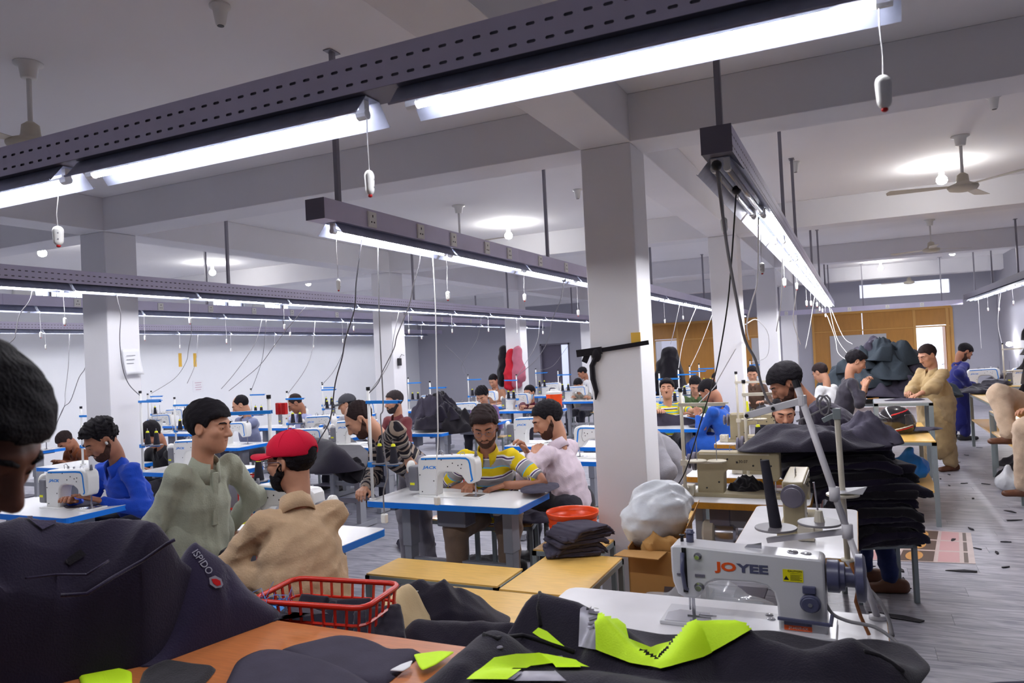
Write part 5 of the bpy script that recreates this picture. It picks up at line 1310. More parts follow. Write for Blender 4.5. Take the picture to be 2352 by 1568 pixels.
MB().tube([tuple(nd1.hit(x, y)+np.array((0, 0, .006))) for x, y in ((140, 1372), (200, 1368), (260, 1330), (330, 1290), (385, 1252), (402, 1243))], .006, 6).build('hem', 'cloth_navy2', j, True)
MB().tube([tuple(nd1.hit(x, y)+np.array((0, 0, .004))) for x, y in ((60, 1330), (130, 1322), (200, 1322), (250, 1290))], .004, 6).build('seam', 'cloth_navy2', j, True)
nd1.patch([(145, 1290), (185, 1262), (200, 1275), (160, 1300)], 8, .008).build('buckle_strap', 'cloth_black', j)
nd1.patch([(55, 1190), (110, 1182), (140, 1200), (95, 1220)], 9, .010).build('collar_tab', 'cloth_navy2', j)
nd1.patch([(386, 1292), (400, 1288), (408, 1300), (393, 1306)], 4, .006).build('woven_label', 'paper', j)
# sleeve with lettering
nd2 = Drape([(zr([(450, 1245, 1.13), (520, 1295, 1.03), (560, 1350, .94), (600, 1400, .86)]), .13)], BT, 11, .03, .22)
sl = thing('jacket_sleeve', 'navy jacket front panel lettered in grey with a red emblem', 'jacket', (0, 0, 0))
out2 = [(-2.12, 1.66), (-2.07, 1.9), (-2.02, 2.13), (-2.05, 2.2), (-2.2, 2.27), (-2.45, 2.34), (-2.6, 2.2), (-2.52, 1.85), (-2.3, 1.66)]
nd2.mesh('cloth', out2, None, 26, 100, .10).build('cloth', 'cloth_navy2', sl, True)
mat('print_grey', lin(136, 134, 146), .5)
def on_cloth(dr, body, px0, px1, size, m, parent, lift=.006):
    a = dr.hit(*px0); b = dr.hit(*px1); c = (a+b)/2; xd = unit(b-a); n = dr.normal(c[0], c[1]); tocam = unit(EYE-c); n = unit(n+tocam*.8); n = unit(n-xd*(n@xd)); yd = np.cross(n, xd)
    me = text_mesh(body, size).copy(); me.materials.clear(); o = obj('lettering', me, m, parent); o.matrix_local = Matrix([[xd[i], yd[i], n[i], (c+n*(lift+.006))[i]] for i in range(3)]+[[0, 0, 0, 1]]); return o, xd, yd, n, c
on_cloth(nd2, 'ISPIDO', (440, 1262), (486, 1326), .034, 'print_grey', sl, .010)
o, xd, yd, n, c = on_cloth(nd2, '.', (480, 1330), (500, 1342), .002, 'print_grey', sl)
bpy.data.objects.remove(o)
def emblem(pts, off, m, name):
    vs = [tuple(c+xd*a*.028+np.cross(n, xd)*b*.028+n*off) for a, b in pts]; return MB().add(vs+[tuple(np.array(v)-n*.001) for v in vs], [tuple(range(len(vs))), tuple(range(2*len(vs)-1, len(vs)-1, -1))]).build(name, m, sl)
emblem([(-.9, 0), (-.4, .6), (.5, .65), (1.1, .2), (1.1, -.2), (.5, -.65), (-.4, -.6)], .016, 'print_grey', 'emblem_border'); emblem([(-.6, 0), (-.1, .32), (.5, .36), (.85, 0), (.5, -.36), (-.1, -.32)], .018, 'red_button', 'emblem')
# flat cloth under the sleeve
def slab(name, label, pts, z, th, m, cat='cloth piece', group=None, wob_=.004):
    o = thing(name, label, cat, (0, 0, 0), group=group); P = [tuple(at_z(x, y, z)[:2]) for x, y in pts]
    d = Drape([([(p[0], p[1], z+th) for p in P+P[:1]], .5)], z, len(pts)+int(pts[0][0]), wob_, .25)
    d.mesh('cloth', P, None, 8, 60, .12).build('cloth', m, o, True); return o
slab('cloth_piece', 'dark flat cloth corner lying under the lettered panel', [(380, 1515), (470, 1470), (648, 1422), (600, 1405), (480, 1415), (400, 1460)], BT+.001, .006, 'cloth_navy')
slab('cut_cloth', 'dark grey curved cut panel lying uppermost on the brown table', [(505, 1600), (545, 1515), (600, 1490), (650, 1492), (740, 1515), (800, 1540), (865, 1580), (860, 1640), (650, 1680)], BT+.018, .006, 'cloth_slate')
slab('cut_cloth', 'dark grey cut panel under the curved one on the brown table', [(640, 1492), (700, 1478), (770, 1461), (830, 1468), (870, 1482), (900, 1500), (965, 1495), (975, 1500), (920, 1545), (880, 1580), (760, 1560)], BT+.001, .012, 'cloth_slate')
slab('cloth_piece', 'small neon yellow scrap with pen marks beside the hi-vis jacket', [(950, 1503), (1010, 1495), (1045, 1497), (1000, 1527), (970, 1540), (962, 1530)], BT+.02, .002, 'cloth_neon')
slab('paper_tag', 'white paper tag sticking out between the dark panels', [(895, 1540), (920, 1527), (948, 1517), (942, 1532), (925, 1542)], BT+.02, .002, 'paper', 'paper tag')
slab('cloth_piece', 'neon yellow cloth piece at the end of the brown table', [(178, 1545), (205, 1526), (255, 1532), (303, 1542), (304, 1600), (200, 1620)], BT+.002, .006, 'cloth_neon')
slab('cloth_piece', 'frayed black offcut beside the neon cloth piece', [(310, 1600), (330, 1540), (380, 1518), (440, 1530), (500, 1535), (480, 1560), (440, 1600)], BT+.002, .012, 'cloth_black', wob_=.02)
slab('board_strip', 'pale grey board strip under the navy jacket', [(20, 1600), (60, 1550), (150, 1508), (165, 1520), (130, 1570), (70, 1620)], BT+.001, .004, 'board_grey', 'board')
# --- hi-vis jacket
hv = Drape([(zr([(1165, 1385, .93), (1240, 1362, .97), (1320, 1382, .96), (1400, 1425, .92)]), .10), (zr([(1130, 1450, .93), (1060, 1520, .92)]), .12), (zr([(1385, 1420, .955), (1440, 1480, .90), (1520, 1535, .865)]), .06), (zr([(1540, 1520, .88), (1600, 1428, .93), (1700, 1434, .93)]), .075), (zr([(1730, 1465, .90), (1850, 1500, .89), (1960, 1470, .91), (2060, 1530, .86)]), .11), (zr([(1150, 1560, .92), (1350, 1560, .90), (1600, 1600, .90), (1900, 1600, .90)]), .20)], BT, 21, .014, .18)
hj = thing('hi_vis_jacket', 'black work jacket with neon yellow panels and reflective bands in the foreground', 'jacket', (0, 0, 0))
out3 = [(-1.26, 1.5), (-1.2, 1.85), (-1.12, 2.05), (-1.05, 2.2), (-1.0, 2.40), (-.82, 2.46), (-.62, 2.43), (-.48, 2.50), (-.3, 2.58), (-.12, 2.53), (.0, 2.60), (.10, 2.58), (.15, 2.42), (.08, 2.2), (-.05, 1.95), (-.15, 1.6), (-.4, 1.3), (-1.0, 1.25)]
hv.mesh('cloth', out3, None, 46, 200, .06).build('cloth', 'cloth_ink', hj, True)
NEON = [[(1372, 1415), (1395, 1412), (1432, 1440), (1440, 1470), (1490, 1492), (1540, 1480), (1575, 1440), (1625, 1420), (1660, 1425), (1735, 1442), (1690, 1470), (1610, 1512), (1520, 1540), (1450, 1525), (1372, 1492)],
        [(1075, 1568), (1130, 1515), (1180, 1506), (1260, 1506), (1330, 1520), (1380, 1548), (1420, 1552), (1442, 1562), (1300, 1568), (1268, 1530), (1215, 1535), (1165, 1568)],
        [(1226, 1455), (1240, 1443), (1260, 1452), (1300, 1488), (1270, 1478), (1245, 1468)]]
for p in NEON: hv.patch(p, 5, .011).build('neon_panel', 'cloth_neon', hj, True)
hv.patch([(1333, 1400), (1350, 1388), (1372, 1390), (1395, 1402), (1372, 1440), (1372, 1492), (1330, 1486)], 8, .006).build('reflective_band', 'cloth_reflect', hj, True)
hv.patch([(1170, 1568), (1210, 1542), (1240, 1530), (1265, 1535), (1300, 1568)], 8, .006).build('reflective_band', 'cloth_reflect', hj, True)
mat('band_print', lin(112, 108, 122), .5)
hv.patch([(1352, 1402), (1362, 1392), (1388, 1400), (1372, 1416), (1350, 1412)], 6, .010).build('band_print', 'band_print', hj)
for k in range(3): hv.patch([(1352-k*1, 1422+k*11), (1372-k*2, 1418+k*11), (1372-k*2, 1424+k*10), (1354, 1428+k*9)], 5, .010).build('band_print', 'band_print', hj)
on_cloth(hv, 'OUT', (1354, 1405), (1382, 1402), .022, 'white_plastic', hj, .004)
for x0 in (1265, 1283): hv.patch([(x0, 1510), (x0+10, 1509), (x0+42, 1550), (x0+34, 1552)], 6, .010).build('dark_chevron', 'band_print', hj)
hv.patch([(1100, 1568), (1150, 1556), (1190, 1532), (1215, 1520), (1262, 1516), (1225, 1530), (1180, 1568)], 7, .010).build('dark_chevron', 'band_print', hj)
p = hv.hit(1147, 1488); MB().lathe([(.0, 0), (.011, 0), (.010, .004), (.005, .005), (.0, .003)], tuple(p), 12).build('snap_button', 'steel_dark', hj, True)
MB().tube([tuple(hv.hit(x, y)+np.array((0, 0, .005))) for x, y in ((1110, 1460), (1140, 1470), (1200, 1462), (1250, 1475), (1320, 1500))], .007, 6).build('pocket_seam', 'cloth_black', hj, True)
MB().tube([tuple(hv.hit(x, y)+np.array((0, 0, .004))) for x, y in ((1985, 1498), (2020, 1508), (2050, 1525), (2075, 1545))], .006, 6).build('pocket_seam', 'cloth_black', hj, True)
MB().tube([tuple(hv.hit(x, y)+np.array((0, 0, .004))) for x, y in ((1240, 1362), (1236, 1400), (1242, 1440))], .006, 6).build('back_seam', 'cloth_black', hj, True)

# ------------------------------------------------------------------ generic garments: folded slabs and crumpled mounds
def folded_variant(seed, bx=.24, by=.17, bz=.022, h=.014, droop=0.0):
    X = grid((-bx-.06, -by-.06, -.22), (bx+.06, by+.06, .1), h); Xq = X.copy(); Xq[..., 2] += droop*np.clip(np.abs(X[..., 0])-bx*.45, 0, 1)**2*6
    q = np.abs(Xq)-np.array((bx, by, bz))+np.array((.02, .02, .012)); D = np.sqrt((np.maximum(q, 0)**2).sum(-1))+np.minimum(q.max(-1), 0)-.016
    D += .018*(ridged(X[..., 0], X[..., 1]*.7+X[..., 2]*3, seed, .16)-.45)+.006*np.sin(X[..., 2]*200+X[..., 0]*9)
    return surface_nets(D, np.array((-bx-.06, -by-.06, -.22)), h)
FOLD = {}
def folded(kind, m):
    if (kind, m) not in FOLD:
        if kind not in FOLD: FOLD[kind] = folded_variant(30+kind, droop=(0, .5, 1.0, .3)[kind % 4])
        FOLD[(kind, m)] = np_mesh('garment', FOLD[kind][0], FOLD[kind][1], m)
    return FOLD[(kind, m)]
CRUM = {}
def crumpled(kind, m):
    if (kind, m) not in CRUM:
        rg = np.random.default_rng(kind+50); rid = []
        for i in range(4):
            a = rg.random()*6.28; c = rg.normal(size=2)*.06; L = .12+.1*rg.random(); rid.append(([(c[0]-L*math.cos(a), c[1]-L*math.sin(a), .04+.05*rg.random()), (c[0], c[1], .09+.05*rg.random()), (c[0]+L*math.cos(a), c[1]+L*math.sin(a), .04+.05*rg.random())], .09))
        d = Drape(rid, 0.0, kind+9, .05, .13); outl = [((.25+.06*rg.random())*math.cos(t), (.2+.05*rg.random())*math.sin(t)) for t in np.linspace(0, 2*PI, 14, endpoint=False)]
        me = d.mesh('garment', outl, None, 16, 64, .12).mesh('garment', True); me.materials.append(MATS[m]); CRUM[(kind, m)] = me
    return CRUM[(kind, m)]
def garment(label, kind, m, loc, rz, sc, group, crum=True, tilt=(0, 0), name='garment'):
    o = obj(name, (crumpled if crum else folded)(kind, m), None, None, loc); o.rotation_euler = (tilt[0], tilt[1], rz); o.scale = sc
    return tag(o, label, 'garment', group)
def heap(label, c, w, d, h, n, mats, group, seed, z0):
    rg = random.Random(seed)
    for i in range(n):
        f = i/max(n-1, 1); r = (1-f)**.6; a = i*2.4; 
        sx = .7+.5*(1-f)
        garment(label, i % 4, mats[i % len(mats)], (c[0]+w*.32*r*math.cos(a), c[1]+d*.32*r*math.sin(a), z0+(h-.10)*f*.92), rg.random()*6.28, (w*1.05*sx, w*1.05*sx, (1.3+.9*rg.random())*min(1.6, .55+w*.7)), group, tilt=(rg.uniform(-.15, .15), rg.uniform(-.15, .15)))
P_ = at_z(1000, 992, TZ); heap('crumpled black garment in the heap on the blue-edged table', (P_[0]-.1, P_[1]+.3), .95, .6, .42, 10, ['cloth_black', 'cloth_slate', 'cloth_ink'], 'heap on the blue-edged table', 1, TZ)
P_ = at_d(2022, 880, 11.2); heap('crumpled blue-grey garment in the tall heap behind the smiling man', (P_[0], P_[1]+.1), 1.6, 1.1, .86, 18, ['cloth_teal', 'cloth_teal', 'cloth_slate'], 'tall heap behind the smiling man', 2, .78)
ht = thing('work_table', 'grey work table under the tall garment heap', 'table', (P_[0], P_[1]+.1, 0)); bench_parts(ht, 1.3, 1.0, .78, 'board_grey', 'frame_grey', leg=.04)
# trailing black cloth right of the red cap
bc = Drape([(zr([(690, 1000, 1.06), (760, 1010, 1.03), (820, 1050, .97)]), .16), (zr([(700, 1060, .9), (780, 1080, .88), (830, 1090, .86)]), .16)], TZ, 5, .05, .16)
t = thing('garment', 'long black cloth trailing over the table right of the red cap', 'garment', (0, 0, 0))
bc.mesh('cloth', [tuple(at_z(x, y, TZ)[:2]) for x, y in ((640, 1040), (668, 1082), (720, 1090), (770, 1088), (840, 1080), (850, 1040), (800, 1000), (720, 985), (660, 1000))], None, 20, 80, .1).build('cloth', 'cloth_ink', t, True)
for k, (x, y, D) in enumerate(((795, 1075, 7.0), (815, 1085, 6.95), (775, 1068, 7.05))):
    q = at_d(x, y, D); garment('black garment hanging off the edge of the cloth-laden table', k, 'cloth_black', (q[0], q[1], q[2]-.02), k*1.1, (.6, .5, 1.2), 'garments hanging off the cloth-laden table', tilt=(.5, .7))
# stack of trousers right of the beige machines
tb = thing('low_bench', 'low wooden bench hidden under the stack of dark trousers', 'bench', (.06, 5.56, 0), .42); bench_parts(tb, .40, .26, .40)
rg = random.Random(5)
for i in range(17):
    f = i/16; up_ = i >= 9
    c = at_d(2000-70*max(0, f-.45)/.55*1.3, 1100, 4.95)
    garment('dark folded garment in the tall stack beside the beige machines', i % 4, ('cloth_ink', 'cloth_navy', 'cloth_black')[i % 3], (c[0]+rg.uniform(-.03, .03)-(.04 if up_ else 0), c[1]+rg.uniform(-.03, .03), .425+i*.039), .42+rg.uniform(-.14, .14), ((1.05 if not up_ else 1.55+.1*rg.random()), 1.1, 1.1), 'stack of dark garments', crum=False)
q = at_d(1880, 1040, 4.85); garment('crumpled black garment crowning the tall dark stack', 1, 'cloth_ink', (q[0], q[1], 1.06), .5, (1.8, 1.2, 1.3), None); q = at_d(1990, 1030, 4.95); garment('wrinkled dark garment bunched on the far end of the tall stack', 2, 'cloth_slate', (q[0], q[1], 1.05), 1.1, (1.1, 1.0, 1.6), None)
q = at_z(1700, 1130, TZ); garment('black cloth bunched under the nearer beige machine', 3, 'cloth_black', (q[0]+.05, q[1]-.02, TZ), .3, (.5, .4, .9), None)
# folded grey pieces on the bench and floor
for i in range(7):
    q = at_z(1322, 1262, .5); garment('dark grey cut piece in the fanned stack by the cardboard box', i % 4, 'cloth_slate', (q[0]+.012*i-.03, q[1]+.01*(i % 3), .497+i*.026), .5+.09*i, (.72, .8, .55), 'fanned stack by the cardboard box', crum=False)
for k, (x, y, z, m, l) in enumerate(((1215, 1190, .52, 'cloth_slate', 'grey cloth bundle on the bench beside the polo man'), (1290, 1130, .62, 'cloth_slate', 'grey cloth lying across the lap of the pink-shirted man'), (1240, 1120, .80, 'cloth_slate', 'dark cut piece being sewn by the polo man'), (955, 1250, .02, 'cloth_slate', 'grey cloth heap on the floor under the polo table'), (1110, 1290, .02, 'cloth_black', 'black cloth on the floor behind the benches'), (1615, 905+70, .78, 'cloth_slate', 'grey cloth on the table of the cloth holder'), (1130, 970, .78, 'cloth_slate', 'dark cloth on the table of the purple-shirted man'), (1340, 938, .80, 'cloth_slate', 'grey cloth hanging from the table of the grey-tee man'), (2098, 909, .985, 'cloth_slate', 'grey cloth spread under the hands of the tan-clad man'), (2125, 985, .80, 'cloth_slate', 'grey cloth hanging from the helmet table'))):
    q = at_z(x, y, z); garment(l, k % 4, m, (q[0], q[1], z), k*.8, ((.9, .8, .5) if z < .7 else (.8, .6, .22)), None)
q = PEOPLE['young man with moustache in a gaudy yellow striped shirt holding up grey cloth']; hc = (q['wr'][0]+q['wr'][1])/2
o = garment('grey cloth held up by the man in the gaudy striped shirt', 2, 'cloth_slate', tuple(hc+np.array((-.02, -.05, -.16))), .2, (1.3, .6, .5), None, crum=False, tilt=(1.2, .25))
# dark piece under the polo man's hands
slab('cut_cloth', 'dark grey piece with pale underside under the polo man\'s hands', [(1095, 1118), (1118, 1131), (1150, 1122), (1190, 1118), (1262, 1116), (1240, 1108), (1160, 1106)], TZ+.002, .012, 'cloth_slate', wob_=.012)
slab('cut_cloth', 'dark cut piece under the hands of the blue-shirted man', [(132, 1158), (150, 1170), (215, 1166), (240, 1158), (215, 1148), (170, 1146)], TZ+.002, .008, 'cloth_slate')
slab('plastic_sheet', 'clear plastic packet with dark cloth before the red-capped man\'s needle', [(478, 1252), (500, 1275), (585, 1270), (588, 1258), (560, 1250)], TZ+.002, .02, 'cloth_black', 'packet')
# ================================================================== benches, baskets, boxes, cords and small things
def bench_at(name, label, x0, x1, y0, y1, z, shelf=None, top='wood_yellow', leg=.03, cat='bench'):
    t = thing(name, label, cat, ((x0+x1)/2, (y0+y1)/2, 0)); return bench_parts(t, x1-x0, y1-y0, z, top, 'frame_grey', shelf, leg)
bench_at('wooden_bench', 'low yellow bench running along the foot of the polo table', -2.75, -1.86, 3.66, 4.02, .48)
bench_at('wooden_bench', 'yellow bench carrying the fanned dark cut pieces', -1.84, -1.36, 3.62, 4.40, .48)
bench_at('wooden_bench', 'wide yellow bench under the beige and black jackets', -2.25, -1.22, 2.56, 3.60, .48)
bench_at('wooden_bench', 'yellow bench end beside the column with an orange basket', -2.0, -1.55, 4.46, 4.84, .47)
bench_at('wooden_bench', 'small yellow bench between the big column and the nearer beige machine', -1.36, -1.16, 5.3, 5.9, .50)
bench_at('wooden_bench', 'yellow bench under the polo table holding a red crate', -2.75, -2.25, 5.10, 5.40, .46) if False else None
bench_at('work_table', 'yellow-topped grey work table carrying a motorcycle helmet', -.12, .62, 7.74, 9.45, .78, .33, leg=.04, cat='table')
xa, xb = at_d(2003, 910, 9.7), at_d(2140, 910, 9.2)
bench_at('work_table', 'grey steel work table under the hands of the tan-clad man', xa[0], xb[0]-.05, 9.75, 10.45, .98, None, 'board_grey', .045, 'table')
bench_at('work_table', 'yellow-topped grey table on which the beige-clad man perches', 1.42, 2.3, 8.85, 10.6, .80, .55, leg=.04, cat='table')
bench_at('work_table', 'grey-legged table draped with dark cloth before the navy-clad man', 1.55, 2.4, 11.3, 13.4, .82, .42, leg=.04, cat='table')
bench_at('work_table', 'wood-topped table with white machines by the grey wall', 1.7, 2.9, 14.6, 15.3, .84, None, leg=.04, cat='table')
for k, x in enumerate((1.95, 2.6)):
    use('machine', (x, 14.95, .842), 0, ('white machine on the wood-topped table under a thread stand', 'white machine at the end of the wood-topped table')[k])
use('stand_old', (2.25, 14.9, .84), .1, 'cream thread stand between the white machines by the grey wall')
for k, (x, y, z) in enumerate(((2255, 892, .84), (2290, 882, .86), (2235, 900, .84), (2320, 868, .9))):
    q = at_z(x, y, z); garment('dark cloth spread over the table before the navy-clad man', k, 'cloth_ink', (q[0], q[1], z), k, (1.3, 1.0, .7), 'cloth before the navy-clad man')
bp = at_d(2345, 860, 10.2)
for k in range(5): garment('black garment in the upright heap by the beige-clad man', k % 4, 'cloth_black', (bp[0]+.12+.02*k, bp[1], .82+k*.2), k*1.3, (.75, .7, 2.2), 'upright heap by the beige-clad man')
for k, (x, y) in enumerate(((2325, 1075), (2345, 1100), (2320, 1050), (2350, 1060))):
    q = at_z(x, y, .1); garment('black cloth dumped on the floor under the perched man\'s table', k, 'cloth_black', (q[0]+.1, q[1], .005), k*1.2, (1.1, 1.0, 1.3), 'cloth under the perched man\'s table')
# red baskets with a lattice
def crate(label, loc, rz, w, d, h, m='red_plastic', nw=9, nd=6, nh=4, taper=.86):
    t = thing('basket', label, 'basket', loc, rz)
    def ring(z, k): return [(p[0]*k, p[1]*k, z) for p in rounded_rect(w, d, .05, 3)]
    MB().tube(ring(h, 1.0), .011, 6, closed=True).build('rim', m, t, True)
    MB().prism([(p[0]*taper, p[1]*taper) for p in rounded_rect(w, d, .05, 3)], 0, .006, 'xy').build('base', m, t)
    lat = MB()
    for j in range(nh): f = j/nh; lat.tube(ring(h*f+.004, taper+(1-taper)*f), .0065, 5, closed=True)
    r0, r1 = ring(.004, taper), ring(h, 1.0); n = len(r0)
    per = [Vector(p) for p in r0]; per1 = [Vector(p) for p in r1]
    N_ = 2*(nw+nd); L_ = sum((per[i]-per[(i+1) % n]).length for i in range(n))
    acc = 0; k = 0
    for i in range(n):
        a, b = per[i], per[(i+1) % n]; s = (b-a).length
        while k*L_/N_ <= acc+s and k < N_:
            f = (k*L_/N_-acc)/s if s else 0; lat.beam(tuple(a.lerp(b, f)), tuple(per1[i].lerp(per1[(i+1) % n], f)), .013, .005); k += 1
        acc += s
    lat.build('lattice', m, t); return t
bk = at_z(735, 1395, .70)
bench_at('wooden_bench', 'low bench carrying the red basket of black cut pieces', -2.35, -1.62, 2.18, 2.52, .55)
crate('red lattice basket with black cut pieces and blue threads', (-1.96, 2.36, .552), .12, .50, .30, .29)
for k in range(8):
    garment('black ribbed cut piece standing in the red basket', k % 4, 'cloth_ink', (-2.08+.055*k, 2.36+.01*(k % 2), .70+.004*k), 1.57+.1*k, (.5, .42, .6), 'pieces in the red basket', crum=False, tilt=(0, -.9+.06*k))
bt_ = thing('thread_tangle', 'tangled blue threads spilling from the red basket', 'threads', (-2.14, 2.22, .80)); rg = np.random.default_rng(3); tb_ = MB()
for k in range(60):
    a = rg.normal(size=3)*np.array((.05, .05, .035)); b = rg.normal(size=3)*np.array((.06, .06, .04)); m_ = (a+b)/2+rg.normal(size=3)*.03; tb_.tube([tuple(a), tuple(m_), tuple(b)], .0012, 3)
tb_o = tb_.build('threads', 'thread_blue', bt_); tb_o['kind'] = 'stuff'
MB().ell((0, 0, -.02), (.075, .07, .045)).build('thread_core', 'thread_blue', bt_, True)
crate('red lattice basket on the floor behind the boy\'s arm', (*at_z(540, 1160, .0)[:2], 0), .3, .5, .36, .36)
crate('round-cornered red basket standing in front of the taller one', (*at_z(535, 1195, .25)[:2], .0), .1, .36, .30, .40)
crate('red basket with yellow packets near the machine head', (*at_z(560, 1205, .3)[:2], .0), .2, .4, .3, .32)
for k in range(3):
    q = at_z(552+8*k, 1195, .34); garment('crumpled yellow packet in the red basket', k, 'thread_yellow', (q[0], q[1], .30), k*1.2, (.28, .28, .7), 'yellow packets')
crate('red crate under the polo table', (-2.98, 5.26, .472), .0, .34, .26, .28)
bench_at('wooden_bench', 'yellow bench behind the polo table holding a red crate', -3.2, -2.74, 5.1, 5.42, .47)
crate('dark red crate tucked under the end of the yellow bench', (-1.22, 3.45, 0), .2, .36, .34, .40)
def round_basket(label, loc, r, h, m):
    t = thing('basket', label, 'basket', loc)
    MB().lathe([(r*.95, h-.03), (r, h-.006), (r*1.03, h), (r*1.05, h-.008), (r*.99, h-.035)], n=32, caps=False).build('rim', m, t, True)
    MB().lathe([(.0, 0), (r*.8, 0), (r*.83, .04), (r*.81, .04), (r*.78, .006), (.0, .006)], n=28, caps=False).build('base', m, t, True)
    MB().lathe([(r*.93, h*.62), (r*.97, h-.03), (r*.955, h-.03), (r*.915, h*.62)], n=32, caps=False).build('upper_band', m, t, True)
    lb = MB()
    for k in range(30): a = k*2*PI/30; lb.beam((r*.81*math.cos(a), r*.81*math.sin(a), .03), (r*.93*math.cos(a), r*.93*math.sin(a), h*.64), .016, .005)
    lb.build('ribs', m, t); return t
q = at_z(1318, 1178, .70); round_basket('round orange basket beside the big column', (-1.78, 4.66, .472), .17, .22, 'orange_plastic')
wc = at_z(1274, 936, .78)
w = thing('water_cooler', 'orange water cooler with a white lid behind the pink-shirted man', 'cooler', (wc[0], wc[1], .764))
MB().lathe([(.0, 0), (.12, 0), (.135, .03), (.145, .26), (.0, .26)], n=20).build('cooler_body', 'orange_plastic', w, smooth=.6); MB().lathe([(.145, .26), (.15, .27), (.148, .30), (.07, .32), (.06, .35), (.0, .35)], n=20).build('lid', 'white_plastic', w, smooth=.6)
# carton and bags behind the lettered machine
cb = thing('cardboard_box', 'open cardboard carton lettered in blue behind the lettered machine', 'box', (-1.05, 4.14, 0), .08)
bw, bd, bh = .27, .58, .70
for nm, a, b in (('side', (-bw/2, -bd/2, 0), (-bw/2+.006, bd/2, bh)), ('side', (bw/2-.006, -bd/2, 0), (bw/2, bd/2, bh)), ('end', (-bw/2, -bd/2, 0), (bw/2, -bd/2+.006, bh-.02)), ('end', (-bw/2, bd/2-.006, 0), (bw/2, bd/2, bh)), ('base', (-bw/2, -bd/2, 0), (bw/2, bd/2, .006))): MB().span(a, b).build(nm, 'cardboard', cb)
MB().add([(-bw/2-.02, -bd/2, bh-.02), (bw/2-.06, -bd/2, bh-.02), (bw/2-.09, -bd/2-.12, bh-.03), (-bw/2-.05, -bd/2-.12, bh-.02)]+[(-bw/2-.02, -bd/2, bh-.016), (bw/2-.06, -bd/2, bh-.016), (bw/2-.09, -bd/2-.12, bh-.026), (-bw/2-.05, -bd/2-.12, bh-.016)], [(3,2,1,0), (4,5,6,7), (0,1,5,4), (1,2,6,5), (2,3,7,6), (3,0,4,7)]).build('flap', 'cardboard', cb)
MB().add([(bw/2, -bd/2, bh), (bw/2, bd/2, bh), (bw/2+.05, bd/2, bh+.14), (bw/2+.05, -bd/2, bh+.12)]+[(bw/2-.004, -bd/2, bh), (bw/2-.004, bd/2, bh), (bw/2+.046, bd/2, bh+.14), (bw/2+.046, -bd/2, bh+.12)], [(3,2,1,0), (4,5,6,7), (0,1,5,4), (1,2,6,5), (2,3,7,6), (3,0,4,7)]).build('flap', 'cardboard', cb)
MB().prism([(-.02, .12), (bw/2-.002, .0), (bw/2-.002, .5), (-.07+.12, .5), (.02, .3)], -bd/2-.001, -bd/2-.0005, 'xz').build('dark_print', mat('print_dark', lin(96, 84, 84), .8), cb)
lettering('JACK 杰克', .042, mat('print_blue', lin(60, 120, 190), .7), cb, (-.02, -bd/2-.002, .40), (PI/2, 0, 0)).scale = (1.2, .8, 1)
for k in range(3): MB().span((-.10, -bd/2-.0015, .30-.03*k), (.02-.03*(k % 2), -bd/2-.0005, .308-.03*k)).build('print_line', 'cardboard_dark', cb)
def blob(name, label, c, prims, m, seed, wr=.02, h=.014, cat='bag', kk=.05):
    V, Q = blend(prims, h, k=kk, wr=wr, seed=seed, wl=.12); return tag(obj(name, np_mesh(name, V, Q, m), None, None, c), label, cat)
blob('plastic_bag', 'bulging white plastic bag sitting in the open carton', (-1.06, 4.14, .78), [(np.array((-.06, -.1, 0)), np.array((-.04, .12, .03)), .13, .12), (np.array((.05, -.05, .05)), np.array((.06, .1, .08)), .13, .11), (np.array((-.05, 0, .12)), np.array((.06, .02, .14)), .10, .09)], 'bag_white', 4)
blob('paper_bag', 'crumpled brown paper between the white bag and the carton edge', (-1.0, 3.92, .68), [(np.array((-.05, 0, 0)), np.array((.06, 0, .03)), .06, .05)], 'cardboard', 7, .03, .01)
blob('plastic_wrap', 'crinkled clear plastic wrapping behind the lettered machine', (-.72, 3.25, .55), [(np.array((-.16, 0, 0)), np.array((.3, 0, .05)), .10, .09), (np.array((0, 0, .08)), np.array((.15, .03, .1)), .08, .07)], 'clear_plastic', 9, .03, .013)
tag(MB().box((-.62, 3.30, .22), (.56, .30, .44)).build('carton', 'cardboard', bevel=.004), 'closed carton on the floor under the clear plastic wrapping', 'box')
q = at_z(2308, 1130, .0); blob('plastic_bag', 'small knotted white plastic bag on the floor by the right-hand table', (q[0]+.05, q[1]+.1, .09), [(np.array((-.03, 0, 0)), np.array((.05, 0, 0)), .10, .09), (np.array((0, 0, .08)), np.array((.01, 0, .17)), .05, .03)], 'bag_white', 5, .02, .014)
q = at_z(2092, 1085, .36); blob('plastic_bag', 'blue plastic bag on the shelf of the helmet table', (.40, 8.25, .44), [(np.array((-.08, 0, 0)), np.array((.08, 0, .02)), .12, .11), (np.array((0, 0, .1)), np.array((.02, 0, .18)), .07, .04)], mat('bag_blue', lin(16, 120, 210), .35), 6)
tag(MB().box((.1, 8.5, .455), (.3, .3, .24)).build('carton', 'cardboard', bevel=.004), 'brown carton on the shelf of the helmet table', 'box')
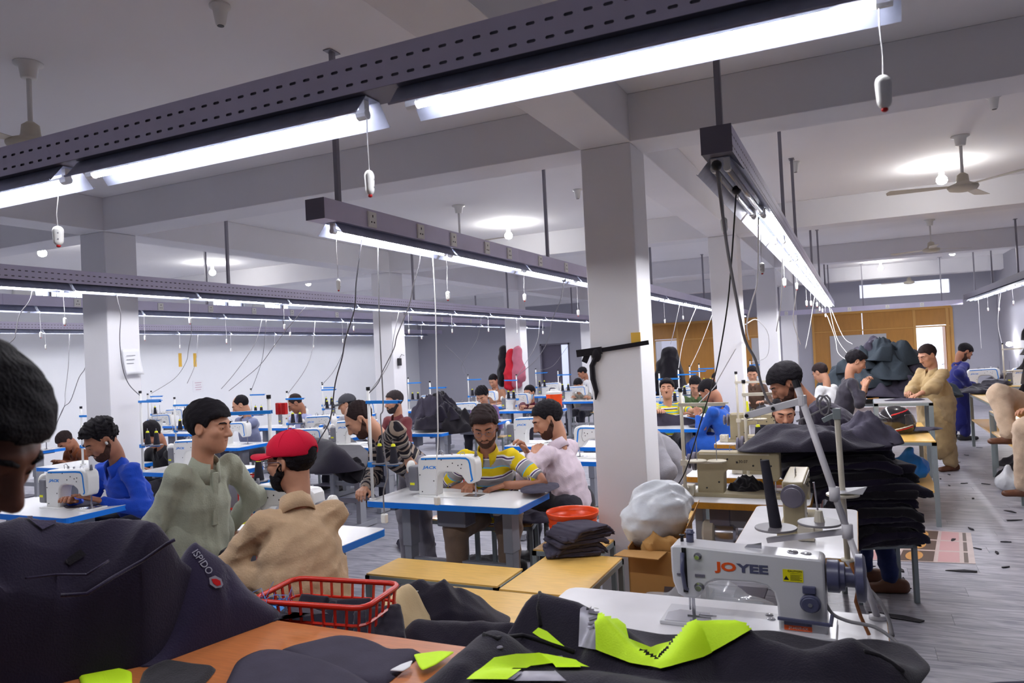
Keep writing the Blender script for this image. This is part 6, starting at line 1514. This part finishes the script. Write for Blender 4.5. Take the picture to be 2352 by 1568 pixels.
# jackets on the wide bench
def mound(label, name, crest, widths, base, m, seed, rx, ry, ang, fold=.03):
    d = Drape([(zr(c), w) for c, w in zip(crest, widths)], base, seed, fold, .17); P = np.concatenate([np.array(zr(c))[:, :2] for c in crest]); c0 = P.mean(0)
    t = thing(name, label, 'jacket' if 'jacket' in name else 'cloth', (0, 0, 0)); o_ = []
    for k in range(18):
        a = 2*PI*k/18; r = 1+.12*math.sin(3*a+seed); x, y = rx*r*math.cos(a), ry*r*math.sin(a); o_.append((c0[0]+x*math.cos(ang)-y*math.sin(ang), c0[1]+x*math.sin(ang)+y*math.cos(ang)))
    d.mesh('cloth', o_, None, 26, 90, .22).build('cloth', m, t, True); return d, t
bj, t = mound('black jacket with small white lettering heaped on the wide yellow bench', 'jacket', [[(915, 1345, .66), (960, 1335, .68)], [(985, 1345, .66), (1020, 1325, .70), (1045, 1350, .64)]], [.13, .16], .482, 'cloth_ink', 15, .36, .25, .5)
on_cloth(bj, 'VINT', (940, 1362), (962, 1364), .024, 'white_plastic', t, .012)
bg, t = mound('beige cloth corner lying between the red basket and the black jacket', 'cloth_piece', [[(860, 1405, .66), (905, 1365, .70), (935, 1340, .72)]], [.09], .50, 'cloth_beige', 16, .26, .13, .9)
tr, t = mound('rolled dark trouser leg with contrast stitching on the wide bench', 'trousers', [[(965, 1425, .60), (1060, 1428, .60), (1170, 1432, .60)]], [.12], .482, 'cloth_ink', 17, .38, .17, .1, .02)
# helmet
q = at_z(2060, 998, .785); hm = thing('helmet', 'black motorcycle helmet with red and white stripes and a smoked visor', 'helmet', (q[0], q[1]+.12, .782), -1.2); hm.scale = (1.08,)*3
V, Q = template(lambda X: np.maximum(smin(ell_d(X, (0, 0, .13), (.125, .155, .13)), ell_d(X, (0, .05, .07), (.10, .12, .08)), .04), .004-X[..., 2]), (-.16, -.2, -.02), (.16, .2, .29), .008); obj('shell', np_mesh('shell', V, Q, 'helmet_black'), None, hm)
V, Q = template(lambda X: np.maximum(smin(ell_d(X, (0, 0, .13), (.125, .155, .13)), ell_d(X, (0, .05, .07), (.10, .12, .08)), .04)-.004, np.maximum(np.abs(X[..., 2]-.135)-.05, .03-X[..., 1])), (-.16, -.02, .06), (.16, .21, .21), .007); obj('visor', np_mesh('visor', V, Q, 'visor'), None, hm)
for s in (-1, 1):
    for zc, m in ((.045, 'helmet_red'), (.2, 'helmet_red'), (.06, 'white_plastic')):
        V, Q = template(lambda X: np.maximum(smin(ell_d(X, (0, 0, .13), (.125, .155, .13)), ell_d(X, (0, .05, .07), (.10, .12, .08)), .04)-.005, np.maximum(np.abs(X[..., 2]-zc-.25*(X[..., 1]))-.007, np.maximum(.02-s*X[..., 0], np.abs(X[..., 1]-.02)-.1))), (-.16, -.12, -.0), (.16, .16, .27), .008)
        if len(Q): obj('stripe', np_mesh('stripe', V, Q, m), None, hm)
# ------------------------------------------------------------------ things on columns and walls
t = thing('fabric_strap', 'black fabric strap knotted around the big column', 'strap', (-1.51, 4.93, 0))
y0 = -.012
def cf(x, y): p = at_y(x, y, 4.915); return (p[0]+1.51, p[1]-4.93, p[2])
MB().beam(cf(1490, 786), cf(1380, 804), .006, .03).build('band', 'cloth_black', t); MB().beam(cf(1382, 804), cf(1325, 812), .02, .05).build('bow', 'cloth_black', t)
MB().ell(cf(1370, 815), (.035, .02, .05)).build('knot', 'cloth_black', t, True)
MB().tube([cf(1372, 815), cf(1360, 840), cf(1362, 870), cf(1370, 900), cf(1368, 918)], [.018, .02, .02, .016, .004], 6).build('tail', 'cloth_black', t)
MB().beam(cf(1350, 812), cf(1342, 832), .01, .04).build('tail', 'cloth_black', t)
tag(MB().span((-1.51+.12, 4.922, 1.79), (-1.325, 4.93, 1.865)).build('tape', 'tape'), 'strip of yellow tape holding the black strap on the big column', 'tape')
pp = at_x(300, 830, -6.675); pa = thing('paper_sheet', 'curling white paper with handwriting taped to the left column', 'paper', (-6.672, pp[1], pp[2]))
pm = MB(); n = 8
vs = []
for i in range(n+1):
    for k in range(n+1): u, v = i/n, k/n; vs.append((.004+.05*(1-v)**2*(.4+.6*abs(u-.5)), (u-.5)*.20+.02*(1-v), (v-.5)*.26-.03*(u-.5)**2))
pm.add(vs, [(i*(n+1)+k, i*(n+1)+k+1, (i+1)*(n+1)+k+1, (i+1)*(n+1)+k) for i in range(n) for k in range(n)]); o = pm.build('sheet', 'paper', pa, True); sd = o.modifiers.new('t', 'SOLIDIFY'); sd.thickness = .001
for k in range(3): MB().beam((.018, -.06, .06-.04*k), (.018, .04-.01*k, .062-.04*k), .001, .004).build('handwriting', 'ink', pa)
for k, x in enumerate((413, 447)):
    a, b = at_x(x, 811, XL), at_x(x+2, 842, XL); tag(MB().span((XL, a[1]-.04, b[2]), (XL+.006, a[1]+.04, a[2])).build('tape_strip', 'tape'), 'upright yellow tape strip on the white wall', 'tape', 'yellow strips on the wall')
a = at_x(455, 887, XL); pr = thing('notice', 'pale printed notice pasted on the white wall', 'notice', (XL+.002, a[1], a[2])); MB().box((.002, 0, 0), (.004, .28, .26)).build('sheet', 'paper', pr)
for k in range(4): MB().box((.0045, 0, .08-.05*k), (.001, .18-.03*(k % 2), .012)).build('print_line', mat('print_pale', lin(190, 150, 170), .7), pr)
a = at_x(934, 830, -6.675); bx = thing('switch_box', 'small black box wired to the second left column', 'box', (-6.672, 10.05-.05, float(at_y(934, 830, 10.0)[2]))); MB().box((.02, 0, 0), (.04, .07, .12)).build('case', 'black_plastic', bx, bevel=.004); MB().tube([(.01, .02, .06), (.012, .08, .12), (.012, .15, .1)], .004, 5).build('wire', 'cord_black', bx)
for k, (x, y, m, l) in enumerate(((1178, 880, 'cloth_red', 'red jacket hung on the far column'), (1190, 870, 'cloth_pink', 'pink cloth hung on the far column'), (1142, 862, 'cloth_black', 'black bag hung near the far column'))):
    q = ((-6.90, 14.72, 1.45), (-6.72, 14.70, 1.5), (-7.16, 14.92, 1.55))[k]; V, Q = blend([(np.array((0, 0, .35)), np.array((.02, 0, -.2)), .10, .16), (np.array((0, 0, -.1)), np.array((-.05, 0, -.38)), .14, .12)], .025, k=.06, wr=.03, seed=k+60, wl=.2); tag(obj('hanging_garment', np_mesh('hanging_garment', V, Q, m), None, None, (q[0], q[1], q[2])), l, 'garment')
q = at_d(1540, 860, 17); V, Q = blend([(np.array((0, 0, .45)), np.array((.05, 0, -.3)), .2, .32), (np.array((-.2, 0, .2)), np.array((-.25, 0, -.5)), .14, .2), (np.array((0, 0, -.3)), np.array((0, 0, -q[2]+.2)), .25, .18)], .03, k=.08, wr=.03, seed=66, wl=.2); tag(obj('hanging_garment', np_mesh('hanging_garment', V, Q, 'cloth_black'), None, None, tuple(q)), 'black garments hanging by the glazed partition door', 'garment')
# ------------------------------------------------------------------ printed sheet and scraps on the floor
ps_ = thing('printed_sheet', 'printed plastic sheet with food pictures lying on the aisle floor', 'sheet', (0, 0, 0))
c4 = [at_z(x, y, 0) for x, y in ((1990, 1286), (2241, 1295), (2230, 1224), (2040, 1212))]
MB().add([(p[0], p[1], .003) for p in c4]+[(p[0], p[1], .0005) for p in c4], [(0,1,2,3), (7,6,5,4), (0,4,5,1), (1,5,6,2), (2,6,7,3), (3,7,4,0)]).build('sheet', mat('print_paper', lin(196, 178, 172), .35, var=.1), ps_)
def bil(u, v): a = c4[0]*(1-u)+c4[1]*u; b = c4[3]*(1-u)+c4[2]*u; p = a*(1-v)+b*v; return np.array((p[0], p[1], .0036))
def quad(u0, u1, v0, v1, m, nm, z=0): P4 = [bil(u0, v0), bil(u1, v0), bil(u1, v1), bil(u0, v1)]; MB().add([(p[0], p[1], p[2]+z) for p in P4], [(0, 1, 2, 3)]).build(nm, m, ps_)
mat('print_brown', lin(92, 74, 66), .4); mat('print_orange', lin(206, 150, 84), .4); mat('print_rose', lin(198, 150, 150), .4); mat('print_cream', lin(226, 220, 210), .4)
for i in range(3):
    v0, v1 = i/3+.02, (i+1)/3-.02
    quad(.30, .62, v0, v1, 'print_brown', 'picture'); quad(.02, .2, v0, v1, 'print_rose', 'picture'); quad(.66, .86, v0, v1, 'print_rose', 'picture'); quad(.22, .28, v0, v1, 'print_cream', 'picture'); quad(.90, .94, v0, v1, 'print_brown', 'picture')
    pts = [bil(.43+.085*math.cos(t), (v0+v1)/2+.13*math.sin(t)) for t in np.linspace(0, 2*PI, 16, endpoint=False)]; MB().add([(p[0], p[1], p[2]+.0006) for p in pts], [tuple(range(16))]).build('dish', 'print_orange', ps_)
rg = random.Random(11); SCR = []
spots = [(2060, 1418, 3), (2210, 1312, 2), (2190, 1240, 1), (1990, 1300, 1.2), (2010, 1308, 1), (2070, 1310, 1), (2230, 1215, 1), (2320, 1175, 1.3), (2330, 1195, 1.5), (2180, 1090, 1), (2215, 1110, .8), (2265, 1112, .9), (2235, 1145, .7), (2180, 1115, .7), (2075, 1330, .6), (2245, 1260, .7), (2290, 1270, .8), (2310, 1303, .7), (2200, 1062, .8), (2220, 1045, .8), (2250, 1000+28, .8), (2085, 1350, .5), (2310, 1245, .8), (2160, 1100, .6)]
for k, (x, y, s) in enumerate(spots):
    p = at_z(x, y, 0); a = rg.random()*6.28; L_ = .05*s; W_ = .012*s+.004
    vs = [(L_*u*math.cos(a)-W_*v*math.sin(a), L_*u*math.sin(a)+W_*v*math.cos(a)) for u, v in ((-1, -.6), (-.2, -1), (.9, -.4), (1.1, .2), (.1, .9), (-.9, .5))]
    o = MB().add([(q[0], q[1], .001) for q in vs]+[(q[0], q[1], .004+.006*rg.random()) for q in vs], [(5,4,3,2,1,0), (6,7,8,9,10,11)]+[(i, (i+1) % 6, (i+1) % 6+6, i+6) for i in range(6)]).build('fabric_scrap', 'cloth_black', None, loc=(p[0], p[1], 0)); tag(o, 'small black fabric scrap lying on the grey aisle floor', 'scrap', 'fabric scraps on the aisle floor')
# navy padded chair back at the frame's edge
q = at_d(2420, 1590, 1.9); ch = thing('chair', 'navy padded chair back standing in the aisle near the camera', 'chair', (q[0], q[1], 0), .4)
V, Q = blend([(np.array((-.14, 0, .62)), np.array((.14, 0, .62)), .10, .10, [((0, 1, 0), 2.2)]), (np.array((-.13, 0, .75)), np.array((.13, 0, .75)), .10, .10, [((0, 1, 0), 2.2)])], .014, k=.03); obj('backrest', np_mesh('backrest', V, Q, mat('chair_navy', lin(24, 22, 58), .6)), None, ch)
V, Q = blend([(np.array((-.12, -.2, .44)), np.array((.12, -.2, .44)), .13, .13, [((0, 0, 1), 3)])], .02, k=.03); obj('seat', np_mesh('seat', V, Q, 'chair_navy'), None, ch)
for a in (-.16, .16):
    for b in (-.34, -.04): MB().cyl((a, b, 0), (a, b, .43), .012).build('leg', 'steel_dark', ch)
MB().cyl((-.1, .0, .43), (-.1, .02, .66), .012).build('back_post', 'steel_dark', ch); MB().cyl((.1, .0, .43), (.1, .02, .66), .012).build('back_post', 'steel_dark', ch)
# ------------------------------------------------------------------ pull switches on the rails
pull = thing('pull_switch', '', 'switch')
V, Q = blend([(np.array((0, 0, -.012)), np.array((0, 0, -.045)), .017, .015, [((0, 1, 0), 1.35)])], .0028, k=.0); obj('switch_body', np_mesh('switch_body', V, Q, 'white_plastic'), None, pull)
MB().ell((0, 0, -.061), (.007, .006, .005)).build('button', 'red_button', pull, True)
MB().cyl((0, -.0105, -.02), (0, -.0125, -.02), .0025, n=6).build('screw', 'grey_plastic', pull); MB().cyl((0, -.0105, -.04), (0, -.0125, -.04), .0025, n=6).build('screw', 'grey_plastic', pull)
string_me = MB().tube([(0, 0, 0), (.004, .002, -.3), (-.003, 0, -.7), (0, 0, -1)], .0016, 5).mesh('string'); string_me.materials.append(MATS['cord_white']); PN = [0]
def pull_switch(p, L_, label, group, sc=1.0):
    o = pull if PN[0] == 0 else copy_tree(pull); PN[0] += 1
    o.location = (p[0], p[1], p[2]-L_); o.rotation_euler = (0, 0, RNG.random()*6); o.scale = (sc,)*3
    s = obj('string', string_me, None, o, (0, 0, L_/sc)); s.scale = (1/sc, 1/sc, L_/sc)
    return tag(o, label, 'switch', group)
def hang_from(px, y_, z_top, x, y, label, group, axis, sc=1.0): pass
fz0 = 2.455
for (x, y, L_) in ((848, 395, 0), (133, 522, 0), (2028, 178, 0)):
    p = at_y(x, y, 1.80); pull_switch((p[0], 1.80, 2.47), 2.47-p[2], 'white pull switch with red button dangling from the rail over the foreground', 'pull switches on the foreground rail', 1.15)
def rail_pulls(X, ys, label, group, z=2.462, lo=.18, hi=.3, sc=1.0):
    for y in ys: pull_switch((X+RNG.uniform(-.02, .03), y, z), RNG.uniform(lo, hi), label, group, sc)
rail_pulls(-2.58, [3.33, 4.55, 5.85, 7.2, 8.5, 9.8, 11.1, 12.4], 'white pull switch hanging from the socket rail above the polo man', 'pull switches on the middle socket rail')
rail_pulls(-5.95, [2.75, 4.0, 5.3, 6.6, 7.9, 9.2, 10.5, 11.8, 13.1, 14.4], 'white pull switch hanging from the perforated rail above the blue-shirted man', 'pull switches on the perforated rail')
rail_pulls(-8.0, [3.8, 5.1, 6.4, 7.7, 9.0, 10.3, 11.6, 12.9], 'white pull switch hanging from the second socket rail', 'pull switches on the second socket rail')
rail_pulls(-11.8, [5.0, 6.3, 7.6, 8.9, 10.2, 11.5, 12.8, 14.1], 'white pull switch hanging from the rail next to the long white wall', 'pull switches on the wall rail')
rail_pulls(-.47, [3.2, 4.5, 5.8, 7.1, 8.4, 9.7, 11.0, 12.3, 13.6, 14.9], 'white pull switch hanging from the bright paired-tube rail', 'pull switches on the paired-tube rail')
rail_pulls(2.35, [13.0, 14.3, 15.6, 16.9], 'white pull switch hanging from the rail by the grey wall', 'pull switches on the grey-wall rail')
# ------------------------------------------------------------------ cords
def smooth_path(P, n=5):
    P = [np.asarray(p, float) for p in P]; out = []
    for i in range(len(P)-1):
        p0, p1, p2, p3 = P[max(i-1, 0)], P[i], P[i+1], P[min(i+2, len(P)-1)]
        for k in range(n): t = k/n; out.append(.5*((2*p1)+(p2-p0)*t+(2*p0-5*p1+4*p2-p3)*t*t+(-p0+3*p1-3*p2+p3)*t**3))
    return [tuple(p) for p in out+[P[-1]]]
def cord(label, pts, D0, D1, r, m, plug=None, group=None, snap=True):
    n = len(pts)
    best = min(((abs(at_x(*pts[0], X)[2]-2.50), X) for X in (-2.58, -5.95, -8.0, -11.8, -.47, 2.35) if at_x(*pts[0], X)[1] > 0 and (at_x(*pts[0], X)-EYE)@FWD > 0), default=(9, 0))
    if best[0] < .22 and snap: D0 = float((at_x(*pts[0], best[1])-EYE)@FWD)
    if snap and not plug:
        ex, ey = pts[-1]; cand = []
        for st in STANDS:
            d = np.array(st)-EYE; D = d@FWD; cand.append((math.hypot(CX+FPX*(d@RT)/D-ex, CY-FPX*(d@UP)/D-ey), D, st))
        c_ = min(cand)
        if c_[0] < 45: D1 = c_[1]
    P = [at_d(x, y, D0+(D1-D0)*i/(n-1)) for i, (x, y) in enumerate(pts)]
    if best[0] < .22 and snap: P[0][2] = min(max(P[0][2], 2.47), 2.62)
    if snap and not plug and c_[0] < 45: P[-1] = np.array(c_[2])-np.array((0, 0, .03))
    t = thing('cord', label, 'cord', tuple(P[0]), group=group); MB().tube([tuple(Vector(p)-Vector(P[0])) for p in smooth_path(P)], r, 5).build('cable', m, t, True)
    if plug:
        e = Vector(P[-1])-Vector(P[0]); MB().box((e.x, e.y, e.z-.02), (.038, .03, .055)).build('connector', plug, t, bevel=.008)
    if group is None:
        MB().ell((0, 0, 0), (.022, .022, .022)).build('plug', 'black_plastic', t, True)
    return t
cord('dark grey cord dropping from the socket rail to beside the red cap', [(840, 505), (830, 560), (818, 650), (814, 710), (793, 780), (786, 820), (770, 880), (758, 964), (730, 1017), (722, 1056)], 3.95, 4.6, .0042, 'cord_dark')
cord('grey cord dropping past the polo table to a white connector', [(868, 530), (869, 640), (873, 780), (880, 930), (874, 960), (886, 1060), (890, 1095), (881, 1130), (883, 1182)], 4.0, 4.35, .0042, 'cord_grey', 'white_plastic')
cord('grey cord slanting from the socket rail to the thread stand of the polo man', [(968, 555), (962, 610), (948, 660), (940, 700), (912, 770), (905, 800), (880, 850), (868, 880), (846, 902)], 4.55, 4.9, .004, 'cord_grey')
cord('white cord hanging straight down to the polo table edge', [(992, 560), (1000, 700), (1003, 850), (1006, 1000), (1003, 1060), (1004, 1142)], 4.7, 4.66, .0045, 'cord_white', 'white_plastic')
cord('thin grey cord swaying from the socket rail towards the masked man', [(1296, 650), (1287, 690), (1268, 735), (1262, 770), (1248, 803), (1225, 832), (1176, 862)], 6.9, 11.5, .005, 'cord_grey')
cord('thick grey cable hanging beside the dark-haired bending man', [(1648, 425), (1668, 555), (1692, 690), (1711, 780), (1735, 826), (1748, 880), (1768, 925), (1800, 935)], 3.25, 4.1, .007, 'cord_grey')
cord('black cord dangling from the paired-tube rail to the worn table', [(1694, 488), (1680, 600), (1671, 700), (1655, 800), (1640, 870), (1612, 960), (1575, 1080), (1546, 1128)], 3.35, 4.75, .004, 'cord_black')
GC = 'cords strung to the left rows'
for pts, a, b in (([(75, 668), (68, 690), (45, 722), (36, 762), (30, 780), (-10, 812)], 5.6, 5.9), ([(266, 662), (270, 690), (277, 722), (275, 780), (281, 842), (296, 882), (306, 905)], 6.4, 7.4), ([(438, 722), (440, 760), (433, 800), (427, 832), (400, 870), (373, 906)], 8.8, 11.2), ([(602, 738), (590, 780), (566, 820), (535, 862), (508, 893)], 9.3, 10.9), ([(705, 708), (640, 780), (600, 835), (560, 870), (526, 897)], 8.6, 10.4), ([(160, 770), (157, 840), (150, 900), (148, 932), (125, 980)], 12.0, 10.5), ([(212, 735), (205, 790), (196, 843), (181, 868), (162, 920), (146, 936), (128, 978)], 9.6, 9.0), ([(612, 740), (606, 800), (598, 840), (590, 880)], 12.0, 11.0), ([(724, 740), (718, 800), (700, 850), (665, 882)], 9.0, 10.4), ([(800, 735), (790, 800), (768, 850), (748, 878)], 10.0, 12.0), ([(917, 720), (905, 770), (895, 830), (850, 872)], 10.5, 12.0), ([(1020, 790), (1060, 830), (1050, 862)], 14, 13), ([(1105, 735), (1095, 780), (1060, 840), (1048, 862)], 12, 13), ([(1240, 740), (1232, 790), (1195, 850)], 14, 14.5), ([(1335, 760), (1300, 800), (1270, 840), (1252, 845)], 14, 16), ([(455, 765), (450, 830), (430, 880)], 13, 12.5)):
    cord('thin grey power cord looping from the rails down to the rows', pts, a, b, .0045, 'cord_grey', None, GC)
GR = 'white cords under the paired-tube rail'
for pts, a, b in (([(1800, 620), (1794, 690), (1783, 760)], 6.3, 6.6), ([(1838, 660), (1825, 700), (1822, 740), (1838, 790)], 8.2, 8.6), ([(1874, 668), (1868, 700), (1860, 750), (1850, 800)], 9.8, 10.2), ([(1905, 720), (1920, 770), (1945, 810), (1975, 835)], 13, 10.5), ([(1908, 722), (1935, 770), (1958, 790)], 13, 11.5), ([(1900, 725), (1918, 775), (1925, 810), (1950, 830)], 13, 11.0), ([(1745, 560), (1740, 640), (1728, 690), (1715, 745), (1720, 780)], 5.5, 6.0), ([(1712, 745), (1740, 735), (1765, 770), (1760, 820), (1745, 812)], 6.2, 6.2), ([(1690, 800), (1650, 870), (1640, 890), (1600, 930)], 6.3, 8.0), ([(1562, 700), (1548, 760), (1540, 790)], 12, 12.5), ([(1600, 705), (1570, 780), (1555, 810)], 12, 12.5), ([(1640, 720), (1610, 790), (1590, 830)], 12, 12.3), ([(2248, 705), (2252, 770), (2254, 800)], 15.5, 15.2), ([(2300, 680), (2292, 740), (2285, 780)], 13.5, 13.4)):
    cord('loose white cord hanging under the bright paired-tube rail', pts, a, b, .005, 'cord_white', None, GR)
cord('grey lead running from the lettered machine over the table edge', [(1905, 1290), (1880, 1330), (1905, 1400), (1945, 1425), (2010, 1440), (2060, 1475), (2072, 1505)], 2.62, 2.25, .006, 'cord_grey', None, 'leads of the lettered machine', False)
cord('grey lead running down the leaning pole', [(1945, 1290), (1985, 1340), (2020, 1380), (2040, 1420), (2050, 1460)], 2.75, 2.45, .007, 'cord_grey', None, 'leads of the lettered machine', False)

# red lamp clipped to the stand behind the red cap
q = at_d(648, 938, 4.75); rl = thing('red_lamp', 'red plastic lamp clipped to the pole behind the red cap', 'lamp', tuple(q))
for dx in (-.028, .02): MB().box((dx, 0, 0), (.032, .03, .075)).build('lens', 'red_button', rl, bevel=.004)

for o_ in scene.objects:
    if o_.get('label') == 'grey cloth spread under the hands of the tan-clad man': o_.location = ((xa[0]+xb[0])/2, 10.1, .982)
